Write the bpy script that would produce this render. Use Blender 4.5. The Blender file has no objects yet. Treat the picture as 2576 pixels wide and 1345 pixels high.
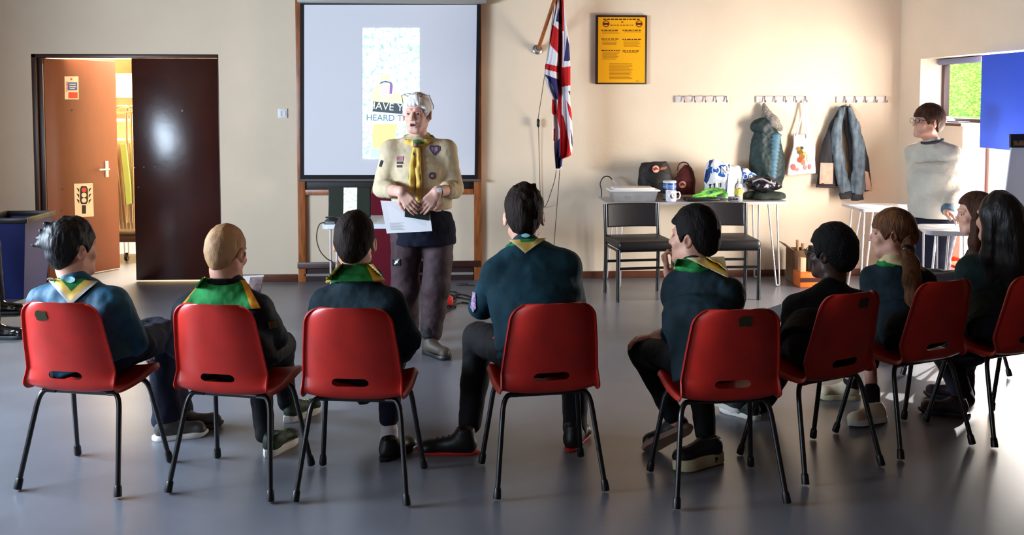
import bpy, bmesh, math, random
import numpy as np
from math import sin, cos, pi, radians, atan, atan2, tan, sqrt
from mathutils import Vector, Matrix

random.seed(7)
SC = bpy.context.scene
COL = SC.collection

# ------------------------------------------------------------------ camera
FPX = 2450.0
CAM_YAW = atan((1288 - 1150) / FPX)
CAM_PITCH = radians(3.3)
CAM_H = 1.6
YC = 250 + FPX * tan(CAM_PITCH)
CF = np.array([sin(CAM_YAW) * cos(CAM_PITCH), cos(CAM_YAW) * cos(CAM_PITCH), -sin(CAM_PITCH)])
CR = np.array([cos(CAM_YAW), -sin(CAM_YAW), 0.0])
CU = np.cross(CR, CF)
CC = np.array([0.0, 0.0, CAM_H])


def ray(x, y):
    return CF + CR * (x - 1288) / FPX - CU * (y - YC) / FPX


def fl(x, y, z=0.0):
    d = ray(x, y)
    return CC + d * ((z - CAM_H) / d[2])


def at(x, y, Y):
    d = ray(x, y)
    return CC + d * (Y / d[1])


def on_x(x, y, X):
    d = ray(x, y)
    return CC + d * (X / d[0])


cam_data = bpy.data.cameras.new('camera')
cam_data.sensor_fit = 'HORIZONTAL'
cam_data.sensor_width = 36.0
cam_data.lens = 36.0 * FPX / 2576
cam_data.shift_y = (YC - 672.5) / 2576
cam_data.clip_end = 200
cam = bpy.data.objects.new('camera', cam_data)
COL.objects.link(cam)
cam.location = (0, 0, CAM_H)
cam.rotation_euler = (pi / 2 - CAM_PITCH, 0, -CAM_YAW)
SC.camera = cam

# ------------------------------------------------------------------ view, world, lights
SC.view_settings.view_transform = 'Standard'
SC.view_settings.look = 'None'
SC.view_settings.gamma = 1
SC.view_settings.use_curve_mapping = False
SC.view_settings.exposure = 0.2
try:
    SC.cycles.max_bounces = 8
    SC.cycles.diffuse_bounces = 4
    SC.cycles.glossy_bounces = 3
    SC.cycles.transmission_bounces = 4
    SC.cycles.transparent_max_bounces = 6
    SC.cycles.sample_clamp_indirect = 6
    SC.cycles.caustics_reflective = False
    SC.cycles.caustics_refractive = False
except Exception:
    pass
world = bpy.data.worlds.new('world')
SC.world = world
world.use_nodes = True
wb = world.node_tree.nodes['Background']
wb.inputs[0].default_value = (0.78, 0.88, 1.0, 1)
wb.inputs[1].default_value = 8.0


def area_light(name, loc, rot, sx, sy, power, color):
    l = bpy.data.lights.new(name, 'AREA')
    l.shape = 'RECTANGLE'
    l.size, l.size_y = sx, sy
    l.energy = power
    l.color = color
    o = bpy.data.objects.new(name, l)
    COL.objects.link(o)
    o.location = loc
    o.rotation_euler = rot
    return o


WALL_Y = 8.62      # face of the back wall
WALL_X = 4.0       # face of the right wall
LEFT_X = -4.3
REAR_Y = -4.5
CEIL = 2.95
# daylight in the glazed door of the right wall and in the windows of the left wall
area_light('door_daylight', (WALL_X + 0.30, 6.95, 1.0), (0, radians(90), 0), 1.8, 1.0, 285, (1.0, 0.92, 0.83))
area_light('left_window_daylight', (LEFT_X + 0.05, 0.4, 1.57), (0, radians(-90), 0), 0.7, 2.5, 60, (0.70, 0.84, 1.0))
area_light('left_window_daylight', (LEFT_X + 0.05, 4.15, 1.57), (0, radians(-90), 0), 0.7, 2.5, 395, (0.66, 0.82, 1.0))
# lamp of the store room
area_light('store_room_lamp', (-2.9, 10.2, 2.70), (0, 0, 0), 1.2, 0.5, 620, (1.0, 0.88, 0.66))
sun = bpy.data.lights.new('sun', 'SUN')
sun.energy = 14.0
sun.angle = radians(0.6)
sun.color = (1.0, 0.95, 0.88)
so = bpy.data.objects.new('sun', sun)
COL.objects.link(so)
so.rotation_euler = Vector((-1.9, -2.0, -1.3)).to_track_quat('-Z', 'Y').to_euler()


# ------------------------------------------------------------------ materials
def lin(c):
    r = []
    for v in c:
        v = v / 255.0
        r.append(v / 12.92 if v <= 0.04045 else ((v + 0.055) / 1.055) ** 2.4)
    return tuple(r) + (1.0,)


MATS = {}


def mat(name, rgb, rough=0.6, spec=0.4, metal=0.0, var=0.0, vscale=8.0, bump=0.0, bscale=60.0, emit=0.0,
        stretch=None, sheen=0.0, coat=0.0, rgb2=None, emit_rgb=None, trans=0.0):
    if name in MATS:
        return MATS[name]
    m = bpy.data.materials.new(name)
    m.use_nodes = True
    nt = m.node_tree
    b = nt.nodes['Principled BSDF']
    b.inputs['Base Color'].default_value = lin(rgb)
    b.inputs['Roughness'].default_value = rough
    b.inputs['Specular IOR Level'].default_value = spec
    b.inputs['Metallic'].default_value = metal
    if sheen:
        b.inputs['Sheen Weight'].default_value = sheen
    if coat:
        b.inputs['Coat Weight'].default_value = coat
        b.inputs['Coat Roughness'].default_value = 0.15
    if trans:
        b.inputs['Transmission Weight'].default_value = trans
    if emit:
        b.inputs['Emission Color'].default_value = lin(emit_rgb or rgb)
        b.inputs['Emission Strength'].default_value = emit
    tc = nt.nodes.new('ShaderNodeTexCoord')
    src = tc.outputs['Object']
    if stretch:
        mp = nt.nodes.new('ShaderNodeMapping')
        mp.inputs['Scale'].default_value = stretch
        nt.links.new(src, mp.inputs['Vector'])
        src = mp.outputs['Vector']
    if var or rgb2:
        n = nt.nodes.new('ShaderNodeTexNoise')
        n.inputs['Scale'].default_value = vscale
        n.inputs['Detail'].default_value = 5
        nt.links.new(src, n.inputs['Vector'])
        mx = nt.nodes.new('ShaderNodeMix')
        mx.data_type = 'RGBA'
        c1 = rgb2 if rgb2 else [max(0, v * (1 - var)) for v in rgb]
        c2 = rgb if rgb2 else [min(255, v * (1 + var)) for v in rgb]
        mx.inputs[6].default_value = lin(c1)
        mx.inputs[7].default_value = lin(c2)
        cr = nt.nodes.new('ShaderNodeMapRange')
        cr.inputs['From Min'].default_value = 0.35
        cr.inputs['From Max'].default_value = 0.65
        nt.links.new(n.outputs['Fac'], cr.inputs['Value'])
        nt.links.new(cr.outputs['Result'], mx.inputs[0])
        nt.links.new(mx.outputs[2], b.inputs['Base Color'])
    if bump:
        n2 = nt.nodes.new('ShaderNodeTexNoise')
        n2.inputs['Scale'].default_value = bscale
        n2.inputs['Detail'].default_value = 4
        nt.links.new(src, n2.inputs['Vector'])
        bp = nt.nodes.new('ShaderNodeBump')
        bp.inputs['Strength'].default_value = bump
        bp.inputs['Distance'].default_value = 0.01
        nt.links.new(n2.outputs['Fac'], bp.inputs['Height'])
        nt.links.new(bp.outputs['Normal'], b.inputs['Normal'])
    MATS[name] = m
    return m


M_WALL = mat('cream_wall_paint', (224, 205, 180), 0.75, 0.25, var=0.02, vscale=1.3, bump=0.12, bscale=40)
M_CEIL = mat('dark_unseen_ceiling', (112, 82, 58), 0.7, 0.2, var=0.15, vscale=6, stretch=(0.3, 6, 1))  # unseen ceiling, darkened to cut bounced light
M_REAR = mat('dark_unseen_wall', (96, 70, 52), 0.7, 0.2, var=0.15, vscale=6, stretch=(6, 6, 0.3))  # unseen walls, dark tone added to absorb bounce
M_SIDE = mat('side_wall_paint', (160, 138, 112), 0.75, 0.2, var=0.03)  # unseen left wall, toned down to weaken the bounce
M_STORE = mat('store_wall_paint', (240, 228, 200), 0.8, 0.2, var=0.03)
M_FLOOR = mat('grey_vinyl_floor', (106, 108, 116), 0.30, 0.6, var=0.06, vscale=2.2, bump=0.03, bscale=25)
M_BROWN = mat('dark_brown_gloss_paint', (58, 26, 20), 0.22, 0.3, var=0.08, vscale=4, bump=0.10, bscale=7)
M_FRAME = mat('dark_brown_frame_paint', (52, 26, 20), 0.4, 0.4)
M_DOOR = mat('orange_brown_door', (124, 66, 36), 0.45, 0.4, var=0.06, vscale=3, stretch=(1, 1, 0.3))
M_SKIRT = mat('brown_skirting', (92, 52, 36), 0.4, 0.4, var=0.1, vscale=5)
M_WOOD = mat('varnished_wood', (148, 84, 42), 0.35, 0.45, var=0.16, vscale=9, stretch=(6, 6, 0.7))
M_BLACK = mat('black_plastic', (18, 17, 18), 0.4, 0.4)
M_BLACKMETAL = mat('black_tube_metal', (22, 20, 21), 0.28, 0.6)
M_WHITE = mat('white_plastic', (228, 226, 224), 0.4, 0.4)
M_PAPER = mat('white_paper', (232, 232, 236), 0.8, 0.1)
M_METAL = mat('steel', (170, 170, 172), 0.3, 0.5, metal=0.9)
M_RED = mat('red_polypropylene', (186, 34, 22), 0.42, 0.45, var=0.05, vscale=10, bump=0.05, bscale=350)


# ------------------------------------------------------------------ mesh helpers
class MB:
    def __init__(self):
        self.v, self.f, self.m, self.s = [], [], [], []

    def add(self, verts, faces, mi=0, smooth=False):
        o = len(self.v)
        self.v += [tuple(map(float, p)) for p in verts]
        for fc in faces:
            self.f.append(tuple(i + o for i in fc))
            self.m.append(mi)
            self.s.append(smooth)
        return self

    def box(self, c, size, rot=None, bevel=0.0, mi=0, seg=2):
        bm = bmesh.new()
        bmesh.ops.create_cube(bm, size=1.0)
        for v in bm.verts:
            v.co = Vector((v.co.x * size[0], v.co.y * size[1], v.co.z * size[2]))
        if bevel:
            bevel = min(bevel, min(size) * 0.49)
            bmesh.ops.bevel(bm, geom=list(bm.edges), offset=bevel, segments=seg, affect='EDGES', profile=0.5)
        bm.verts.ensure_lookup_table()
        M = Matrix.Identity(3) if rot is None else (rot if isinstance(rot, Matrix) else Matrix.Rotation(rot, 3, 'Z'))
        vs = [tuple(M @ v.co + Vector(c)) for v in bm.verts]
        fs = [[v.index for v in f.verts] for f in bm.faces]
        bm.verts.index_update()
        self.add(vs, fs, mi, bool(bevel))
        bm.free()
        return self

    def span(self, x0, x1, y0, y1, z0, z1, bevel=0.0, mi=0):
        return self.box(((x0 + x1) / 2, (y0 + y1) / 2, (z0 + z1) / 2), (abs(x1 - x0), abs(y1 - y0), abs(z1 - z0)), None, bevel, mi)

    def tube(self, path, r, n=10, mi=0, closed=False, caps=True):
        P = [np.array(p, float) for p in path]
        k = len(P)
        rr = r if hasattr(r, '__len__') else [r] * k
        T = []
        for i in range(k):
            if closed:
                t = P[(i + 1) % k] - P[i - 1]
            else:
                t = P[min(i + 1, k - 1)] - P[max(i - 1, 0)]
            T.append(t / (np.linalg.norm(t) + 1e-12))
        ref = np.array([0, 0, 1.0]) if abs(T[0][2]) < 0.9 else np.array([1.0, 0, 0])
        u = np.cross(T[0], ref)
        u /= np.linalg.norm(u)
        vs = []
        for i in range(k):
            u = u - T[i] * np.dot(u, T[i])
            u /= np.linalg.norm(u) + 1e-12
            w = np.cross(T[i], u)
            for j in range(n):
                a = 2 * pi * j / n
                vs.append(P[i] + (u * cos(a) + w * sin(a)) * rr[i])
        fs = []
        for i in range(k if closed else k - 1):
            for j in range(n):
                a, b = i * n + j, i * n + (j + 1) % n
                c, d = ((i + 1) % k) * n + (j + 1) % n, ((i + 1) % k) * n + j
                fs.append((a, b, c, d))
        if caps and not closed:
            fs.append(tuple(range(n))[::-1])
            fs.append(tuple((k - 1) * n + j for j in range(n)))
        self.add(vs, fs, mi, True)
        return self

    def lathe(self, prof, c, n=24, mi=0, axis=None):
        vs, fs = [], []
        k = len(prof)
        for r, z in prof:
            for j in range(n):
                a = 2 * pi * j / n
                vs.append(Vector((r * cos(a), r * sin(a), z)))
        for i in range(k - 1):
            for j in range(n):
                fs.append((i * n + j, i * n + (j + 1) % n, (i + 1) * n + (j + 1) % n, (i + 1) * n + j))
        if prof[0][0] > 1e-6:
            fs.append(tuple(range(n))[::-1])
        if prof[-1][0] > 1e-6:
            fs.append(tuple((k - 1) * n + j for j in range(n)))
        if axis is not None:
            q = Vector(axis).to_track_quat('Z', 'Y')
            vs = [q @ v for v in vs]
        vs = [tuple(v + Vector(c)) for v in vs]
        self.add(vs, fs, mi, True)
        return self

    def prism(self, pts, depth_vec, mi=0):
        """extrude a 3-D polygon by depth_vec"""
        P = [np.array(p, float) for p in pts]
        n = len(P)
        d = np.array(depth_vec, float)
        vs = P + [p + d for p in P]
        fs = [tuple(range(n)), tuple(range(2 * n - 1, n - 1, -1))]
        for i in range(n):
            j = (i + 1) % n
            fs.append((j, i, n + i, n + j))
        self.add(vs, fs, mi)
        return self

    def surf(self, G, thick=0.0, mi=0, mfun=None, smooth=True):
        """grid surface G[i][j] -> points, optional thickness along normals"""
        A = np.array(G, float)
        n, k = A.shape[:2]
        vs = A.reshape(-1, 3)
        fs, ms = [], []
        for i in range(n - 1):
            for j in range(k - 1):
                fs.append((i * k + j, (i + 1) * k + j, (i + 1) * k + j + 1, i * k + j + 1))
                ms.append(mfun(i, j) if mfun else mi)
        if thick:
            du = np.gradient(A, axis=0)
            dv = np.gradient(A, axis=1)
            N = np.cross(du, dv)
            N /= np.linalg.norm(N, axis=2, keepdims=True) + 1e-12
            B = (A - N * thick).reshape(-1, 3)
            o = len(vs)
            vs = np.vstack([vs, B])
            nf = len(fs)
            for q in range(nf):
                fs.append(tuple(x + o for x in fs[q])[::-1])
                ms.append(ms[q])
            ring = [i * k for i in range(n)] + [(n - 1) * k + j for j in range(1, k)] + [i * k + k - 1 for i in range(n - 2, -1, -1)] + [j for j in range(k - 2, 0, -1)]
            for a in range(len(ring)):
                b = (a + 1) % len(ring)
                fs.append((ring[b], ring[a], ring[a] + o, ring[b] + o))
                ms.append(ms[0] if not mfun else ms[min(a, nf - 1)])
        o = len(self.v)
        self.v += [tuple(p) for p in vs]
        for fc, m_ in zip(fs, ms):
            self.f.append(tuple(x + o for x in fc))
            self.m.append(m_)
            self.s.append(smooth)
        return self


def link_mesh(name, verts, faces, mats, mids=None, smooth=None, origin=(0, 0, 0)):
    me = bpy.data.meshes.new(name)
    o0 = np.array(origin, float)
    V = np.asarray(verts, float).reshape(-1, 3) - o0
    me.from_pydata(V.tolist(), [], [list(f) for f in faces] if not isinstance(faces, np.ndarray) else faces.tolist())
    for m in mats:
        me.materials.append(m)
    if mids is not None:
        me.polygons.foreach_set('material_index', np.array(mids, dtype=np.int32))
    if smooth is not None:
        s = np.ones(len(me.polygons), bool) if smooth is True else np.array(smooth, bool)
        me.polygons.foreach_set('use_smooth', s)
    me.update()
    o = bpy.data.objects.new(name, me)
    COL.objects.link(o)
    return o


def auto_smooth(o, ang=40):
    me = o.data
    bm = bmesh.new()
    bm.from_mesh(me)
    for e in bm.edges:
        if len(e.link_faces) == 2 and e.calc_face_angle(0) > radians(ang):
            e.smooth = False
    bm.to_mesh(me)
    bm.free()


def build(name, mb, mats, parent=None, world=True, origin=None):
    """link an MB as one object. With a parent, the points are world points unless world=False"""
    if not isinstance(mats, (list, tuple)):
        mats = [mats]
    if parent is not None and world:
        org = abs_loc(parent)
    elif origin is not None:
        org = origin
    elif parent is None and mb.v:
        V = np.array(mb.v)
        lo, hi = V.min(0), V.max(0)
        org = ((lo[0] + hi[0]) / 2, (lo[1] + hi[1]) / 2, lo[2])
    else:
        org = (0, 0, 0)
    o = link_mesh(name, mb.v, mb.f, mats, mb.m, mb.s, org)
    auto_smooth(o)
    if parent is not None:
        o.parent = parent
    else:
        o.location = org
    return o


def abs_loc(o):
    p = np.array(o.location)
    while o.parent is not None:
        o = o.parent
        p = p + np.array(o.location)
    return p


def tag(o, label=None, cat=None, group=None, kind=None):
    if label:
        o['label'] = label
    if cat:
        o['category'] = cat
    if group:
        o['group'] = group
    if kind:
        o['kind'] = kind
    return o


def thing(name, loc, label, cat, group=None, rz=0.0):
    o = bpy.data.objects.new(name, None)
    o.empty_display_size = 0.1
    COL.objects.link(o)
    o.location = tuple(loc)
    o.rotation_euler = (0, 0, rz)
    return tag(o, label, cat, group)


def struct(name, mb, mats, parent=None):
    o = build(name, mb, mats, parent)
    if parent is None:
        o['kind'] = 'structure'
    return o


KIDS = {}


def copy_tree(o, parent=None):
    c = o.copy()
    COL.objects.link(c)
    if parent is not None:
        c.parent = parent
    for ch in list(o.children):
        copy_tree(ch, c)
    return c


def bez(pts, n=12):
    """Catmull-Rom through points"""
    P = [np.array(p, float) for p in pts]
    P = [2 * P[0] - P[1]] + P + [2 * P[-1] - P[-2]]
    out = []
    for i in range(1, len(P) - 2):
        for t in np.linspace(0, 1, n, endpoint=False):
            a, b, c, d = P[i - 1:i + 3]
            out.append(0.5 * (2 * b + (c - a) * t + (2 * a - 5 * b + 4 * c - d) * t * t + (3 * b - a - 3 * c + d) * t ** 3))
    out.append(P[-2])
    return out


def fillet(pts, r, n=6):
    """polyline with rounded corners"""
    P = [np.array(p, float) for p in pts]
    out = [P[0]]
    for i in range(1, len(P) - 1):
        a, b, c = P[i - 1], P[i], P[i + 1]
        ra = min(r, np.linalg.norm(a - b) * 0.48)
        rc_ = min(r, np.linalg.norm(c - b) * 0.48)
        p0 = b + (a - b) / np.linalg.norm(a - b) * ra
        p1 = b + (c - b) / np.linalg.norm(c - b) * rc_
        for t in np.linspace(0, 1, n):
            out.append((1 - t) ** 2 * p0 + 2 * t * (1 - t) * b + t * t * p1)
    out.append(P[-1])
    return out


def text(name, s, size, loc, rot, m, parent=None, ext=0.001, align='CENTER'):
    c = bpy.data.curves.new(name, 'FONT')
    c.body = s
    c.size = size
    c.extrude = ext
    c.align_x = align
    c.align_y = 'CENTER'
    t = bpy.data.objects.new(name, c)
    COL.objects.link(t)
    me = bpy.data.meshes.new_from_object(t.evaluated_get(bpy.context.evaluated_depsgraph_get()))
    bpy.data.objects.remove(t)
    bpy.data.curves.remove(c)
    me.materials.clear()
    me.materials.append(m)
    o = bpy.data.objects.new(name, me)
    COL.objects.link(o)
    o.rotation_euler = rot
    if parent is not None:
        o.parent = parent
        o.location = tuple(np.array(loc) - abs_loc(parent))
    else:
        o.location = tuple(loc)
    return o

# ================================================================== THE SETTING
def W(px, py, dy=0.0):
    return at(px, py, WALL_Y - dy)


def seam_floor():
    return None


# door opening in the back wall
DX0, DX1 = at(90, 600, WALL_Y)[0], at(557, 600, WALL_Y)[0]
DTOP = 1.99
TH = 0.22
b = MB()
b.span(LEFT_X - 0.3, 6.0, REAR_Y - 0.3, 12.2, -0.12, 0.0)
struct('floor', b, M_FLOOR)
b = MB()
b.span(LEFT_X - 0.3, WALL_X + 0.3, REAR_Y - 0.3, 12.2, CEIL, CEIL + 0.15)
struct('ceiling', b, M_CEIL)
b = MB()
b.span(LEFT_X - 0.3, DX0, WALL_Y, WALL_Y + TH, 0, CEIL)
b.span(DX1, WALL_X + 0.25, WALL_Y, WALL_Y + TH, 0, CEIL)
b.span(DX0, DX1, WALL_Y, WALL_Y + TH, DTOP, CEIL)
struct('wall_back', b, M_WALL)
# right wall: window (1) and a glazed door
WY0, WY1, WZ0, WZ1 = 7.50, 8.235, 1.412, 1.95
GY0, GY1, GZ1 = 6.15, 7.50, 1.95
RT = 0.24
b = MB()
b.span(WALL_X, WALL_X + RT, WY1, WALL_Y + 0.1, 0, CEIL)
b.span(WALL_X, WALL_X + RT, GY1, WY1, 0, WZ0)
b.span(WALL_X, WALL_X + RT, WY0, WY1, WZ1, CEIL)
b.span(WALL_X, WALL_X + RT, GY0, GY1, GZ1, CEIL)
b.span(WALL_X, WALL_X + RT, 5.6, GY0, 0, CEIL)
wr_ = struct('wall_right', b, M_WALL)
b = MB()
b.span(WALL_X, WALL_X + RT, REAR_Y, 5.6, 0, CEIL)
struct('wall_right_unseen_dark', b, M_REAR)  # unseen near stretch of wall, made dark to deepen shade at the right
b = MB()
L0 = [(-0.9, 1.7), (2.85, 5.45)]
LZ0, LZ1 = 1.2, 1.95
ys = [REAR_Y, -0.9, 1.7, 2.85, 5.45, 12.2]
for k in range(0, 6, 2):
    b.span(LEFT_X - 0.24, LEFT_X, ys[k], ys[k + 1], 0, CEIL)
for y0, y1 in L0:
    b.span(LEFT_X - 0.24, LEFT_X, y0, y1, 0, LZ0)
    b.span(LEFT_X - 0.24, LEFT_X, y0, y1, LZ1, CEIL)
struct('wall_left', b, M_SIDE)
b = MB()
b.span(LEFT_X - 0.3, WALL_X + 0.25, REAR_Y - 0.24, REAR_Y, 0, CEIL)
struct('wall_rear', b, M_REAR)
# store room behind the double door
b = MB()
b.span(LEFT_X, WALL_X, 11.6, 11.8, 0, CEIL)
b.span(-1.0, -0.85, WALL_Y + TH, 11.6, 0, CEIL)
struct('wall_store', b, M_STORE)

# skirting boards
b = MB()
b.span(DX1 + 0.012, at(748, 700, WALL_Y)[0], WALL_Y - 0.018, WALL_Y, 0, 0.062, 0.005)
b.span(at(1210, 700, WALL_Y)[0], WALL_X, WALL_Y - 0.018, WALL_Y, 0, 0.062, 0.005)
b.span(LEFT_X, DX0 - 0.01, WALL_Y - 0.018, WALL_Y, 0, 0.062, 0.005)
struct('baseboard_back', b, M_SKIRT)
b = MB()
b.span(WALL_X - 0.018, WALL_X, GY1 + 0.01, WALL_Y - 0.018, 0, 0.062, 0.005)
struct('baseboard_right', b, M_SKIRT)

# door frame
b = MB()
fx0, fx1 = DX0, DX1
b.span(fx0, fx0 + 0.035, WALL_Y + 0.01, WALL_Y + 0.13, 0, DTOP, 0.003)
b.span(fx0 + 0.035, fx0 + 0.075, WALL_Y + 0.05, WALL_Y + 0.13, 0, DTOP - 0.03, 0.003)
b.span(fx1 - 0.012, fx1, WALL_Y + 0.01, WALL_Y + 0.13, 0, DTOP, 0.003)
b.span(fx0, fx1, WALL_Y + 0.01, WALL_Y + 0.13, DTOP - 0.03, DTOP, 0.003)
struct('trim_1', b, M_FRAME)

# closed leaf
LEAF_X0 = at(334, 400, WALL_Y)[0]
b = MB()
b.span(LEAF_X0, fx1 - 0.014, WALL_Y + 0.02, WALL_Y + 0.062, 0.016, DTOP - 0.034, 0.003)
d1 = struct('door_1', b, M_BROWN)
b = MB()
for px, py in [(797, 310), (932, 365)]:
    pass
for px, py, r in [(738 / 2.037, 100 + 652 / 2.037, 0.006), (795 / 2.037, 100 + 650 / 2.037, 0.006), (710 / 2.037, 100 + 755 / 2.037, 0.006), (690 / 2.037, 100 + 655 / 2.037, 0.005)]:
    p = at(px, py, WALL_Y + 0.02)
    b.lathe([(r, 0), (r, 0.003), (r * 0.5, 0.005)], p, 10, 0, (0, -1, 0))
build('screw_head', b, M_METAL, d1)
b = MB()
p = at(933 / 2.037, 100 + 363 / 2.037, WALL_Y + 0.02)
b.lathe([(0.011, 0), (0.011, 0.004), (0.007, 0.004), (0.006, 0.001)], p, 14, 0, (0, -1, 0))
build('peephole', b, M_BLACK, d1)

# open leaf: hinged on the left, swung into the store room
HX, HY = fx0 + 0.078, WALL_Y + 0.07
ANG = radians(57)
leafL = 0.735
ld = np.array([cos(ANG), sin(ANG), 0])
ln = np.array([-sin(ANG), cos(ANG), 0])       # away from the hall


def leaf(s, z, off=0.0):
    return np.array([HX, HY, 0]) + ld * s - ln * off + np.array([0, 0, z])


b = MB()
c = leaf(leafL / 2, 0.016 + (DTOP - 0.05) / 2, -0.021)
b.box(c, (leafL, 0.042, DTOP - 0.05), ANG, 0.003)
d2 = struct('door_2', b, M_DOOR)


def leaf_uv(px, py, off=0.0):
    """where the view ray meets the hall side of the open leaf"""
    d = ray(px, py)
    p0 = leaf(0, 0, off)
    t = np.dot(p0 - CC, -ln) / np.dot(d, -ln)
    return CC + d * t


b = MB()
p = leaf_uv(268, 425)
b.box(p + (-ln) * 0.004, (0.035, 0.008, 0.15), ANG, 0.003)
b.tube(fillet([p - ln * 0.005, p - ln * 0.045, p - ln * 0.045 - ld * 0.11], 0.015), 0.008)
build('door_handle', b, M_WHITE, d2)
b = MB()
for px, py in [(181, 277), (315 / 2.037, 100 + 875 / 2.037), (320 / 2.037, 100 + 765 / 2.037)]:
    p = leaf_uv(px, py)
    b.lathe([(0.009, 0), (0.009, 0.003), (0.005, 0.003)], p, 12, 0, tuple(-ln))
build('door_stud', b, M_BLACK, d2)


def leaf_poly(m, pts, off, mi):
    P = [leaf_uv(x, y, 0) - ln * off for x, y in pts]
    m.prism(P, ln * 0.0006, mi)


def rect(x0, y0, x1, y1):
    return [(x0, y1), (x1, y1), (x1, y0), (x0, y0)]


def disc(cx, cy, rx, ry, n=18):
    return [(cx + rx * cos(2 * pi * k / n), cy - ry * sin(2 * pi * k / n)) for k in range(n)]


M_CREAMP = mat('cream_paper', (236, 214, 186), 0.7, 0.2)
M_SIGNBLUE = mat('sign_blue', (70, 92, 160), 0.6, 0.3)
M_SIGNRED = mat('sign_red', (200, 70, 50), 0.6, 0.3)
M_INK = mat('dark_ink', (52, 42, 38), 0.7, 0.2)
# notice
b = MB()
leaf_poly(b, [(163, 250), (198, 250), (197, 192), (162, 192)], 0.0012, 0)
nt_ = tag(build('door_notice', b, M_CREAMP), 'small cream notice with blue and red panels stuck high on the open brown door', 'notice')
b = MB()
leaf_poly(b, rect(170, 207, 194, 227), 0.0020, 0)
build('blue_panel', b, M_SIGNBLUE, nt_)
b = MB()
leaf_poly(b, rect(172, 232, 195, 247), 0.0020, 0)
build('red_panel', b, M_SIGNRED, nt_)
b = MB()
leaf_poly(b, disc(179, 199, 2.6, 2.6), 0.0020, 0)
for k in range(4):
    leaf_poly(b, rect(167, 205 + 7 * k, 169, 210 + 7 * k), 0.0020, 0)
leaf_poly(b, rect(174, 211, 190, 213), 0.0028, 1)
leaf_poly(b, rect(174, 217, 191, 219), 0.0028, 1)
leaf_poly(b, rect(175, 222, 188, 223.5), 0.0028, 1)
build('symbol', b, [M_SIGNRED, M_CREAMP], nt_)
# traffic light poster
b = MB()
leaf_poly(b, [(189, 546), (236, 544), (233, 460), (186, 462)], 0.0012, 0)
tl = tag(build('traffic_light_poster', b, M_CREAMP), 'cream poster of a traffic light with red on top, stuck low on the open door', 'poster')
b = MB()
cx = 211
leaf_poly(b, [(201, 505), (204, 513), (217, 513), (221, 505), (221, 476), (217, 468), (204, 468), (201, 476)], 0.0019, 0)
build('signal_head', b, M_INK, tl)
b = MB()
for sx in (-1, 1):
    for k in range(3):
        y = 475 + 14 * k
        leaf_poly(b, [(cx + sx * 12, y), (cx + sx * 19, y - 3), (cx + sx * 12, y + 9)][::(1 if sx < 0 else -1)], 0.0019, 0)
leaf_poly(b, rect(206, 516, 216, 537), 0.0019, 0)
build('post_and_visors', b, M_INK, tl)
for k, mm in enumerate([M_SIGNRED, M_CREAMP, M_CREAMP]):
    b = MB()
    leaf_poly(b, disc(cx, 477.5 + 13 * k, 6.2, 6.0), 0.0026, 0)
    build('lens', b, mm, tl)

# window 1
M_GLASS = bpy.data.materials.new('window_glass')
M_GLASS.use_nodes = True
nt = M_GLASS.node_tree
bs = nt.nodes['Principled BSDF']
nt.nodes.remove(bs)
g1 = nt.nodes.new('ShaderNodeBsdfGlossy')
g1.inputs['Roughness'].default_value = 0.02
t1 = nt.nodes.new('ShaderNodeBsdfTransparent')
mxs = nt.nodes.new('ShaderNodeMixShader')
mxs.inputs[0].default_value = 0.06
nt.links.new(t1.outputs[0], mxs.inputs[1])
nt.links.new(g1.outputs[0], mxs.inputs[2])
nt.links.new(mxs.outputs[0], nt.nodes['Material Output'].inputs[0])
M_WINF = mat('brown_window_frame', (70, 42, 32), 0.4, 0.4)
XF = WALL_X + 0.19
b = MB()
b.span(XF, XF + 0.05, WY1 - 0.045, WY1, WZ0, WZ1, 0.003)
b.span(XF, XF + 0.05, WY0, WY0 + 0.045, WZ0, WZ1, 0.003)
b.span(XF, XF + 0.05, WY0, WY1, WZ0, WZ0 + 0.03, 0.003)
b.span(XF, XF + 0.05, WY0, WY1, WZ1 - 0.05, WZ1, 0.003)
w1 = struct('window_1', b, M_WINF)
b = MB()
b.span(XF + 0.022, XF + 0.027, WY0 + 0.04, WY1 - 0.04, WZ0 + 0.02, WZ1 - 0.04)
build('pane', b, M_GLASS, w1)
b = MB()
b.span(WALL_X - 0.03, XF + 0.01, WY0 - 0.02, WY1 + 0.0, WZ0 - 0.025, WZ0 - 0.0005, 0.004)
build('window_sill', b, mat('sill_brown', (86, 54, 40), 0.35, 0.4), w1)
b = MB()
b.span(XF - 0.055, XF - 0.005, WY0 + 0.01, WY1 - 0.01, WZ1 - 0.055, WZ1 - 0.003, 0.018)
bl = build('roller_blind', b, mat('grey_blind', (110, 112, 135), 0.6, 0.3))
tag(bl, 'rolled up grey blind at the top of the small right window', 'blind')
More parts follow.
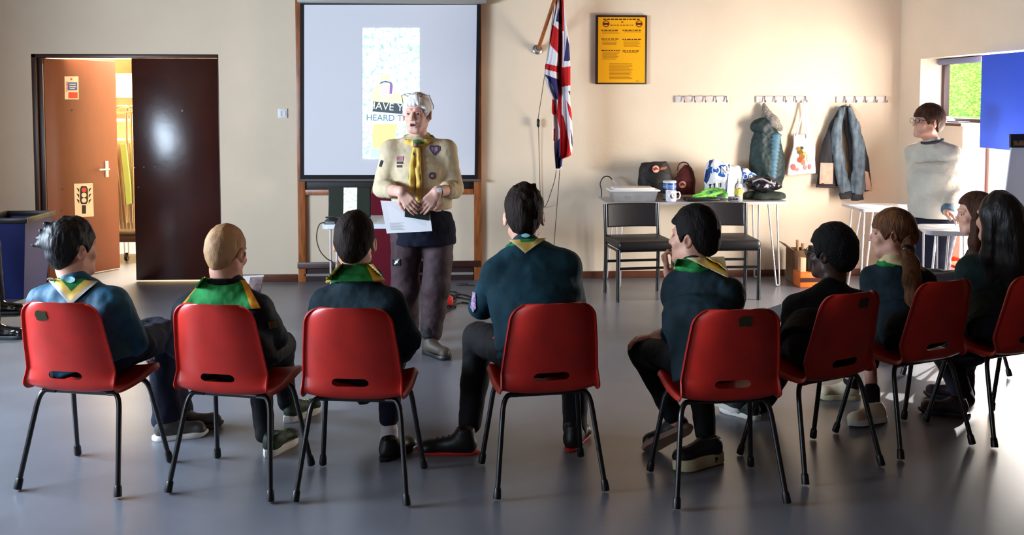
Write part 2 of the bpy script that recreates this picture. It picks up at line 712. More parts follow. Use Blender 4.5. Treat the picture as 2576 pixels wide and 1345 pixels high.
# glazed door on the right: brown frame
b = MB()
for y in (GY1,):
    b.span(XF, XF + 0.05, y - 0.05, y, 0, GZ1, 0.003)
b.span(XF, XF + 0.05, GY0, GY0 + 0.05, 0, GZ1, 0.003)
b.span(XF, XF + 0.05, GY0, GY1, GZ1 - 0.06, GZ1, 0.003)
b.span(XF, XF + 0.05, GY0, GY1, 0, 0.05, 0.003)
d3 = struct('door_3', b, M_WINF)
b = MB()
b.span(XF + 0.022, XF + 0.027, GY0 + 0.04, GY1 - 0.04, 0.03, GZ1 - 0.03)
build('pane', b, M_GLASS, d3)
for k, (y0, y1) in enumerate(L0):
    b = MB()
    xw = LEFT_X - 0.2
    for (a0, a1, z0, z1) in [(y0, y0 + 0.05, LZ0, LZ1), (y1 - 0.05, y1, LZ0, LZ1), ((y0 + y1) / 2 - 0.025, (y0 + y1) / 2 + 0.025, LZ0, LZ1), (y0, y1, LZ0, LZ0 + 0.05), (y0, y1, LZ1 - 0.05, LZ1)]:
        b.span(xw, xw + 0.05, a0, a1, z0, z1, 0.003)
    w = struct('window_%d' % (k + 2), b, M_WINF)
    b = MB()
    b.span(xw + 0.022, xw + 0.027, y0 + 0.04, y1 - 0.04, LZ0 + 0.04, LZ1 - 0.04)
    build('pane', b, M_GLASS, w)

# ground outside, hedge and fence seen through the window
b = MB()
b.span(6.0, 14, 2, 22, -0.12, -0.02)
o = struct('floor_outside', b, mat('pale_paving', (190, 186, 176), 0.9, 0.2, var=0.1, vscale=3))
M_LEAF = mat('hedge_leaf', (206, 226, 140), 0.6, 0.3, rgb2=(150, 192, 84), vscale=9)
nt = M_LEAF.node_tree
tl_ = nt.nodes.new('ShaderNodeBsdfTranslucent')
tl_.inputs['Color'].default_value = lin((196, 226, 110))
ms_ = nt.nodes.new('ShaderNodeMixShader')
ms_.inputs[0].default_value = 0.5
nt.links.new(nt.nodes['Principled BSDF'].outputs[0], ms_.inputs[1])
nt.links.new(tl_.outputs[0], ms_.inputs[2])
nt.links.new(ms_.outputs[0], nt.nodes['Material Output'].inputs[0])
rng = np.random.default_rng(3)
# hedge runs along the wall outside; leaves are small tilted blades on a rounded core
hv, hf = [], []
HX0, HX1, HY0, HY1, HH = 7.0, 8.2, 6.0, 19.0, 2.75
N = 70000
fy = rng.uniform(HY0, HY1, N)
face = rng.random(N)
fz = np.where(face < 0.8, rng.uniform(0.05, HH, N), HH + rng.normal(0, 0.05, N))
fx = np.where(face < 0.8, HX0 + rng.normal(0, 0.06, N), rng.uniform(HX0, HX1, N))
th_ = rng.uniform(0, 2 * pi, (N, 3))
V4 = np.array([[-0.5, 0, 0], [0, -0.28, 0.1], [0.5, 0, 0], [0, 0.28, 0.1]])
sz = rng.uniform(0.03, 0.062, N)
ca, sa = np.cos(th_), np.sin(th_)
Rz = np.zeros((N, 3, 3)); Rz[:, 0, 0] = ca[:, 0]; Rz[:, 0, 1] = -sa[:, 0]; Rz[:, 1, 0] = sa[:, 0]; Rz[:, 1, 1] = ca[:, 0]; Rz[:, 2, 2] = 1
Rx = np.zeros((N, 3, 3)); Rx[:, 1, 1] = ca[:, 1]; Rx[:, 1, 2] = -sa[:, 1]; Rx[:, 2, 1] = sa[:, 1]; Rx[:, 2, 2] = ca[:, 1]; Rx[:, 0, 0] = 1
VV = np.einsum('nij,njk,mk->nmi', Rz, Rx, V4) * sz[:, None, None] + np.stack([fx, fy, fz], 1)[:, None, :]
LV = VV.reshape(-1, 3)
LF = np.arange(N * 4).reshape(N, 4)
hb = MB()
hb.span(HX0 + 0.08, HX1, HY0, HY1, 0, HH - 0.02, 0.15)
core = build('garden_hedge', hb, mat('hedge_core', (96, 140, 50), 0.9, 0.1))
tag(core, 'bright green garden hedge seen outside through the small window', 'hedge')
lo_ = link_mesh('leaf_cover', LV, LF, [M_LEAF], None, None, abs_loc(core))
lo_.parent = core
M_PALE = mat('pale_fence_paint', (225, 225, 225), 0.7, 0.2)
fr = thing('picket_fence', (6.3, 11, 0), 'low pale picket fence standing outside in front of the hedge', 'fence')
b = MB()
for z in (0.5, 1.0):
    b.span(6.30, 6.33, 7.5, 18, z, z + 0.07)
build('rail', b, M_PALE, fr)
b = MB()
for k in range(84):
    y = 7.5 + k * 0.125
    b.span(6.27, 6.30, y, y + 0.085, 0.0, 1.24)
build('pickets', b, M_PALE, fr)
fr.children[-1]['kind'] = 'stuff'

# ================================================================== THE BACK WALL
def wallbox(b, px0, py0, px1, py1, d0, d1, bevel=0.0, mi=0):
    """box on the back wall between two corner pixels, from d0 to d1 metres in front of it"""
    a, c = W(px0, py0, d1), W(px1, py1, d1)
    b.span(a[0], c[0], WALL_Y - d1, WALL_Y - d0, c[2], a[2], bevel, mi)


# light switch
b = MB()
wallbox(b, 699, 273, 723, 297, 0, 0.012, 0.004)
sw = tag(build('light_switch', b, M_WHITE), 'white double light switch on the wall right of the brown door', 'switch')
b = MB()
wallbox(b, 703, 279, 709, 292, 0.0125, 0.017, 0.001)
wallbox(b, 713, 279, 719, 292, 0.0125, 0.017, 0.001)
build('rocker', b, M_PAPER, sw)

# timber frame carrying the screen
tf = thing('timber_frame', W(980, 700) * np.array([1, 1, 0]), 'varnished timber frame of two posts and rails fixed on the wall around the screen', 'frame')
for x0, x1 in ((746, 765), (1192, 1211)):
    a, c = W(x0, 300, 0.05), W(x1, 300, 0.05)
    b = MB()
    b.span(a[0], c[0], WALL_Y - 0.05, WALL_Y - 0.001, 0, CEIL - 0.03, 0.003)
    build('post', b, M_WOOD, tf)
b = MB()
wallbox(b, 766, 477, 1191, 488, 0.001, 0.045, 0.003)
build('rail', b, M_WOOD, tf)
b = MB()
wallbox(b, 766, 455, 1191, 476, 0.001, 0.03, 0.002)
build('chalk_board', b, mat('black_board', (34, 28, 27), 0.5, 0.3), tf)
b = MB()
wallbox(b, 748, 660, 1209, 671, 0.0505, 0.07, 0.003)
build('lower_rail', b, mat('dark_stained_wood', (62, 34, 26), 0.35, 0.4, var=0.1), tf)
b = MB()
wallbox(b, 766, 672, 1191, 688, 0.001, 0.035)
wallbox(b, 766, 691, 1191, 709, 0.001, 0.045)
build('lower_board', b, mat('dark_low_board', (44, 26, 24), 0.45, 0.4), tf)
b = MB()
wallbox(b, 766, 688.6, 1191, 690.4, 0.001, 0.05)
build('edging', b, mat('grey_edging', (140, 130, 128), 0.4, 0.4), tf)

# projector screen
scY = 0.10
ps = thing('projector_screen', W(980, 450, scY), 'white pull-down projector screen with black border showing a bright picture', 'projector screen')
M_SCREEN = mat('glowing_screen_cloth', (212, 213, 220), 0.85, 0.15, emit=0.07, emit_rgb=(200, 208, 235))  # faint emission stands in for projector light spilling on the cloth


def screen_poly(m, pts, off, mi=0):
    P = [at(x, y, WALL_Y - scY - off) for x, y in pts]
    m.prism(P, (0, 0.0015, 0), mi)


b = MB()
screen_poly(b, [(765, 440), (1194, 440), (1200, 12), (765, 12)], 0.0)
build('screen_sheet', b, M_SCREEN, ps)
b = MB()
screen_poly(b, [(755, 450), (765, 440), (765, 0), (755, 0)], 0.001)
screen_poly(b, [(1194, 440), (1202, 450), (1209, 0), (1200, 0)], 0.001)
screen_poly(b, [(755, 450), (1202, 450), (1194, 440), (765, 440)], 0.001)
screen_poly(b, [(765, 12), (1200, 12), (1200, 5), (765, 5)], 0.001)
build('border', b, mat('screen_border', (22, 20, 24), 0.6, 0.2), ps)
b = MB()
a, c = W(752, 453, scY), W(1209, 453, scY)
b.tube([a, c], 0.012, 12)
build('bottom_bar', b, mat('dark_grey_metal', (92, 88, 88), 0.4, 0.5), ps)
b = MB()
a, c = W(748, -8, scY), W(1224, -8, scY)
b.span(a[0], c[0], WALL_Y - scY - 0.05, WALL_Y - 0.052, a[2] - 0.055, a[2] + 0.06, 0.02)
build('casing', b, mat('screen_casing', (150, 146, 140), 0.4, 0.4), ps)
# projected picture
M_PIC = bpy.data.materials.new('projected_foliage')
M_PIC.use_nodes = True
nt = M_PIC.node_tree
bs = nt.nodes['Principled BSDF']
tc = nt.nodes.new('ShaderNodeTexCoord')
no = nt.nodes.new('ShaderNodeTexNoise')
no.inputs['Scale'].default_value = 24
no.inputs['Detail'].default_value = 8
no.inputs['Roughness'].default_value = 0.75
nt.links.new(tc.outputs['Object'], no.inputs['Vector'])
rp = nt.nodes.new('ShaderNodeValToRGB')
e = rp.color_ramp.elements
e[0].position, e[0].color = 0.33, lin((40, 90, 115))
e[1].position, e[1].color = 0.58, lin((250, 255, 255))
q = e.new(0.43); q.color = lin((110, 175, 195))
q = e.new(0.50); q.color = lin((205, 245, 245))
nt.links.new(no.outputs['Fac'], rp.inputs['Fac'])
n2 = nt.nodes.new('ShaderNodeTexNoise')
n2.inputs['Scale'].default_value = 5
nt.links.new(tc.outputs['Object'], n2.inputs['Vector'])
r2 = nt.nodes.new('ShaderNodeMapRange')
r2.inputs['From Min'].default_value, r2.inputs['From Max'].default_value = 0.52, 0.62
nt.links.new(n2.outputs['Fac'], r2.inputs['Value'])
mx = nt.nodes.new('ShaderNodeMix')
mx.data_type = 'RGBA'
mx.blend_type = 'MULTIPLY'
mx.inputs[7].default_value = lin((200, 245, 170))
nt.links.new(r2.outputs['Result'], mx.inputs[0])
nt.links.new(rp.outputs['Color'], mx.inputs[6])
bs.inputs['Base Color'].default_value = (0.6, 0.6, 0.6, 1)
bs.inputs['Roughness'].default_value = 0.9
nt.links.new(mx.outputs[2], bs.inputs['Emission Color'])
bs.inputs['Emission Strength'].default_value = 1.15  # the picture glows itself in place of a projector beam


def pic(name, rgb, s=0.75):
    return mat('projected_' + name, tuple(v * 0.5 for v in rgb), 0.9, 0.1, emit=s * 1.25, emit_rgb=rgb)


b = MB()
screen_poly(b, [(912, 400), (1056, 400), (1056, 70), (912, 70)], 0.003)
pi_ = build('projected_picture', b, M_PIC, ps)
PW, PC, PY, PV, PL, PB = pic('white', (250, 250, 255)), pic('skin', (255, 225, 225)), pic('yellow', (255, 228, 165)), pic('violet', (150, 120, 190)), pic('lime', (240, 255, 205)), pic('blue', (90, 120, 165))
PSH = pic('pale_blue', (205, 235, 255))
PD, PI = pic('dark_sign', (95, 110, 120), 0.5), pic('letter_blue', (90, 160, 190), 0.6)
b = MB()
screen_poly(b, [(936, 258), (932, 240), (944, 215), (950, 205), (960, 232), (975, 240), (1000, 232), (1020, 245), (1020, 258)], 0.0045, 0)
build('pictured_shoulders', b, PL, pi_)
b = MB()
screen_poly(b, [(938, 372), (990, 372), (1000, 310), (936, 310)], 0.0045, 0)
build('pictured_trousers', b, PY, pi_)
b = MB()
screen_poly(b, [(932, 396), (1000, 396), (996, 374), (934, 374)], 0.0045, 0)
build('pictured_feet', b, PSH, pi_)
b = MB()
screen_poly(b, [(922, 335), (938, 332), (942, 305), (920, 305)], 0.0047, 0)
build('pictured_arm', b, PC, pi_)
b = MB()
screen_poly(b, disc(969, 226, 14, 22), 0.0055, 0)
build('pictured_face', b, PC, pi_)
b = MB()
screen_poly(b, [(980, 236), (986, 236), (988, 215), (985, 206), (981, 210)], 0.0060, 0)
build('pictured_hair', b, PV, pi_)
b = MB()
screen_poly(b, [(954, 212), (958, 206), (970, 203), (982, 206), (985, 213), (978, 208), (966, 207)], 0.0062, 0)
build('pictured_cap_brim', b, PB, pi_)
b = MB()
screen_poly(b, [(953, 208), (960, 190), (972, 186), (982, 194), (986, 208), (972, 202)], 0.0058, 0)
build('pictured_cap', b, PL, pi_)
b = MB()
screen_poly(b, [(937, 280), (1058, 291), (1058, 265), (939, 255)], 0.0068, 0)
build('pictured_sign', b, PD, pi_)
b = MB()
screen_poly(b, [(922, 312), (1040, 312), (1040, 284), (922, 282)], 0.0064, 0)
build('pictured_board', b, PW, pi_)
s_px = 2450.0 / (WALL_Y - scY)
text('sign_letters', 'HAVE YOU', 26 / s_px, at(990, 270, WALL_Y - scY - 0.0085), (pi / 2, radians(4.5), 0), PW, pi_)
text('board_letters', 'HEARD TH', 22 / s_px, at(975, 297, WALL_Y - scY - 0.0085), (pi / 2, radians(1), 0), PI, pi_)

# amber notice in a dark frame
b = MB()
wallbox(b, 1499, 38, 1627, 212, 0.001, 0.028, 0.004)
np_ = tag(build('framed_notice', b, mat('dark_notice_frame', (60, 38, 30), 0.4, 0.4)), 'amber yellow notice with small print in a thin dark frame on the wall', 'notice')
b = MB()
wallbox(b, 1505, 43, 1622, 208, 0.0285, 0.030)
build('amber_sheet', b, mat('amber_sheet', (240, 170, 12), 0.45, 0.35), np_)
MINKA = mat('brown_print', (150, 95, 10), 0.6, 0.2)
MINKD = mat('dark_print', (60, 30, 20), 0.6, 0.2)
MRED2 = mat('print_red', (150, 30, 25), 0.6, 0.2)
b = MB()
rng = random.Random(5)


def para(b, x0, x1, y0, y1, mi, h=1.3, step=3.4):
    y = y0
    while y < y1:
        wallbox(b, x0 + rng.uniform(0, 1), y, x1 - rng.uniform(0, 9) , y + h, 0.0303, 0.0307, 0, mi)
        y += step


def words(b, x0, x1, y, h, mi):
    x = x0
    while x < x1 - 3:
        w = rng.uniform(3, 9)
        wallbox(b, x, y, min(x + w, x1), y + h, 0.0303, 0.0307, 0, mi)
        x += w + 2.2


words(b, 1518, 1612, 47, 3.2, 1)
words(b, 1535, 1597, 62, 3.0, 0)
wallbox(b, 1563, 54, 1568, 57, 0.0303, 0.0307, 0, 2)
for x0, x1, ys in [(1513, 1559, [(75, 85), (97, 113), (126, 150)]), (1566, 1612, [(75, 82), (98, 118), (127, 134)])]:
    for a_, c_ in ys:
        words(b, x0, x1, a_, 2.2, 1)
        para(b, x0 + 2, x1, a_ + 4.5, c_, 0)
para(b, 1532, 1592, 160, 198, 0)
words(b, 1600, 1612, 203, 1.5, 0)
build('print_lines', b, [MINKA, MINKD, MRED2], np_)
for cx in (1525, 1608):
    b = MB()
    p = W(cx, 60, 0.0303)
    r = 7.5 / 284
    ring = [p + np.array([cos(t) * r, 0, sin(t) * r]) for t in np.linspace(0, 2 * pi, 24, endpoint=False)]
    b.tube(ring, 0.0035, 6, 0, True)
    wallbox(b, cx - 7.5, 57.7, cx + 7.5, 62.3, 0.0305, 0.0335, 0, 1)
    build('round_emblem', b, [MRED2, MINKD], np_)

# pole bracket, pole, flag, halyard
fp = thing('flag_pole', W(1352, 125), 'wooden flag pole angled out of a round metal bracket on the wall', 'flag pole')
b = MB()
p = W(1352, 125)
b.lathe([(0.045, 0), (0.045, 0.008), (0.034, 0.014), (0.030, 0.04), (0.026, 0.055), (0.0, 0.06)], p, 20, 0, (0.1, -1, 0.25))
build('bracket', b, M_METAL, fp)
b = MB()
p1 = at(1398, -10, WALL_Y - 0.42)
d_ = p1 - (p + np.array([0, -0.04, 0.0]))
b.tube([p + np.array([0, -0.03, -0.01]), p + d_ * 1.75], [0.017, 0.014], 12)
build('pole', b, M_WOOD, fp)
# the flag: a draped sheet with vertical folds; its colours are areas of the cloth
FY = WALL_Y - 0.34
outl = [(0, 1398, 1418), (20, 1397, 1420), (60, 1389, 1425), (100, 1383, 1431), (150, 1376, 1434), (165, 1371, 1435), (190, 1371, 1435), (210, 1374, 1435), (245, 1389, 1434), (275, 1388, 1437), (330, 1390, 1441), (375, 1392, 1440), (392, 1395, 1436), (400, 1396, 1415), (424, 1398, 1413)]
FLW, FLR, FLB = mat('flag_white', (225, 218, 220), 0.8, 0.2), mat('flag_red', (188, 32, 34), 0.8, 0.2), mat('flag_navy', (52, 50, 98), 0.8, 0.2)
k_ = 1 / 3.056


def Zp(pts):
    return [(1320 + x * k_, y * k_) for x, y in pts]


areas = [
    (2, Zp([(240, 160), (262, 62), (285, 150), (285, 190)])),
    (1, Zp([(270, 0), (300, 0), (300, 240), (285, 240), (280, 100)])),
    (1, Zp([(200, 190), (225, 195), (290, 255), (285, 440), (200, 350), (192, 290)])),
    (1, Zp([(150, 485), (268, 512), (268, 560), (150, 530)])),
    (2, Zp([(150, 570), (265, 612), (262, 770), (240, 760), (215, 660)])),
    (2, Zp([(325, 270), (350, 380), (352, 465), (300, 472)])),
    (1, Zp([(278, 520), (352, 508), (354, 655), (280, 668)])),
    (2, Zp([(334, 700), (352, 700), (352, 735), (346, 730)])),
    (1, Zp([(266, 240), (286, 240), (284, 870), (270, 1000), (245, 870), (262, 700), (266, 520)])),
    (1, Zp([(205, 760), (232, 770), (240, 870), (222, 885), (200, 860)])),
    (1, Zp([(320, 770), (352, 820), (366, 905), (362, 930), (340, 880)])),
    (1, Zp([(275, 860), (300, 900), (335, 1060), (358, 1190), (285, 1240), (270, 1180), (268, 1000)])),
    (1, Zp([(222, 990), (236, 985), (232, 1090), (220, 1080)])),
    (2, Zp([(255, 1080), (270, 1060), (272, 1180), (290, 1230), (286, 1280), (236, 1300), (246, 1200)])),
    (2, Zp([(352, 990), (366, 1050), (370, 1140), (358, 1100)])),
    (2, Zp([(233, 1290), (250, 1290), (240, 1310), (230, 1310)])),
]


def inside(x, y, poly):
    r = False
    j = len(poly) - 1
    for i in range(len(poly)):
        xi, yi = poly[i]
        xj, yj = poly[j]
        if (yi > y) != (yj > y) and x < (xj - xi) * (y - yi) / (yj - yi) + xi:
            r = not r
        j = i
    return r


ny, nx = 330, 100
oy = np.array([o_[0] for o_ in outl], float)
ol = np.array([o_[1] for o_ in outl], float)
orr = np.array([o_[2] for o_ in outl], float)
G, PXY = [], []
for i in range(ny):
    y = -150 + (424 + 150) * i / (ny - 1)
    xl, xr = np.interp(y, oy, ol), np.interp(y, oy, orr)
    row, prow = [], []
    for j in range(nx):
        u = j / (nx - 1)
        x = xl + (xr - xl) * u
        fold = 0.035 * sin(u * 2 * pi * 2.0 + 0.4 * sin(y / 60)) + 0.02 * sin(u * 2 * pi * 3.7 + y / 90)
        ctr = -0.05 * math.exp(-((x - (1408 - (y - 100) * 0.012)) / 4.0) ** 2)
        row.append(at(x, y, FY + fold - ctr))
        prow.append((x, y))
    G.append(row)
    PXY.append(prow)


def fcol(i, j):
    x = (PXY[i][j][0] + PXY[i + 1][j + 1][0]) / 2
    y = (PXY[i][j][1] + PXY[i + 1][j + 1][1]) / 2
    c_ = 0
    for m_, pl in areas:
        if inside(x, y, pl):
            c_ = m_
    return c_


b = MB()
b.surf(G, 0.002, mfun=fcol)
fg = tag(build('union_flag', b, [FLW, FLR, FLB]), 'red white and blue union flag hanging in folds from the pole', 'flag')
b = MB()
HY = WALL_Y - 0.15
b.tube(bez([at(1404, -60, FY + 0.13), at(1388, 60, FY + 0.14), at(1370, 190, HY + 0.02), at(1362, 245, HY), at(1354, 298, WALL_Y - 0.05), at(1355, 330, WALL_Y - 0.03), at(1357, 420, WALL_Y - 0.02), at(1360, 520, WALL_Y - 0.02)]), 0.003, 6)
b.tube(bez([at(1399, 428, FY + 0.08), at(1396, 450, FY + 0.1), at(1387, 480, HY), at(1374, 515, HY + 0.1), at(1362, 522, WALL_Y - 0.015)]), 0.003, 6)
b.tube(bez([at(1408, 428, FY + 0.08), at(1405, 470, FY + 0.1), at(1401, 520, HY), at(1395, 600, HY), at(1393, 640, HY), at(1393, 700, HY)]), 0.003, 6)
hy = tag(build('halyard', b, mat('dark_cord', (62, 48, 38), 0.8, 0.2)), 'thin dark halyard cord hanging from the flag against the wall', 'cord')
b = MB()
b.tube([at(1353, 298, WALL_Y - 0.045), at(1354, 302, WALL_Y - 0.045), at(1354, 316, WALL_Y - 0.045), at(1355, 320, WALL_Y - 0.045)], [0.006, 0.014, 0.014, 0.006], 10)
build('cleat', b, M_BLACK, hy)

# coat hook rails
M_RAILW = mat('cream_hook_rail', (226, 212, 205), 0.5, 0.3)
rails = [(1700, 1833, 'bare'), (1903, 2032, 'mid'), (2105, 2233, 'right')]
rlabel = ['white rail of five coat hooks with nothing on it, above the table', 'white rail of five coat hooks holding the green padded coat and the tote bag',
          'white rail of five coat hooks holding the grey jacket near the corner']
hook_px = []
for (x0, x1, _), lb in zip(rails, rlabel):
    rt = thing('hook_rail', W((x0 + x1) / 2, 255), lb, 'hook rail', 'coat hook rails')
    b = MB()
    wallbox(b, x0, 242, x1, 258, 0.001, 0.018, 0.004)
    build('board', b, M_RAILW, rt)
    for k in range(5):
        hx = x0 + (x1 - x0) * (0.135 + 0.2 * k) + 2
        p = W(hx, 243, 0.018)
        p2 = W(hx, 256, 0.018)
        b = MB()
        b.tube(fillet([p, p + np.array([0, -0.012, 0]), p2 + np.array([0, -0.016, -0.004]), p2 + np.array([0, -0.045, 0.0]), p2 + np.array([0, -0.047, 0.018])], 0.008, 5), 0.0042, 8)
        hk = build('hook', b, mat('tarnished_hook', (120, 100, 95), 0.35, 0.5, metal=0.6), rt)

# blue storage box at the left
bx = thing('storage_bin', at(20, 728, 7.95) * np.array([1, 1, 0]), 'tall dark blue plastic bin with a black rim at the left edge', 'bin')
cA, cB = at(-55, 640, 7.9)[0], at(66, 640, 7.9)[0]
zt = at(50, 552, 7.9)[2]
b = MB()
hgt = zt
yb0, yb1 = 7.9, 8.42
ins = 0.05
v = []
for z, i in ((0.0, ins), (hgt, 0)):
    v += [(cA + i, yb0 + i, z), (cB - i, yb0 + i, z), (cB - i, yb1 - i, z), (cA + i, yb1 - i, z)]
b.add(v, [(3, 2, 1, 0), (0, 1, 5, 4), (1, 2, 6, 5), (2, 3, 7, 6), (3, 0, 4, 7)], 0)
build('bin_body', b, mat('dark_blue_plastic', (18, 32, 92), 0.5, 0.3), bx)
b = MB()
r_ = 0.02
b.span(cA - r_, cB + r_, yb0 - r_, yb0 + 0.01, hgt - 0.03, hgt + 0.012, 0.006)
b.span(cA - r_, cB + r_, yb1 - 0.01, yb1 + r_, hgt - 0.03, hgt + 0.012, 0.006)
b.span(cA - r_, cA + 0.01, yb0, yb1, hgt - 0.03, hgt + 0.012, 0.006)
b.span(cB - 0.01, cB + r_, yb0, yb1, hgt - 0.03, hgt + 0.012, 0.006)
build('rim', b, M_BLACK, bx)
b = MB()
b.span(cA + 0.05, cB - 0.05, yb0 + 0.05, yb1 - 0.05, hgt - 0.16, hgt - 0.13)
build('liner', b, mat('brown_card', (150, 125, 90), 0.8, 0.2), bx)

# ---------------------------------------------------------------- store room things, seen through the gap
M_TUBE = mat('chrome_tube', (205, 190, 160), 0.25, 0.6, metal=0.7)
tr = thing('table_trolley', (at(300, 600, 9.9)[0], 9.95, 0), 'trolley of folded tables with metal legs seen through the door gap', 'trolley')
xa, xb = at(262, 600, 9.9)[0], at(372, 600, 9.9)[0]
b = MB()
b.span(xa - 0.3, xb, 9.7, 10.25, 0.20, 0.25, 0.008)
build('platform', b, mat('dark_trolley_board', (50, 34, 26), 0.5, 0.3), tr)
for x, y in ((at(318, 600, 9.76)[0], 9.76), (at(318, 600, 9.76)[0], 10.19), (xa - 0.2, 9.76), (xa - 0.2, 10.19)):
    b = MB()
    b.lathe([(0.0, -0.014), (0.04, -0.014), (0.045, 0), (0.04, 0.014), (0.0, 0.014)], (x, y, 0.0455), 18, 0, (1, 0, 0))
    wc = build('castor', b, M_BLACK, tr)
    b = MB()
    b.span(x - 0.022, x - 0.017, y - 0.015, y + 0.015, 0.05, 0.199)
    b.span(x + 0.017, x + 0.022, y - 0.015, y + 0.015, 0.05, 0.199)
    build('fork', b, M_METAL, wc)
b = MB()
for k, (x0, x1) in enumerate([(288, 300), (318, 340)]):
    b.tube(fillet([at(x0 + 4, 560, 9.75), at(x0, 268, 9.75), at(x1 + 30, 268, 9.75), at(x1 + 36, 560, 9.75)], 0.06), 0.013, 8)
b.tube([at(270, 282, 9.74), at(372, 282, 9.74)], 0.012, 8)
build('upright', b, M_TUBE, tr)
for k in range(6):
    yy = 9.80 + 0.07 * k
    tb = None
    b = MB()
    x0 = at(262 + 2 * k, 600, yy)[0]
    x1 = at(395, 600, yy)[0]
    b.span(x0 - 0.5, x1, yy, yy + 0.022, 0.30, 1.20, 0.004)
    tb = tag(build('folded_table', b, mat('pale_table_top', (225, 205, 160), 0.5, 0.3)),
             ['nearest folded table standing on its edge on the store room trolley', 'folded table just behind the nearest one on the trolley', 'third folded table from the front of the trolley', 'fourth folded table from the front of the trolley',
              'second rearmost folded table on the store room trolley', 'rearmost folded table on the store room trolley'][k], 'table', 'folded tables on the trolley')
    b = MB()
    if k == 0:
        for q in range(6):
            xq = at(276 + 11 * q, 600, yy - 0.02)[0]
            xr = xq + 0.05 - 0.008 * q
            b.tube([(xq, yy - 0.016, 1.17), (xr + 0.02, yy - 0.016, 0.32)], 0.008, 8)
    else:
        for q in range(2):
            b.tube([(x0 + 0.1 + q * 0.3, yy - 0.014, 1.17), (x0 + 0.16 + q * 0.3, yy - 0.014, 0.32)], 0.008, 8)
    build('folding_leg', b, mat('dark_leg', (70, 55, 45), 0.35, 0.5) if k else M_TUBE, tb)
b = MB()
p0, p1 = at(304, 365, 9.72), at(322, 512, 9.72)
b.prism([at(303, 362, 9.70), at(318, 515, 9.70), at(329, 512, 9.70), at(328, 470, 9.70), at(316, 362, 9.70)][::1], (0, 0.03, 0), 0)
tag(build('green_strap_bag', b, mat('lime_green_cloth', (168, 196, 112), 0.7, 0.2)), 'narrow lime green bag hanging among the folded table legs', 'bag')
# shelves and boxes on the store room wall
sh = thing('store_shelf', (-3.3, 11.5, 0), 'pale metal shelving along the far store room wall', 'shelf')
b = MB()
for z in (0.9, 1.35, 1.62, 2.05):
    b.span(-4.4, -1.6, 11.15, 11.58, z, z + 0.03, 0.003)
build('shelf_board', b, mat('shelf_white', (240, 225, 190), 0.5, 0.3), sh)
for x in (-4.4, -3.45, -2.5, -1.62):
    b = MB()
    b.span(x, x + 0.03, 11.15, 11.18, 0, 2.2, 0.002)
    build('post', b, M_TUBE, sh)
for k, (x0, x1, z, h_, mm, lb) in enumerate([
        (-3.50, -3.05, 1.62, 0.38, (225, 130, 70), 'orange box on the upper store room shelf'),
        (-3.95, -3.62, 1.62, 0.30, (225, 200, 150), 'cream box on the upper store room shelf'),
        (-3.35, -3.18, 2.05, 0.16, (240, 215, 110), 'small yellow box on the top store room shelf'),
        (-3.60, -3.30, 1.35, 0.2, (215, 120, 80), 'terracotta box on the middle store room shelf')]):
    b = MB()
    b.span(x0, x1, 11.2, 11.5, z + 0.032, z + 0.03 + h_ * 0.8, 0.006)
    bx_ = tag(build('storage_box', b, mat('box_%d' % k, mm, 0.7, 0.2)), lb, 'box', 'boxes on the store room shelves')
# bunting across the store room
bt = thing('bunting', (-3.3, 10.8, 2.1), 'string of pale paper bunting across the top of the store room', 'bunting')
b = MB()
b.tube(bez([(-4.3, 10.8, 2.2), (-3.6, 10.8, 2.12), (-2.7, 10.8, 2.2)]), 0.004, 6)
build('string', b, M_CREAMP, bt)
for k in range(12):
    x = -4.2 + 0.12 * k
    z = 2.13 + 0.07 * abs(k - 6) / 6
    b = MB()
    b.prism([(x - 0.045, 10.79, z), (x, 10.79, z - 0.11), (x + 0.045, 10.79, z)], (0, 0.002, 0))
    build('pennant', b, [mat('pennant_gold', (240, 205, 90), 0.7, 0.2), M_CREAMP][k % 2], bt)

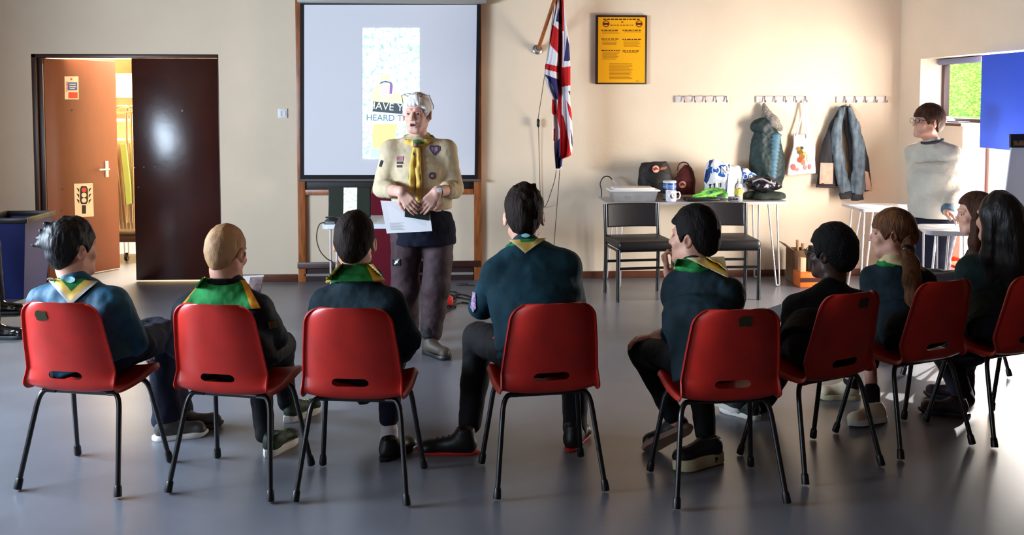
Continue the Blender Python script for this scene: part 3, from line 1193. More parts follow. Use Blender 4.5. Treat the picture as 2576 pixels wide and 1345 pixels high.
# ================================================================== RED CHAIRS
def make_red_chair():
    root = thing('plastic_chair', (0, 0, 0), '', 'chair', 'red plastic chairs of the audience row')
    # shell: profile from the top of the back down to the seat front, swept across
    prof = [(-0.262, 0.800), (-0.258, 0.785), (-0.245, 0.72), (-0.222, 0.62), (-0.202, 0.54), (-0.190, 0.485), (-0.180, 0.446), (-0.160, 0.420), (-0.12, 0.409), (-0.04, 0.410), (0.05, 0.420), (0.13, 0.434), (0.18, 0.432), (0.205, 0.418), (0.212, 0.402)]
    P = np.array(prof)
    P = np.array(bez([(0, a, z) for a, z in P], 5))[:, 1:]
    n = len(P)
    s = np.zeros(n)
    s[1:] = np.cumsum(np.linalg.norm(np.diff(P, axis=0), axis=1))
    s /= s[-1]
    us = np.concatenate([[-1.0, -0.985, -0.96], np.linspace(-0.92, 0.92, 33), [0.96, 0.985, 1.0]])
    G = []
    for i in range(n):
        y, z = P[i]
        # half width along the profile
        w = np.interp(z if i < n * 0.5 else -1, [0.43, 0.50, 0.62, 0.74, 0.80], [0.205, 0.201, 0.190, 0.176, 0.168]) if (y < -0.15 and z > 0.43) else np.interp(y, [-0.15, 0.0, 0.15, 0.22], [0.205, 0.212, 0.208, 0.196])
        top = max(0.0, (z - 0.730) / 0.070) if y < -0.15 else 0.0
        if top > 0:
            w = w - 0.055 * (1 - sqrt(max(0.0, 1 - min(top, 1.0) ** 2)))
        fr = max(0.0, (y - 0.15) / 0.062)
        w -= 0.04 * (1 - sqrt(max(0.0, 1 - min(fr, 1.0) ** 2)))
        # local profile tangent and normal (towards the sitter)
        t = P[min(i + 1, n - 1)] - P[max(i - 1, 0)]
        t /= np.linalg.norm(t)
        nrm = np.array([-t[1], t[0]])
        if nrm[0] < 0 and z > 0.46:
            nrm = -nrm
        if z <= 0.46 and nrm[1] < 0:
            nrm = -nrm
        row = []
        for u in us:
            a = abs(u)
            back = np.clip((z - 0.44) / 0.06, 0, 1) if y < -0.12 else 0.0
            lift = (0.058 * a ** 2.6) * back + (0.022 * a ** 3.0) * (1 - back)
            flange = 0.0
            if a > 0.95:
                flange = -0.020 * (a - 0.95) / 0.05
            nz = nrm[1] * (1 - back)
            crown = -0.010 * a ** 2.2 * top
            row.append((u * w, y + nrm[0] * (lift + flange), z + nz * (lift + flange) + crown))
        G.append(row)
    A = np.array(G)
    b = MB()
    b.surf(A, 0.0)
    me0 = link_mesh('seat_shell', b.v, b.f, [M_RED], None, True)
    mod = me0.modifiers.new('solid', 'SOLIDIFY')
    mod.thickness = 0.006
    mod.offset = 0
    # hand hole low in the back
    c = MB()
    pts = []
    for k in range(24):
        a = 2 * pi * k / 24
        x = 0.048 * (1 if cos(a) > 0 else -1) + 0.026 * cos(a)
        z = 0.487 + (0.020 if sin(a) > 0 else 0.015) * sin(a)
        pts.append((x, -0.28, z))
    c.prism(pts, (0, 0.2, 0))
    cut = link_mesh('cut', c.v, c.f, [M_RED])
    bm = bmesh.new()
    bm.from_mesh(cut.data)
    bmesh.ops.recalc_face_normals(bm, faces=bm.faces)
    bm.to_mesh(cut.data)
    bm.free()
    mb_ = me0.modifiers.new('hole', 'BOOLEAN')
    mb_.operation = 'DIFFERENCE'
    mb_.object = cut
    mb_.solver = 'EXACT'
    dg = bpy.context.evaluated_depsgraph_get()
    dg.update()
    me = bpy.data.meshes.new_from_object(me0.evaluated_get(dg))
    bpy.data.objects.remove(me0)
    bpy.data.objects.remove(cut)
    sh = bpy.data.objects.new('seat_shell', me)
    COL.objects.link(sh)
    me.polygons.foreach_set('use_smooth', np.ones(len(me.polygons), bool))
    auto_smooth(sh, 50)
    sh.parent = root
    # frame under the seat
    b = MB()
    for y in (-0.075, 0.105):
        b.tube([(-0.13, y, 0.389), (0.13, y, 0.389)], 0.011, 10)
    for x in (-0.125, 0.125):
        b.tube([(x, -0.075, 0.389), (x, 0.105, 0.389)], 0.009, 8)
    b.parent = None
    build('under_frame', b, M_BLACKMETAL, root, world=False)
    for sx in (-1, 1):
        for sy, fy_ in ((-1, -0.198), (1, 0.202)):
            top = (sx * 0.12, 0.105 if sy > 0 else -0.085, 0.391)
            bend = (sx * 0.180, 0.112 if sy > 0 else -0.10, 0.397)
            foot = (sx * 0.2245, fy_, 0.012)
            b = MB()
            b.tube(fillet([top, bend, foot], 0.075, 8), 0.0108, 12)
            lg = build('leg', b, M_BLACKMETAL, root, world=False)
            b = MB()
            d = np.array(foot) - np.array(bend)
            d /= np.linalg.norm(d)
            f = np.array(foot)
            b.tube([f - d * 0.040, f - d * 0.034, f - d * 0.006, f + d * 0.004], [0.0125, 0.0150, 0.0165, 0.0160], 12)
            b.v = [(x, y, max(0.0006, z)) for x, y, z in b.v]
            build('rubber_foot', b, M_BLACK, lg, world=False)
    return root


M_GREENMARK = mat('dark_green_paint', (40, 58, 24), 0.6, 0.3, rgb2=(56, 48, 24), vscale=90)


def add_mark(chair, x, z):
    b = MB()
    y = -0.245 + (0.72 - z) * 0.23 - 0.0015 + 0.012 * (abs(x) / 0.17) ** 2 - 0.004
    rn = random.Random(int(x * 1000) + 5)
    pts = []
    for k in range(16):
        a = 2 * pi * k / 16
        q = max(abs(cos(a)), abs(sin(a)))
        r = 0.026 / q ** 0.8 * rn.uniform(0.85, 1.1)
        zz = z + r * sin(a) * 0.8
        pts.append((x + r * cos(a), y - (z - zz) * -0.23, zz))
    b.prism(pts, (0, -0.0008, 0))
    build('painted_mark', b, M_GREENMARK, chair, world=False)


CHAIRS = {
    'A': (-1.538, 4.153, -13.4, 'leftmost red plastic chair, under the boy in the blue-lit jacket'),
    'B': (-0.910, 4.079, -15.2, 'red plastic chair under the blond boy, second from the left'),
    'C': (-0.397, 3.988, -8.0, 'red plastic chair under the boy with white socks, in front of the screen'),
    'D': (0.352, 4.028, 7.4, 'red plastic chair under the tallest boy, right of the screen'),
    'E': (1.062, 3.883, 3.5, 'red plastic chair with green mark, under the boy with chin on hand'),
    'F': (1.557, 4.153, 25.0, 'dark-shadowed red chair under the boy with glasses'),
    'G': (2.095, 4.400, 22.0, 'dark-shadowed red chair under the girl with the ponytail'),
    'I': (2.60, 4.515, 20.0, 'red chair cut by the right edge, under the girl with long black hair'),
    'H': (2.88, 5.40, 35.0, 'red chair mostly hidden, under the girl with long brown hair'),
    'L': (-2.78, 6.33, -78.0, 'red chair beyond the left edge, under the person in black shoes'),
}
_proto = make_red_chair()
CH = {}
for k, (x, y, a, lb) in CHAIRS.items():
    o = _proto if not CH else copy_tree(_proto)
    o.location = (x, y, 0)
    o.rotation_euler = (0, 0, radians(a))
    o['label'] = lb
    CH[k] = o
add_mark(CH['A'], -0.055, 0.745)
add_mark(CH['E'], 0.02, 0.752)
add_mark(CH['F'], 0.03, 0.752)

# ================================================================== BLACK CHAIRS
M_VINYL = mat('black_vinyl', (30, 27, 30), 0.42, 0.5, bump=0.08, bscale=40)


def black_chair(loc, rz, label):
    r = thing('side_chair', loc, label, 'chair', 'black padded chairs at the long table', rz)
    w = 0.225
    for sx in (-1, 1):
        b = MB()
        b.tube(fillet([(sx * w, -0.205, 0.0), (sx * w, -0.185, 0.43), (sx * w, -0.225, 0.735)], 0.1), 0.0155, 10)
        build('leg', b, M_BLACKMETAL, r, world=False)
        b = MB()
        b.tube([(sx * w, 0.19, 0.0), (sx * w, 0.19, 0.415)], 0.0155, 10)
        build('leg', b, M_BLACKMETAL, r, world=False)
    b = MB()
    for sx in (-1, 1):
        b.tube([(sx * w, -0.19, 0.40), (sx * w, 0.19, 0.405)], 0.010, 8)
    b.tube([(-w, 0.19, 0.405), (w, 0.19, 0.405)], 0.010, 8)
    build('seat_frame', b, M_BLACKMETAL, r, world=False)
    b = MB()
    b.tube([(-w, 0.19, 0.265), (w, 0.19, 0.265)], 0.011, 8)
    build('stretcher', b, M_BLACKMETAL, r, world=False)
    b = MB()
    b.tube([(-w, -0.19, 0.265), (w, -0.19, 0.265)], 0.011, 8)
    build('stretcher', b, M_BLACKMETAL, r, world=False)
    b = MB()
    b.box((0, 0.01, 0.45), (0.47, 0.44, 0.075), None, 0.034, 0, 4)
    build('seat', b, M_VINYL, r, world=False)
    G = []
    for i in range(9):
        z = 0.545 + 0.195 * i / 8
        row = []
        for j in range(13):
            u = -1 + 2 * j / 12
            row.append((u * 0.212, -0.186 - 0.0 * u - (z - 0.43) * 0.13 - 0.03 * (1 - u * u), z))
        G.append(row)
    b = MB()
    A = np.array(G)
    c_ = A.reshape(-1, 3).mean(0)
    b.surf(A + np.array([0, 0.012, 0]), 0.028)
    o = build('backrest', b, M_VINYL, r, world=False)
    md = o.modifiers.new('round', 'BEVEL')
    md.width = 0.011
    md.segments = 3
    md.limit_method = 'ANGLE'
    return r


p = fl(1530, 741); q = fl(1660, 736)
ctr = (fl(1534, 741) + fl(1664, 741)) / 2
black_chair((ctr[0] + 0.01, 7.775, 0), radians(180 + 6), 'left black padded chair at the long table, below the white plastic box')
ctr = fl(1818, 741)
black_chair((ctr[0] + 0.01, 7.79, 0), radians(180 - 1), 'right black padded chair at the long table, behind the boy with chin on hand')

# ================================================================== TABLES
M_TOP = mat('grey_white_laminate', (184, 178, 178), 0.3, 0.5)
M_EDGE = mat('table_edge', (150, 140, 135), 0.45, 0.4)
M_LEGM = mat('pale_steel_leg', (206, 200, 200), 0.3, 0.5, metal=0.5)


def table(name, label, corners, zt, legs, th=0.022, group=None, cat='table', mtop=None, edge=None):
    """corners: four floor-plan points; legs: list of hairpin (top point pair, foot) in plan"""
    cx = np.mean([c[0] for c in corners])
    cy = np.mean([c[1] for c in corners])
    r = thing(name, (cx, cy, 0), label, cat, group)
    # rounded corner top
    n = len(corners)
    pts = []
    for i in range(n):
        a, b_, c = np.array(corners[i - 1]), np.array(corners[i]), np.array(corners[(i + 1) % n])
        d0 = (a - b_) / np.linalg.norm(a - b_)
        d1_ = (c - b_) / np.linalg.norm(c - b_)
        for t in np.linspace(0, 1, 6):
            pp = (1 - t) ** 2 * (b_ + d0 * 0.04) + 2 * t * (1 - t) * b_ + t * t * (b_ + d1_ * 0.04)
            pts.append((pp[0], pp[1], zt - th))
    b = MB()
    b.prism(pts[::-1] if False else pts, (0, 0, th))
    tp = build('tabletop', b, mtop or M_TOP, r)
    bm = bmesh.new()
    bm.from_mesh(tp.data)
    bmesh.ops.recalc_face_normals(bm, faces=bm.faces)
    bm.to_mesh(tp.data)
    bm.free()
    for (a, c, f) in legs:
        f0 = np.array([f[0], f[1], 0.008])
        a_ = np.array([a[0], a[1], zt - th - 0.004])
        c_ = np.array([c[0], c[1], zt - th - 0.004])
        e = (c_ - a_) / (np.linalg.norm(c_ - a_) + 1e-9) * 0.014
        b = MB()
        b.tube(fillet([a_, f0 - e, f0 + e, c_], 0.012, 5), 0.0075, 8)
        build('leg', b, M_LEGM, r)
        b = MB()
        b.box(((a_ + c_) / 2 + np.array([0, 0, -0.002])), (abs(c_[0] - a_[0]) + 0.03, abs(c_[1] - a_[1]) + 0.03, 0.010), None, 0.002)
        b2 = build('mounting_plate', b, M_EDGE, r.children[-1])
    return r


YF, YB = 8.085, 8.585
TZ = 0.735
xl, xr = at(1524, 513, YF)[0], at(1984, 511, YF)[0]
LONGZ = TZ
fA, fB = fl(1956, 723), fl(1556, 729)
hp = []
hp.append(((at(1936, 520, YF + .06)[0], YF + 0.10), (at(1958, 520, YF + .06)[0], YF + 0.10), (at(1957, 700, YF + .06)[0], YF + 0.06)))
hp.append(((at(1893, 520, 8.5)[0], YB - 0.08), (at(1909, 520, 8.5)[0], YB - 0.08), (at(1905, 520, 8.54)[0], YB - 0.04)))
hp.append(((at(1552, 520, YF + .06)[0], YF + 0.10), (at(1567, 520, YF + .06)[0], YF + 0.10), (at(1556, 700, YF + .06)[0], YF + 0.06)))
hp.append(((at(1530, 520, 8.5)[0], YB - 0.08), (at(1545, 520, 8.5)[0], YB - 0.08), (at(1524, 520, 8.54)[0], YB - 0.04)))
table('folding_table', 'long grey topped table against the wall, loaded with bags and cups', [(xl, YF), (xr, YF), (xr + 0.02, YB), (xl - 0.0, YB)], TZ, hp, 0.024)
# table with papers far right, by the wall corner
ax0 = at(2150, 527, 7.75)[0]
tA = table('folding_table', 'white table with papers behind the ponytail girl, near the corner', [(ax0, 7.62), (ax0 + 1.25, 7.42), (ax0 + 1.32, 7.92), (ax0 + 0.02, 8.10)], 0.72,
           [((ax0 + 0.06, 7.70), (ax0 + 0.13, 7.70), (ax0 + 0.035, 7.66)), ((ax0 + 0.08, 8.0), (ax0 + 0.16, 8.0), (ax0 + 0.06, 8.04)), ((ax0 + 1.10, 7.55), (ax0 + 1.18, 7.55), (ax0 + 1.2, 7.50)), ((ax0 + 1.15, 7.85), (ax0 + 1.22, 7.85), (ax0 + 1.25, 7.88))])
p0 = at(2326, 588, 6.33)
bx0 = p0[0]
tB = table('folding_table', 'white table with papers in front of the woman in the white jumper', [(bx0, 6.30), (bx0 + 0.44, 6.19), (bx0 + 0.52, 6.62), (at(2318, 580, 6.6)[0], 6.66)], 0.725,
           [((bx0 + 0.09, 6.34), (bx0 + 0.17, 6.34), (bx0 + 0.115, 6.33)), ((bx0 + 0.10, 6.55), (bx0 + 0.18, 6.53), (bx0 + 0.13, 6.56)), ((bx0 + 0.32, 6.27), (bx0 + 0.40, 6.27), (bx0 + 0.38, 6.24)), ((bx0 + 0.38, 6.54), (bx0 + 0.46, 6.54), (bx0 + 0.44, 6.57))], 0.03)


def sheet(name, label, ctr, w, h, rz, z, m=M_PAPER, th=0.0012, cat='paper', group=None):
    b = MB()
    b.box((ctr[0], ctr[1], z + th / 2), (w, h, th), rz)
    return tag(build(name, b, m), label, cat, group)


sheet('paper_sheet', 'white sheet lying nearest the end of the corner table', (ax0 + 0.17, 7.82), 0.21, 0.297, 0.5, 0.7205, cat='paper', group='papers on the corner table')
sheet('paper_sheet', 'white sheet lying further along the corner table', (ax0 + 0.50, 7.78), 0.21, 0.297, -0.3, 0.7205, cat='paper', group='papers on the corner table')
sheet('paper_sheet', 'white sheet at the end of the table before the white jumper woman', (bx0 + 0.10, 6.49), 0.19, 0.25, 0.2, 0.7255, group='papers on the near right table')
sheet('paper_sheet', 'white sheet under the hand of the woman in the white jumper', (bx0 + 0.34, 6.42), 0.21, 0.297, 0.25, 0.7255, group='papers on the near right table')

# laptop table
lt0, lt1 = at(811, 571, 6.88)[0], at(1112, 571, 6.88)[0]
table('laptop_table', 'small white table holding the laptop below the screen', [(lt0, 6.85), (lt1, 6.85), (lt1, 7.38), (lt0, 7.38)], 0.725,
      [((lt0 + 0.05, 6.93), (lt0 + 0.10, 6.93), (lt0 + 0.065, 6.90)), ((lt0 + 0.05, 7.30), (lt0 + 0.10, 7.30), (lt0 + 0.065, 7.33)), ((lt1 - 0.10, 6.93), (lt1 - 0.05, 6.93), (lt1 - 0.065, 6.90)), ((lt1 - 0.10, 7.30), (lt1 - 0.05, 7.30), (lt1 - 0.065, 7.33))],
      0.032, None, 'table', mat('white_laminate', (222, 226, 232), 0.25, 0.5))
# maroon felt board leaning behind it
b = MB()
x0, x1 = at(845, 560, 8.3)[0], at(1036, 560, 8.3)[0]
Rt = Matrix.Rotation(radians(-6), 3, 'X')
zc = (at(900, 488, 8.3)[2] + 0.0) / 2
b.box(((x0 + x1) / 2, 8.35, zc), (x1 - x0, 0.03, 2 * zc - 0.005), Rt, 0.006)
tag(build('felt_board', b, mat('maroon_felt', (96, 16, 34), 0.85, 0.2, bump=0.1, bscale=200)), 'maroon felt board leaning on the wall behind the laptop table', 'board')
# laptop
LPY = 7.10
lp = thing('laptop', (at(876, 552, LPY)[0], LPY, 0.7255), 'open black laptop showing the same picture as the screen', 'laptop')
x0, x1 = at(824, 552, LPY)[0], at(932, 552, LPY)[0]
b = MB()
b.span(x0, x1, 6.925, 7.12, 0.7258, 0.742, 0.004)
build('base', b, M_BLACK, lp)
b = MB()
b.span(x0 + 0.02, x1 - 0.02, 6.985, 7.10, 0.7422, 0.7432)
build('keyboard', b, mat('keyboard', (40, 40, 44), 0.5, 0.3), lp)
lean = radians(12)
hz = 0.225
b = MB()
Rl = Matrix.Rotation(-lean, 3, 'X')
cz = np.array([(x0 + x1) / 2, 7.128 + sin(lean) * hz / 2, 0.743 + cos(lean) * hz / 2])
b.box(cz, (x1 - x0, 0.009, hz), Rl, 0.003)
lid = build('lid', b, M_BLACK, lp)
b = MB()
nv = np.array([0, -cos(lean), sin(lean)])
b.box(cz + nv * 0.0058, (x1 - x0 - 0.016, 0.001, hz - 0.016), Rl)
scr = build('display', b, mat('laptop_screen_dark', (28, 34, 30), 0.3, 0.5, emit=0.25, emit_rgb=(50, 60, 52)), lid)
b = MB()
uz = np.array([0, sin(lean), cos(lean)])
b.box(cz + nv * 0.0066 + np.array([0.005, 0, 0]), (0.098, 0.0006, hz - 0.018), Rl)
M_PIC2 = M_PIC.copy()
M_PIC2.name = 'laptop_picture'
for nd in M_PIC2.node_tree.nodes:
    if nd.type == 'VALTORGB':
        for e_, c_ in zip(nd.color_ramp.elements, [(30, 50, 30), (90, 120, 70), (150, 180, 140), (235, 245, 250)]):
            e_.color = lin(c_)
    if nd.type == 'TEX_NOISE' and nd.inputs['Scale'].default_value > 10:
        nd.inputs['Scale'].default_value = 60
build('display_picture', b, M_PIC2, lid)
b = MB()
b.box(cz + nv * 0.0074 + uz * (-0.075) + np.array([0.012, 0, 0]), (0.055, 0.0006, 0.03), Rl, 0)
build('display_figure', b, PY, lid)
# pointer and cable on the laptop table
b = MB()
b.tube([(lt0 - 0.02, 7.20, 0.733), (lt0 + 0.055, 7.20, 0.733)], 0.0065, 8)
tag(build('marker_pen', b, mat('dark_pen', (60, 46, 40), 0.4, 0.4)), 'dark pen lying over the left edge of the laptop table', 'pen')
b = MB()
b.box((lt0 + 0.050, 6.885, 0.7336), (0.075, 0.045, 0.015), 0.05, 0.005)
ad = tag(build('cable_adapter', b, mat('grey_adapter', (120, 130, 132), 0.4, 0.4)), 'small grey cable adapter at the corner of the laptop table', 'adapter')
b = MB()
b.tube(bez([(lt0 + 0.035, 6.885, 0.735), at(806, 562, 6.84), at(798, 580, 6.83), at(797, 605, 6.83), at(806, 632, 6.83), at(822, 650, 6.84), at(838, 662, 6.9), at(845, 700, 7.0)]), 0.004, 8)
build('cable', b, mat('brown_cable', (70, 50, 40), 0.6, 0.3), ad)

# red extension reel with cables on the floor
rl = thing('extension_block', fl(1120, 772), 'red extension block with tangled black cables on the floor behind the presenter', 'extension lead')
c0 = fl(1120, 772)
b = MB()
b.box((c0[0], c0[1] + 0.02, 0.05), (0.10, 0.12, 0.08), 0.3, 0.02)
build('housing', b, mat('bright_red_plastic', (205, 40, 36), 0.35, 0.5), rl)
b = MB()
b.box((c0[0], c0[1] + 0.02, 0.012), (0.14, 0.16, 0.022), 0.3, 0.008)
build('base', b, M_BLACK, rl)
for pts in ([(1132, 760), (1150, 742), (1142, 735), (1120, 737), (1150, 748), (1185, 755)], [(1130, 772), (1160, 762), (1180, 764), (1215, 760)], [(1120, 778), (1142, 773), (1110, 792), (1090, 800)], [(1135, 766), (1147, 756), (1145, 744), (1165, 742), (1195, 752)], [(1178, 716), (1150, 717), (1195, 719)]):
    b = MB()
    b.tube(bez([fl(x, y) + np.array([0, 0, 0.006]) for x, y in pts]), 0.0055, 8)
    build('cable', b, M_BLACK, rl)

# ================================================================== PEOPLE: a small distance-field modeller
def nrm(v):
    v = np.array(v, float)
    return v / (np.linalg.norm(v) + 1e-12)


def vnoise(p, freq, seed=0):
    q = p * freq + seed * 17.3
    i = np.floor(q).astype(np.int64)
    f = q - i
    f = f * f * (3 - 2 * f)

    def h(a, b_, c):
        n = (a * 374761393 + b_ * 668265263 + c * 2147483647 + seed * 144665) & 0x7fffffff
        n = ((n ^ (n >> 13)) * 1274126177) & 0x7fffffff
        return ((n ^ (n >> 16)) & 0xffff) / 65535.0
    x, y, z = i[:, 0], i[:, 1], i[:, 2]
    fx, fy, fz = f[:, 0], f[:, 1], f[:, 2]
    r = 0
    for dx in (0, 1):
        for dy in (0, 1):
            for dz in (0, 1):
                r = r + h(x + dx, y + dy, z + dz) * (fx if dx else 1 - fx) * (fy if dy else 1 - fy) * (fz if dz else 1 - fz)
    return r * 2 - 1


def smin(a, b, k):
    if k <= 0:
        return np.minimum(a, b)
    h = np.clip(0.5 + 0.5 * (b - a) / k, 0, 1)
    return b + (a - b) * h - k * h * (1 - h)


class SDF:
    def __init__(self, k=0.03):
        self.ops = []
        self.k = k
        self.disp = []
        self.fin = []
        self.lo = np.full(3, 1e9)
        self.hi = np.full(3, -1e9)

    def grow(self, c, r):
        c = np.array(c, float)
        self.lo = np.minimum(self.lo, c - r)
        self.hi = np.maximum(self.hi, c + r)

    def rc(self, a, b, ra, rb=None, k=None, op='u'):
        rb = ra if rb is None else rb
        a, b = np.array(a, float), np.array(b, float)
        if op == 'u':
            self.grow(a, ra)
            self.grow(b, rb)
        ab = b - a
        L2 = float(ab @ ab) + 1e-12

        def f(p):
            t = np.clip((p - a) @ ab / L2, 0, 1)
            q = p - a - t[:, None] * ab
            return np.sqrt((q * q).sum(1)) - (ra + (rb - ra) * t)
        self.ops.append((op, f, self.k if k is None else k))
        return self

    def chain(self, pts, rs, k=None, op='u'):
        for i in range(len(pts) - 1):
            self.rc(pts[i], pts[i + 1], rs[i], rs[i + 1], k, op)
        return self

    def ell(self, c, r, R=None, k=None, op='u'):
        c, r = np.array(c, float), np.array(r, float)
        R = np.eye(3) if R is None else R       # columns are the local axes in world space
        if op == 'u':
            self.grow(c, r.max())

        def f(p):
            q = (p - c) @ R
            k0 = np.sqrt(((q / r) ** 2).sum(1))
            k1 = np.sqrt(((q / (r * r)) ** 2).sum(1)) + 1e-9
            return k0 * (k0 - 1) / k1
        self.ops.append((op, f, self.k if k is None else k))
        return self

    def rbox(self, c, half, R=None, rad=0.01, k=None, op='u'):
        c, half = np.array(c, float), np.array(half, float)
        R = np.eye(3) if R is None else R
        if op == 'u':
            self.grow(c, float(np.linalg.norm(half)))

        def f(p):
            q = np.abs((p - c) @ R) - half + rad
            return np.sqrt((np.maximum(q, 0) ** 2).sum(1)) + np.minimum(q.max(1), 0) - rad
        self.ops.append((op, f, self.k if k is None else k))
        return self

    def loft(self, st, k=None):
        """st: list of (centre, rx, ry, lateral)"""
        if len(st) > 2:
            cs = bez([q[0] for q in st], 3)
            n_ = len(cs) - 1
            tt = np.linspace(0, len(st) - 1, n_ + 1)
            ix = np.arange(len(st))
            lat = np.array([nrm(q[3]) for q in st])
            st = [(cs[i], float(np.interp(tt[i], ix, [q[1] for q in st])), float(np.interp(tt[i], ix, [q[2] for q in st])),
                   [float(np.interp(tt[i], ix, lat[:, a])) for a in range(3)]) for i in range(n_ + 1)]
        segs = []
        for i in range(len(st) - 1):
            (A, ax, ay, aw), (B, bx_, by_, bw) = st[i], st[i + 1]
            A, B = np.array(A, float), np.array(B, float)
            self.grow(A, max(ax, ay))
            self.grow(B, max(bx_, by_))
            ab = B - A
            L = np.linalg.norm(ab)
            z = ab / L
            w = nrm(nrm(aw) + nrm(bw))
            w = nrm(w - z * (w @ z))
            wa, wb = nrm(np.array(aw) - z * (np.array(aw) @ z)), nrm(np.array(bw) - z * (np.array(bw) @ z))
            segs.append((A, L, z, wa, wb, np.cross(z, w), ax, bx_, ay, by_))

        def g(p):
            best = np.full(len(p), 1e18)
            D = np.zeros(len(p))
            for i, (A, L, z, wa, wb, fr, ax, bx_, ay, by_) in enumerate(segs):
                q0 = p - A
                h = q0 @ z
                t = np.clip(h / L, 0, 1)
                q = q0 - (t * L)[:, None] * z
                r2 = (q * q).sum(1)
                rx, ry = ax + (bx_ - ax) * t, ay + (by_ - ay) * t
                lx = (q @ wa) * (1 - t) + (q @ wb) * t
                end = ((h < 0) & (i == 0)) | ((h > L) & (i == len(segs) - 1))
                ly = np.where(end, np.abs(q @ fr), np.sqrt(np.maximum(r2 - lx * lx, 0)))
                k0 = np.sqrt((lx / rx) ** 2 + (ly / ry) ** 2)
                k1 = np.sqrt((lx / rx ** 2) ** 2 + (ly / ry ** 2) ** 2) + 1e-9
                d = k0 * (k0 - 1) / k1
                e = np.maximum(np.maximum(-h, h - L), 0)
                d = np.where(end, np.sqrt(np.maximum(d, 0) ** 2 + e ** 2) + np.minimum(d, 0) * 0.0, d)
                m = r2 < best
                best = np.where(m, r2, best)
                D = np.where(m, d, D)
            return D
        self.ops.append(('u', g, self.k if k is None else k))
        return self

    def cut(self, f, k=0.0):
        self.fin.append((f, k))
        return self

    def plane(self, p0, n, k=0.004):
        """keep the side the normal n points away from"""
        p0, n = np.array(p0, float), nrm(n)
        return self.cut(lambda p: (p - p0) @ n, k)

    def wrinkle(self, amp, freq, seed=0, stretch=(1, 1, 1)):
        self.disp.append((amp, freq, seed, np.array(stretch, float)))
        return self

    def __call__(self, p):
        d = None
        for op, f, k in self.ops:
            v = f(p)
            if d is None:
                d = v
            elif op == 'u':
                d = smin(d, v, k)
            elif op == 's':
                d = -smin(-d, v, k)
            else:
                d = -smin(-d, -v, k)
        for amp, fr, sd, st in self.disp:
            d = d + amp * vnoise(p * st, fr, sd)
        for f, k in self.fin:
            d = -smin(-d, -f(p), k)
        return d

    def mesh(self, h):
        pad = 0.02 + sum(abs(a) for a, _, _, _ in self.disp)
        lo, hi = self.lo - pad, self.hi + pad
        nb = np.ceil((hi - lo) / (4 * h)).astype(int) + 1
        n = nb * 4
        gx = [lo[a] + 4 * h * (np.arange(nb[a]) + 0.375) for a in range(3)]
        C = np.stack(np.meshgrid(*gx, indexing='ij'), -1).reshape(-1, 3)
        dc = self(C)
        act = np.abs(dc) < 4 * h * 2.2 + 0.015 + sum(abs(a) for a, _, _, _ in self.disp)
        D = np.empty(n, np.float32)
        D.reshape(nb[0], 4, nb[1], 4, nb[2], 4)[:] = dc.reshape(nb)[:, None, :, None, :, None]
        ai = np.argwhere(act.reshape(nb))
        off = np.stack(np.meshgrid(range(4), range(4), range(4), indexing='ij'), -1).reshape(-1, 3)
        idx = (ai[:, None, :] * 4 + off[None]).reshape(-1, 3)
        out = np.empty(len(idx), np.float32)
        for s in range(0, len(idx), 200000):
            out[s:s + 200000] = self(lo + h * idx[s:s + 200000])
        D[idx[:, 0], idx[:, 1], idx[:, 2]] = out
        return surface_nets(D, lo, h)


def surface_nets(D, lo, h):
    ins = D < 0
    nx_, ny_, nz_ = D.shape
    sh = (nx_ - 1, ny_ - 1, nz_ - 1)
    cnt = np.zeros(sh, np.int8)
    for dx in (0, 1):
        for dy in (0, 1):
            for dz in (0, 1):
                cnt += ins[dx:dx + sh[0], dy:dy + sh[1], dz:dz + sh[2]]
    cells = np.argwhere((cnt > 0) & (cnt < 8))
    vid = np.full(sh, -1, np.int64)
    vid[cells[:, 0], cells[:, 1], cells[:, 2]] = np.arange(len(cells))
    acc = np.zeros((len(cells), 3))
    num = np.zeros(len(cells))
    corner = [(a, b, c) for a in (0, 1) for b in (0, 1) for c in (0, 1)]
    for a in corner:
        for ax in range(3):
            if a[ax]:
                continue
            b = list(a)
            b[ax] = 1
            va = D[cells[:, 0] + a[0], cells[:, 1] + a[1], cells[:, 2] + a[2]]
            vb = D[cells[:, 0] + b[0], cells[:, 1] + b[1], cells[:, 2] + b[2]]
            m = (va < 0) != (vb < 0)
            t = va[m] / (va[m] - vb[m])
            pt = np.tile(np.array(a, float), (m.sum(), 1))
            pt[:, ax] = t
            acc[m] += pt
            num[m] += 1
    V = lo + h * (cells + acc / num[:, None])
    quads = []
    for ax in range(3):
        b_, c_ = (ax + 1) % 3, (ax + 2) % 3
        s1 = [slice(None)] * 3
        s2 = [slice(None)] * 3
        s1[ax], s2[ax] = slice(0, -1), slice(1, None)
        A, B = ins[tuple(s1)], ins[tuple(s2)]
        for sign, M in ((1, A & ~B), (-1, ~A & B)):
            e = np.argwhere(M)
            e = e[(e[:, b_] > 0) & (e[:, c_] > 0)]
            if not len(e):
                continue
            q = []
            for db, dc_ in ((-1, -1), (0, -1), (0, 0), (-1, 0)):
                k = e.copy()
                k[:, b_] += db
                k[:, c_] += dc_
                k = np.minimum(k, np.array(sh) - 1)
                q.append(vid[k[:, 0], k[:, 1], k[:, 2]])
            q = np.stack(q, 1)
            q = q[(q >= 0).all(1)]
            quads.append(q if sign > 0 else q[:, ::-1])
    return V, np.concatenate(quads)


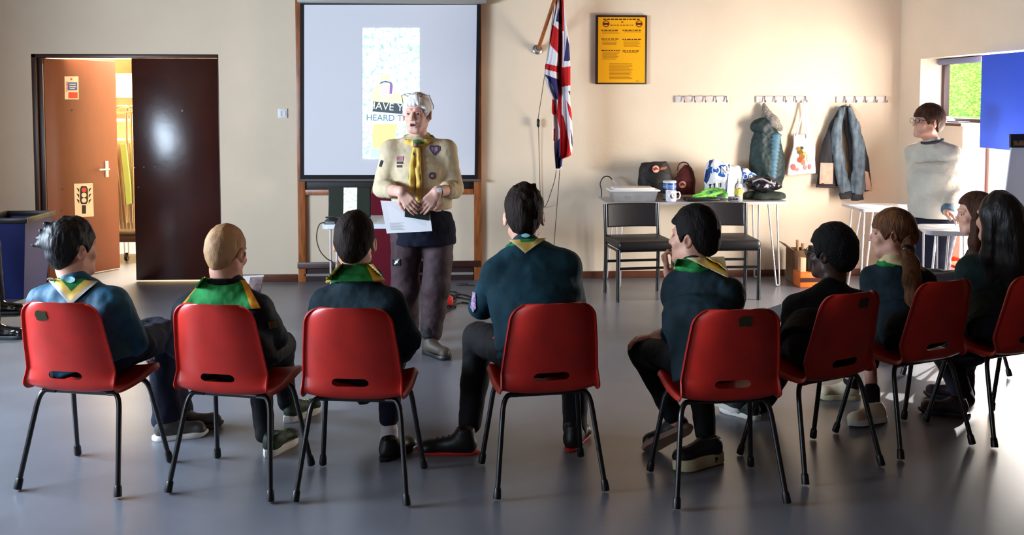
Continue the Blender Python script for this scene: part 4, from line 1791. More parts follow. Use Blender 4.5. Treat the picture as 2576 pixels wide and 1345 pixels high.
def sdf_obj(name, s, h, mats, parent=None, mfun=None, smooth_it=1):
    V, Q = s.mesh(h)
    # keep only quads that are used, relax a little
    for _ in range(smooth_it):
        acc = np.zeros_like(V)
        cn = np.zeros(len(V))
        for a, b in ((0, 1), (1, 2), (2, 3), (3, 0)):
            np.add.at(acc, Q[:, a], V[Q[:, b]])
            np.add.at(acc, Q[:, b], V[Q[:, a]])
            np.add.at(cn, Q[:, a], 1)
            np.add.at(cn, Q[:, b], 1)
        V = V * 0.5 + 0.5 * acc / np.maximum(cn, 1)[:, None]
    mats = mats if isinstance(mats, (list, tuple)) else [mats]
    mids = mfun(V[Q].mean(1)) if mfun else None
    if parent is not None:
        org = abs_loc(parent)
    else:
        lo, hi = V.min(0), V.max(0)
        org = np.array([(lo[0] + hi[0]) / 2, (lo[1] + hi[1]) / 2, lo[2]])
    o = link_mesh(name, V, Q, mats, mids, True, org)
    if parent is not None:
        o.parent = parent
    else:
        o.location = tuple(org)
    return o


def frame_from(face, up=(0, 0, 1), roll=0.0):
    y = nrm(face)
    x = nrm(np.cross(y, up))
    z = np.cross(x, y)
    if roll:
        x, z = x * cos(roll) + z * sin(roll), z * cos(roll) - x * sin(roll)
    return np.stack([x, y, z], 1)        # local x right, y face, z up


# materials of the people
SK = mat('fair_skin', (206, 152, 128), 0.5, 0.35, var=0.04, vscale=18)
SKP = mat('pale_skin', (214, 164, 146), 0.5, 0.35, var=0.05, vscale=18)
SKD = mat('dark_skin', (66, 42, 32), 0.45, 0.4, var=0.05, vscale=18)
TEAL = mat('teal_jersey', (26, 62, 76), 0.8, 0.2, var=0.10, vscale=14, bump=0.25, bscale=35)
TEALD = mat('dark_teal_jersey', (22, 40, 48), 0.8, 0.2, var=0.10, vscale=14, bump=0.25, bscale=35)
NAVYJ = mat('navy_black_jersey', (24, 28, 36), 0.8, 0.2, var=0.1, vscale=14, bump=0.25, bscale=35)
BLACKJ = mat('black_jersey', (16, 15, 16), 0.85, 0.2, bump=0.25, bscale=35)
NAVYT = mat('navy_trousers', (26, 28, 44), 0.8, 0.2, var=0.08, bump=0.25, bscale=30)
BLACKT = mat('black_trousers', (20, 20, 24), 0.75, 0.25, var=0.08, bump=0.25, bscale=30)
H_BLACK = mat('black_hair', (20, 15, 14), 0.7, 0.12, bump=0.5, bscale=140, stretch=(1, 1, 0.25))
H_DARK = mat('dark_brown_hair', (34, 24, 20), 0.7, 0.12, bump=0.5, bscale=140, stretch=(1, 1, 0.25))
H_BROWN = mat('brown_hair', (66, 40, 28), 0.65, 0.15, var=0.2, vscale=60, bump=0.6, bscale=140, stretch=(1, 1, 0.2))
H_LBROWN = mat('light_brown_hair', (96, 62, 38), 0.65, 0.15, var=0.2, vscale=60, bump=0.6, bscale=140, stretch=(1, 1, 0.2))
H_BLOND = mat('cropped_blond_hair', (182, 142, 100), 0.65, 0.3, rgb2=(150, 112, 78), vscale=14, bump=0.3, bscale=260, stretch=(1, 1, 0.4))
H_WHITE = mat('white_hair', (242, 238, 238), 0.7, 0.2, var=0.06, vscale=60, bump=0.4, bscale=140, stretch=(1, 1, 0.3))
SC_G = mat('scarf_green', (38, 128, 66), 0.8, 0.2, var=0.10, vscale=18, bump=0.2, bscale=60)
SC_Y = mat('scarf_yellow', (214, 178, 88), 0.8, 0.2, var=0.06, vscale=18)
SC_O = mat('scarf_orange', (222, 150, 46), 0.8, 0.2)
SC_C = mat('scarf_cream', (220, 200, 150), 0.8, 0.2, var=0.06, vscale=18)
SC_W = mat('scarf_grey', (176, 168, 160), 0.8, 0.2)
SC_B = mat('scarf_emblem', (150, 205, 215), 0.8, 0.2)
SHOE_B = mat('black_shoe', (24, 23, 25), 0.45, 0.4)
SHOE_G = mat('grey_shoe', (70, 66, 62), 0.5, 0.4, var=0.2)
SOLE_W = mat('white_sole', (222, 216, 206), 0.6, 0.3)
SOLE_C = mat('cream_sole', (210, 198, 160), 0.6, 0.3)
SOLE_R = mat('red_sole', (196, 44, 44), 0.5, 0.3)
EYEW = mat('eye_white', (186, 172, 164), 0.25, 0.5)
LIP = mat('lip_pink', (150, 84, 78), 0.5, 0.3)
DARKM = mat('open_mouth', (58, 26, 26), 0.6, 0.2)


def head_prims(s, c, R, hs=1.0, mouth=0.0, child=False):
    """head of a person: c centre, R local frame"""
    def L(x, y, z):
        return c + R @ (np.array([x, y, z]) * hs)
    s.ell(L(0, -0.012, 0.028), np.array([0.073, 0.092, 0.086]) * hs, R, 0.02)
    s.ell(L(0, 0.030, -0.036), np.array([0.055, 0.058, 0.072]) * hs, R, 0.03 * hs)
    s.rc(L(-0.016, 0.066, -0.096), L(0.016, 0.066, -0.096), 0.017 * hs, None, 0.03 * hs)
    for sx in (-1, 1):
        s.rc(L(sx * 0.050, 0.0, -0.058), L(sx * 0.022, 0.060, -0.092), 0.018 * hs, 0.014 * hs, 0.03 * hs)    # jaw
        s.ell(L(sx * 0.036, 0.064, -0.026), np.array([0.022, 0.018, 0.018]) * hs, R, 0.02 * hs)               # cheek
        s.ell(L(sx * 0.032, 0.088, 0.008), np.array([0.017, 0.014, 0.011]) * hs, R, 0.012 * hs, 's')           # eye socket
        s.rc(L(sx * 0.014, 0.084, 0.026), L(sx * 0.046, 0.070, 0.027), 0.009 * hs, 0.007 * hs, 0.012 * hs)     # brow
    s.rc(L(0, 0.085, 0.010), L(0, 0.104, -0.028), 0.008 * hs, (0.012 if not child else 0.010) * hs, 0.010 * hs)      # nose
    for sx in (-1, 1):
        s.ell(L(sx * 0.011, 0.093, -0.032), np.array([0.008, 0.009, 0.007]) * hs, R, 0.006 * hs)
    s.rc(L(-0.016, 0.086, -0.054), L(0.016, 0.086, -0.054), 0.0065 * hs, None, 0.006 * hs)
    s.rc(L(-0.013, 0.085, -0.069 - mouth), L(0.013, 0.085, -0.069 - mouth), 0.0075 * hs, None, 0.006 * hs)
    if mouth:
        s.ell(L(0, 0.092, -0.062 - mouth * 0.5), np.array([0.019, 0.02, 0.005 + mouth * 0.5]) * hs, R, 0.003, 's')
    for sx in (-1, 1):
        ear_c = L(sx * 0.083, -0.012, -0.004)
        Re = R @ np.array(Matrix.Rotation(sx * radians(-32), 3, 'Z'))
        s.ell(ear_c, np.array([0.008, 0.021, 0.033]) * hs, Re, 0.008 * hs)
        s.ell(ear_c + R @ np.array([sx * 0.008, 0.002, 0.002]) * hs, np.array([0.006, 0.011, 0.019]) * hs, Re, 0.004, 's')
    return L


def hair_sdf(c, R, hs, top=0.020, side=0.012, nape=-0.075, fringe=0.055, side_z=0.0, tuft=0.006, seed=1, front_y=0.092, freq=55.0, extra=None):
    s = SDF(0.02)

    def L(x, y, z):
        return c + R @ (np.array([x, y, z]) * hs)
    s.ell(L(0, -0.014, 0.030 + (top - side) * 0.5), np.array([0.073 + side, 0.093 + side, 0.087 + top]) * hs, R)
    s.ell(L(0, -0.046, -0.012), np.array([0.050 + side * 0.4, 0.058 + side * 0.6, 0.070]) * hs, R, 0.03)

    def cutf(p):
        q = ((p - c) @ R) / hs
        y = q[:, 1]
        hl = np.interp(y, [-0.14, -0.06, -0.034, -0.012, 0.010, 0.030, 0.060, 0.085, 0.12], [nape, nape, side_z - 0.035, side_z + 0.022, side_z + 0.014, side_z - 0.020 , fringe, fringe, fringe])
        return (hl - q[:, 2]) * hs * 0.75
    if extra:
        extra(s, L)
    s.cut(cutf, 0.006)
    if tuft:
        s.wrinkle(tuft * 0.55, freq * 0.7, seed, (1, 1, 0.6))
        s.wrinkle(tuft * 0.35, freq * 2.4, seed + 3, (1.2, 1.2, 0.22))
    return s


def hand_prims(s, wrist, d, pn, side=1, curl=0.35, sc=1.0, spread=0.0, thumb=0.5):
    """wrist point, finger direction d, palm normal pn (side the palm faces), side: +1 thumb on cross(d,pn)"""
    d = nrm(d)
    pn = nrm(np.array(pn) - d * (np.array(pn) @ d))
    l = np.cross(d, pn) * side
    wrist = np.array(wrist, float)
    ln_ = [0.95, 1.0, 0.94, 0.76]
    for i in range(4):
        off = (0.030 - 0.020 * i)
        kn = wrist + d * (0.082 - 0.004 * abs(i - 1)) * sc + l * off * sc
        s.rc(wrist + l * off * 0.62 * sc + d * 0.006, kn, 0.0135 * sc, 0.0115 * sc, 0.012 * sc)
        a = 0.25 * curl
        p = kn
        fd = nrm(d + l * spread * (1.5 - i) * 0.3)
        for j, seg in enumerate((0.040, 0.025, 0.021)):
            a += curl * (1.0 if j else 0.7)
            v = fd * cos(a) + pn * sin(a)
            q = p + v * seg * ln_[i] * sc
            s.rc(p, q, (0.0092 - 0.0009 * j) * sc, (0.0085 - 0.0009 * j) * sc, 0.004 * sc)
            p = q
    t0 = wrist + d * 0.018 * sc + l * 0.024 * sc
    t1 = t0 + nrm(d * 0.75 + l * 0.75 + pn * 0.35 * thumb) * 0.038 * sc
    t2 = t1 + nrm(d * 0.95 + l * 0.25 + pn * 0.5 * thumb) * 0.030 * sc
    t3 = t2 + nrm(d * 0.95 - l * 0.05 + pn * 0.6 * thumb) * 0.022 * sc
    s.chain([t0, t1, t2, t3], [0.0135 * sc, 0.011 * sc, 0.0098 * sc, 0.0082 * sc], 0.007 * sc)


def shoe(parent, heel, toe_dir, up=(0, 0, 1), length=0.25, mat_u=None, mat_s=None, tall=0.0, sole_h=0.026, w=0.040, lace=None):
    """heel: back end of the sole on the ground"""
    heel = np.array(heel, float)
    y = nrm(toe_dir)
    z = nrm(np.array(up, float) - y * (np.array(up, float) @ y))
    x = np.cross(y, z)
    k = length / 0.25

    def L(a, b_, c):
        return heel + x * a * k + y * b_ * k + z * c * k
    s = SDF(0.03)
    s.rc(L(0, 0.045, sole_h / k + 0.022), L(0, 0.085, sole_h / k + 0.030), 0.034 * k, 0.033 * k)
    s.rc(L(0, 0.085, sole_h / k + 0.030), L(0, 0.205, sole_h / k + 0.012), 0.034 * k, 0.027 * k)
    s.rc(L(-0.010, 0.20, sole_h / k + 0.010), L(0.012, 0.212, sole_h / k + 0.010), 0.026 * k, 0.024 * k)
    s.rc(L(0, 0.050, 0.05), L(0, 0.055, 0.088 + tall), 0.034 * k, 0.037 * k)
    s.plane(L(0, 0, sole_h / k * 0.8), -z)
    s.plane(L(0, 0.05, 0.105 + tall), z, 0.006)
    s.ell(L(0, 0.055, 0.110 + tall), np.array([0.027, 0.030, 0.02]) * k, np.stack([x, y, z], 1), 0.005, 's')
    s.wrinkle(0.0015, 40, 3)
    u = sdf_obj('shoe', s, 0.0065, mat_u or SHOE_B, parent)
    # sole: outline prism, bevelled
    ol = []
    for t in np.linspace(0, 2 * pi, 28, endpoint=False):
        b_ = 0.128 - 0.128 * cos(t)
        wd = np.interp(b_, [0, 0.02, 0.06, 0.12, 0.19, 0.235, 0.256], [0.0, 0.030, 0.034, 0.033, 0.042, 0.032, 0.0]) * (1 if t < pi else -1)
        ol.append((wd * w / 0.040, b_ - 0.004))
    b = MB()
    nl = len(ol)
    vs = []
    for zz, sc_ in ((0.001, 0.95), (0.006, 1.0), (sole_h / k * 0.8, 1.0), (sole_h / k, 0.95)):
        for a, c_ in ol:
            lift = 0.012 * max(0, (c_ - 0.19) / 0.065) ** 2 if zz < 0.01 else 0.004 * max(0, (c_ - 0.19) / 0.065)
            vs.append(L(a * sc_, 0.126 + (c_ - 0.126) * (0.5 + 0.5 * sc_), zz + lift))
    fs = []
    for r in range(3):
        for i in range(nl):
            j = (i + 1) % nl
            fs.append((r * nl + i, r * nl + j, (r + 1) * nl + j, (r + 1) * nl + i))
    fs.append(tuple(range(nl))[::-1])
    fs.append(tuple(3 * nl + i for i in range(nl)))
    b.add(vs, fs, 0, True)
    so_ = build('sole', b, mat_s or SHOE_B, u)
    bm = bmesh.new()
    bm.from_mesh(so_.data)
    bmesh.ops.recalc_face_normals(bm, faces=bm.faces)
    bm.to_mesh(so_.data)
    bm.free()
    if lace is not None:
        b = MB()
        for i in range(4):
            yy = 0.095 + 0.022 * i
            zc = sole_h / k + 0.030 + 0.034 - (yy - 0.085) * 0.20
            b.tube([L(-0.018, yy, zc - 0.008), L(0, yy + 0.004, zc + 0.001), L(0.018, yy, zc - 0.008)], 0.0035, 6)
        build('laces', b, lace, u)
    return u


def march(pts, dirs, sdf, off, n=60):
    P = np.array(pts, float)
    Dv = np.array(dirs, float)
    Dv /= np.linalg.norm(Dv, axis=1, keepdims=True)
    ok = np.zeros(len(P), bool)
    for _ in range(n):
        d = sdf(P) - off
        st = np.clip(d * 0.7, -0.03, 0.05)
        P = P + Dv * st[:, None]
    return P


def drape(name, parent, poly_px, Y0, sdf, off, mats, mfun, n=52, thick=0.004, start=0.35, extra=None):
    """cloth triangle/quad given by its corners in the picture, laid onto a body surface: real cloth hugging the shape"""
    q = [np.array(p, float) for p in poly_px]
    if len(q) == 3:
        q = [q[0], q[1], q[2], q[2]]
    px = []
    for i in range(n):
        for j in range(n):
            u, v = j / (n - 1), i / (n - 1)
            top = q[0] * (1 - u) + q[1] * u
            bot = q[3] * (1 - u) + q[2] * u
            px.append((top * (1 - v) + bot * v, u, v))
    R_ = np.array([ray(*p[0]) for p in px])
    P0 = np.array([at(p[0][0], p[0][1], Y0 - start) for p in px])
    P = march(P0, R_, sdf, off)
    # limit stray points that missed the body
    Pd = np.array([at(p[0][0], p[0][1], Y0) for p in px])
    dist = np.linalg.norm(P - P0, axis=1)
    bad = dist > start * 1.9
    P[bad] = Pd[bad]
    G = P.reshape(n, n, 3)
    for _ in range(2):
        G2 = G.copy()
        G2[1:-1, 1:-1] = (G[:-2, 1:-1] + G[2:, 1:-1] + G[1:-1, :-2] + G[1:-1, 2:]) / 4
        G = G * 0.4 + G2 * 0.6
    b = MB()
    b.surf(G, thick, mfun=lambda i, j: mfun((j + 0.5) / (n - 1), (i + 0.5) / (n - 1)))
    return build(name, b, mats, parent)


def decal(name, parent, poly_px, Y0, sdf, off, m, start=0.3):
    """flat badge sewn on clothing"""
    c = np.mean(np.array(poly_px, float), axis=0)
    rings = []
    for f in (0.0, 0.5, 1.0):
        rings += [c + (np.array(p) - c) * f for p in poly_px]
    rings = [np.array(p, float) for p in rings]
    for _ in range(10):
        R_ = np.array([ray(*p) for p in rings])
        P0 = np.array([at(p[0], p[1], Y0 - start) for p in rings])
        P = march(P0, R_, sdf, off)
        bad = (np.abs(sdf(P) - off) > 0.004) | (np.linalg.norm(P - P0, axis=1) > start * 2.2)
        if not bad.any():
            break
        for q in np.where(bad)[0]:
            rings[q] = c + (rings[q] - c) * 0.88
    k = len(poly_px)
    fs = []
    for r in (0, 1):
        for i in range(k):
            j = (i + 1) % k
            fs.append((r * k + i, (r + 1) * k + i, (r + 1) * k + j, r * k + j))
    o = len(P)
    Pb = P + R_ / np.linalg.norm(R_, axis=1, keepdims=True) * 0.003
    fs2 = [tuple(x + o for x in f)[::-1] for f in fs]
    for i in range(k):
        j = (i + 1) % k
        fs2.append((2 * k + i, 2 * k + i + o, 2 * k + j + o, 2 * k + j))
    b = MB()
    b.add(np.vstack([P, Pb]), fs + fs2, 0, False)
    return build(name, b, m, parent)


def cl(key, x, y, z):
    """point in a chair's own frame -> world"""
    o = CH[key]
    a = o.rotation_euler[2]
    return np.array([o.location[0] + x * cos(a) - y * sin(a), o.location[1] + x * sin(a) + y * cos(a), z])


def sit_cut(s, key, m=0.0):
    """cloth gives way where it rests on the chair: take the chair's solid out of the shape"""
    o = CH[key]
    a = o.rotation_euler[2]
    ox, oy = o.location[0], o.location[1]

    def f(p):
        dx, dy = p[:, 0] - ox, p[:, 1] - oy
        x, y, z = dx * cos(a) + dy * sin(a), -dx * sin(a) + dy * cos(a), p[:, 2]
        ys = np.interp(z, [0.42, 0.452, 0.485, 0.54, 0.62, 0.72, 0.80], [-0.15, -0.176, -0.190, -0.202, -0.222, -0.245, -0.262])
        tp = np.clip((z - 0.730) / 0.070, 0, 1)
        wz = np.interp(z, [0.43, 0.50, 0.62, 0.74, 0.80], [0.205, 0.201, 0.190, 0.176, 0.168]) - 0.055 * (1 - np.sqrt(1 - tp ** 2))
        ys = ys + 0.060 * np.minimum(np.abs(x) / wz, 1.05) ** 2.6 + 0.012 + m
        back = np.maximum.reduce([y - ys, z - 0.808 - m, np.abs(x) - 0.228 - m, -0.40 - y, 0.36 - z])
        zs = np.interp(y, [-0.2, -0.12, 0.05, 0.13, 0.20], [0.436, 0.422, 0.433, 0.447, 0.440]) + 0.026 * (np.abs(x) / 0.21) ** 3 + m
        seat = np.maximum.reduce([z - zs, np.abs(x) - 0.232, y - 0.250, -0.30 - y, 0.20 - z])
        return -np.minimum(back, seat)
    s.cut(f, 0.004)
    return s


def drape_text(o, sdf, lift):
    """press lettering onto a soft surface"""
    me = o.data
    v = np.empty(len(me.vertices) * 3)
    me.vertices.foreach_get('co', v)
    v = v.reshape(-1, 3)
    M = np.array(o.rotation_euler.to_matrix())
    org = abs_loc(o)
    w_ = v @ M.T + org
    top = v[:, 2] > 0
    Dr = w_ - CC
    P = march(w_ - Dr / np.linalg.norm(Dr, axis=1, keepdims=True) * 0.12, Dr, sdf, lift)
    P[~top] += (Dr / np.linalg.norm(Dr, axis=1, keepdims=True))[~top] * 0.004
    me.vertices.foreach_set('co', ((P - org) @ M).ravel())
    me.update()


class Fig:
    """collects the joints of one figure and builds body and clothing"""

    def __init__(self, J, face, hs=1.0, up=(0, 0, 1), roll=0.0, kid=True, k=1.0, label='', skin=None, cat='person', chair=None, px=0.0, py_=-0.045, pz=0.540):
        self.J = {n: np.array(v, float) for n, v in J.items()}
        self.R = frame_from(face, up, roll)
        self.hs, self.k, self.kid = hs, k, kid
        self.skin = skin or SK
        self.label = label
        self.chair = chair
        if chair:
            self.J['pelvis'] = cl(chair, px, py_, pz)
            hd = cl(chair, 1, 0, 0) - cl(chair, 0, 0, 0)
            self.J['hipdir'] = hd
            for q in ('hipL', 'hipR'):
                self.J.pop(q, None)
        j = self.J
        self.w = nrm(j['shR'] - j['shL'])
        if 'hipL' not in j:
            hw = self.J.get('hipdir', self.w)
            hw = nrm(np.array([hw[0], hw[1], 0]))
            j['hipL'] = j['pelvis'] - hw * 0.085 * k
            j['hipR'] = j['pelvis'] + hw * 0.085 * k
        self.hw = nrm(j['hipR'] - j['hipL'])

    def top_sdf(self, hem=0.0, bulk=1.0, arm=1.0, rx=(0.172, 0.160, 0.160, 0.148), ry=(0.132, 0.122, 0.118, 0.09), sleeves=(1.0, 1.0), wr=0.006, seed=1, fr=12):
        j, k = self.J, self.k * bulk
        s = SDF(0.035)
        up = nrm(j['neck'] - j['pelvis'])
        sp = [j['pelvis'] - up * hem]
        ch = j.get('chest', (j['pelvis'] * 0.42 + j['neck'] * 0.58))
        wa = j['pelvis'] * 0.6 + ch * 0.4
        shm = (j['shL'] + j['shR']) / 2
        st = [(sp[0], rx[0] * k, ry[0] * k, self.hw), (wa, rx[1] * k, ry[1] * k, self.hw + self.w), (ch, rx[2] * k, ry[2] * k, self.w), (shm * 0.70 + ch * 0.30, rx[3] * k, ry[3] * k, self.w), (j['neck'] - up * 0.012, 0.080 * k, 0.066 * k, self.w)]
        s.loft(st, 0.05)
        nb = j['neck']
        for sd in 'LR':
            s.rc(nb - up * 0.02, j['sh' + sd], 0.050 * k, 0.056 * k * arm, 0.05)
            el, wrr = j['el' + sd], j['wr' + sd]
            s.rc(j['sh' + sd], el, 0.058 * k * arm, 0.047 * k * arm, 0.035)
            e = sleeves[0] if sd == 'L' else sleeves[1]
            if e > 0:
                s.rc(el, el + (wrr - el) * e, 0.047 * k * arm, (0.047 - 0.009 * e) * k * arm, 0.02)
        s.rc(nb - up * 0.015, nb + up * 0.012, 0.060 * self.hs, 0.054 * self.hs, 0.03)
        if self.chair:
            sit_cut(s, self.chair)
        if wr:
            s.wrinkle(wr, fr, seed, (1, 1, 1.4))
            s.wrinkle(wr * 0.5, fr * 2.6, seed + 5, (1.3, 1.3, 1))
        return s

    def leg_sdf(self, hipr=0.080, kneer=0.060, ankr=0.047, wr=0.005, seed=2, hem=0.94, pelvis=True):
        j, k = self.J, self.k
        s = SDF(0.035)
        if pelvis:
            up = nrm(j['neck'] - j['pelvis'])
            z = nrm(up - self.hw * (up @ self.hw))
            R = np.stack([self.hw, np.cross(z, self.hw), z], 1)
            s.ell(j['pelvis'], np.array([0.140, 0.104, 0.100]) * k, R)
        for sd in 'LR':
            if 'kn' + sd not in j:
                continue
            s.rc(j['hip' + sd], j['kn' + sd], hipr * k, kneer * k, 0.04)
            a = j['kn' + sd] + (j['an' + sd] - j['kn' + sd]) * hem
            s.rc(j['kn' + sd], a, kneer * k, ankr * k, 0.03)
        if self.chair:
            sit_cut(s, self.chair)
        if wr:
            s.wrinkle(wr, 16, seed, (1, 1, 0.8))
            s.wrinkle(wr * 0.5, 38, seed + 4)
        return s

    def body(self, h=0.006, hands=(), mouth=0.0, sl=0.78):
        j, k, hs = self.J, self.k, self.hs
        s = SDF(0.03)
        c = j['head']
        self.L = head_prims(s, c, self.R, hs, mouth, self.kid)
        nk0 = c + self.R @ (np.array([0, -0.022, -0.075]) * hs)
        s.rc(nk0, j['neck'] - nrm(j['neck'] - j['pelvis']) * 0.02, 0.052 * hs, 0.056 * hs, 0.035)
        up = nrm(j['neck'] - j['pelvis'])
        ch = j.get('chest', (j['pelvis'] * 0.42 + j['neck'] * 0.58))
        q = sl * k
        s.loft([(j['pelvis'], 0.145 * q, 0.10 * q, self.hw), (j['pelvis'] * 0.6 + ch * 0.4, 0.135 * q, 0.10 * q, self.w), (ch, 0.15 * q, 0.11 * q, self.w), ((j['shL'] + j['shR']) / 2 * 0.7 + ch * 0.3, 0.13 * q, 0.085 * q, self.w), (j['neck'] - up * 0.03, 0.07 * q, 0.06 * q, self.w)], 0.05)
        for sd in 'LR':
            s.rc(j['neck'] - up * 0.03, j['sh' + sd], 0.040 * q, 0.044 * q, 0.04)
            s.rc(j['sh' + sd], j['el' + sd], 0.044 * q, 0.038 * q, 0.03)
            s.rc(j['el' + sd], j['wr' + sd], 0.043 * q / 0.9, 0.029 * k, 0.02)
            if 'kn' + sd in j:
                s.rc(j['hip' + sd], j['kn' + sd], 0.072 * q, 0.054 * q, 0.04)
                s.rc(j['kn' + sd], j['an' + sd], 0.052 * q, 0.036 * q, 0.03)
        for hnd in hands:
            hand_prims(s, **hnd)
        if self.chair:
            sit_cut(s, self.chair, 0.010)
        o = sdf_obj('person', s, h, self.skin)
        tag(o, self.label, 'person')
        self.o = o
        return o

    def eyes(self):
        for sx in (-1, 1):
            b = MB()
            p = self.L(sx * 0.031, 0.0705, 0.004)
            r = 0.0105 * self.hs
            f = self.R[:, 1]
            prof = [(r * sin(a), r * cos(a)) for a in np.linspace(pi, 0, 12)]
            b.lathe(prof, p, 16, 0, tuple(f))
            b.lathe([(0.0, 0.0), (0.0062, 0.0)], p + f * (r + 0.0004), 12, 1, tuple(f))
            u_ = self.R[:, 2]
            lid = SDF(0.003).rc(self.L(sx * 0.020, 0.0800, 0.0095), self.L(sx * 0.043, 0.0745, 0.0085), 0.0045 * self.hs, None)
            sdf_obj('eyelid', lid, 0.0025, self.skin, self.o)
            build('eye', b, [EYEW, H_DARK], self.o)

    def hair(self, m, h=0.005, **kw):
        s = hair_sdf(self.J['head'], self.R, self.hs, **kw)
        return sdf_obj('hair', s, h, m, self.o)

    def collar(self, mats, tilt=0.03, r=0.020, seed=1, rx=0.075, ry=0.070, mfun=None, z0=0.0, h=0.006):
        """rolled scarf round the neck"""
        j = self.J
        c = j['neck'] + np.array([0, 0, 0.022 + z0])
        f = nrm(np.cross(np.array([0, 0, 1.0]), self.w))
        s = SDF(0.012)
        ring = []
        for t in np.linspace(0, 2 * pi, 22, endpoint=False):
            ring.append(c + self.w * rx * cos(t) + f * ry * sin(t) - np.array([0, 0, tilt]) * (sin(t) * 0.5 + 0.5))
        for i in range(len(ring)):
            rr = r * (1 + 0.18 * sin(i * 2.1 + seed))
            s.rc(ring[i], ring[(i + 1) % len(ring)], rr, r * (1 + 0.18 * sin((i + 1) * 2.1 + seed)))
        s.wrinkle(0.004, 45, seed, (1, 1, 2.2))
        return sdf_obj('neckerchief', s, h, mats, self.o, mfun=mfun)


def tri_band(bands):
    """material by distance to the two lower edges of a triangle that hangs point down; u across, v down"""
    def f(u, v):
        e = min(u, 1 - u) * 2 * (1 - v) + 0 * v
        # distance from side edges in units of the full width
        e = min(u, 1 - u) * (1 - v)
        for lim, mi in bands:
            if e < lim:
                return mi
        return 0
    return f

# ================================================================== THE PEOPLE
def J_(**kw):
    return {k: at(*v) if len(v) == 3 and v[0] > 40 or abs(v[0]) > 40 else np.array(v) for k, v in kw.items()}


def A_(d):
    return {k: at(*v) for k, v in d.items()}


def yellow_edge(u, v):
    e = min(u, 1 - u) * (1 - v)
    return 1 if e < 0.10 else 0


# ---- A: boy on the leftmost chair
a = Fig(A_(dict(pelvis=(222, 893, 4.19), chest=(205, 800, 4.15), neck=(188, 712, 4.15), head=(184, 627, 4.18), shL=(118, 762, 4.22), shR=(276, 764, 4.10),
              elL=(100, 868, 4.20), wrL=(190, 905, 4.46), elR=(338, 862, 4.16), wrR=(352, 880, 4.48),
              hipL=(190, 895, 4.22), hipR=(275, 895, 4.18), knL=(388, 835, 4.66), knR=(412, 845, 4.58), anL=(455, 1046, 4.74), anR=(418, 1062, 4.62))),
        (0.62, 0.78, -0.02), hs=1.0, chair='A', px=0.02, label='boy with tousled dark hair in a teal jacket, seated leftmost, turned right')
a.body(h=0.006, hands=[dict(wrist=a.J['wrR'], d=(0.3, 0.6, -0.5), pn=(-0.2, -0.5, -0.8), side=1, curl=0.4, sc=0.9)])
ts = a.top_sdf(hem=0.06, bulk=1.06, arm=1.16, seed=3, wr=0.009, fr=11)
sdf_obj('jacket', ts, 0.008, mat('teal_blue_jacket', (30, 78, 104), 0.65, 0.3, var=0.12, vscale=12, bump=0.3, bscale=30), a.o)
sdf_obj('trousers', a.leg_sdf(kneer=0.070, ankr=0.066, seed=4, wr=0.007), 0.008, NAVYT, a.o)
a.hair(mat('blue_black_hair', (20, 18, 21), 0.55, 0.25, bump=0.6, bscale=55, stretch=(1, 1, 0.3)), top=0.024, side=0.013, nape=-0.080, tuft=0.010, seed=2, fringe=0.04, side_z=0.0,
       extra=lambda s, L: [s.rc(L(0.0 - 0.012 * q, -0.06 - 0.012 * q, 0.09 - 0.02 * q), L(-0.035 - 0.016 * q, -0.105 - 0.008 * q, 0.115 - 0.03 * q), 0.022, 0.006, 0.02) for q in range(4)])
a.collar(SC_G, tilt=0.03, r=0.013, seed=2, rx=0.068, ry=0.064, z0=-0.006)
drape('scarf_panel', a.o, [(118, 700), (246, 706), (176, 768)], 4.06, ts, 0.012, [SC_G, SC_Y, SC_W], tri_band([(0.10, 2), (0.27, 1)]))
decal('scarf_emblem', a.o, disc(176, 703, 13, 8), 4.0, lambda p, s=ts: s(p), 0.019, SC_B)
shoe(a.o, fl(384, 1108), (0.98, 0.28, 0), length=0.25, mat_u=SHOE_G, mat_s=SOLE_W)
shoe(a.o, fl(428, 1090), (0.95, 0.42, 0), length=0.25, mat_u=SHOE_G, mat_s=mat('grey_sole', (90, 84, 78), 0.6, 0.3))

# ---- B: blond boy
p = Fig(A_(dict(pelvis=(585, 893, 4.11), chest=(568, 810, 4.10), neck=(568, 716, 4.10), head=(570, 637, 4.13), shL=(480, 782, 4.14), shR=(646, 780, 4.05),
              elL=(456, 872, 4.18), wrL=(560, 880, 4.48), elR=(692, 850, 4.14), wrR=(640, 800, 4.45),
              hipL=(545, 893, 4.13), hipR=(628, 893, 4.10), knL=(655, 900, 4.62), knR=(708, 868, 4.56), anL=(664, 1098, 4.44), anR=(722, 1018, 4.86))),
        (0.36, 0.92, -0.18), hs=0.99, chair='B', label='boy with cropped blond hair and wide green scarf, looking down at a leaflet')
p.body(h=0.006, hands=[dict(wrist=p.J['wrR'], d=(-0.1, 0.6, 0.6), pn=(-0.8, 0, 0.2), side=1, curl=0.5, sc=0.9)])
ts = p.top_sdf(hem=0.06, bulk=1.03, arm=1.10, seed=9, wr=0.008)
sdf_obj('jersey', ts, 0.008, mat('blue_black_jersey', (26, 36, 48), 0.7, 0.25, var=0.1, vscale=14, bump=0.25, bscale=35), p.o)
sdf_obj('trousers', p.leg_sdf(kneer=0.060, ankr=0.043, seed=5, hem=0.97), 0.008, BLACKT, p.o)
p.hair(H_BLOND, top=0.009, side=0.0055, nape=-0.082, tuft=0.004, seed=4, fringe=0.07, side_z=0.0, freq=90)
sdf_obj('jersey_neckband', SDF(0.01).chain([p.J['neck'] + np.array([0.066 * cos(t), 0.062 * sin(t), 0.012 - 0.010 * sin(t)]) for t in np.linspace(0, 2 * pi, 20)], [0.014] * 20), 0.006, BLACKJ, p.o)
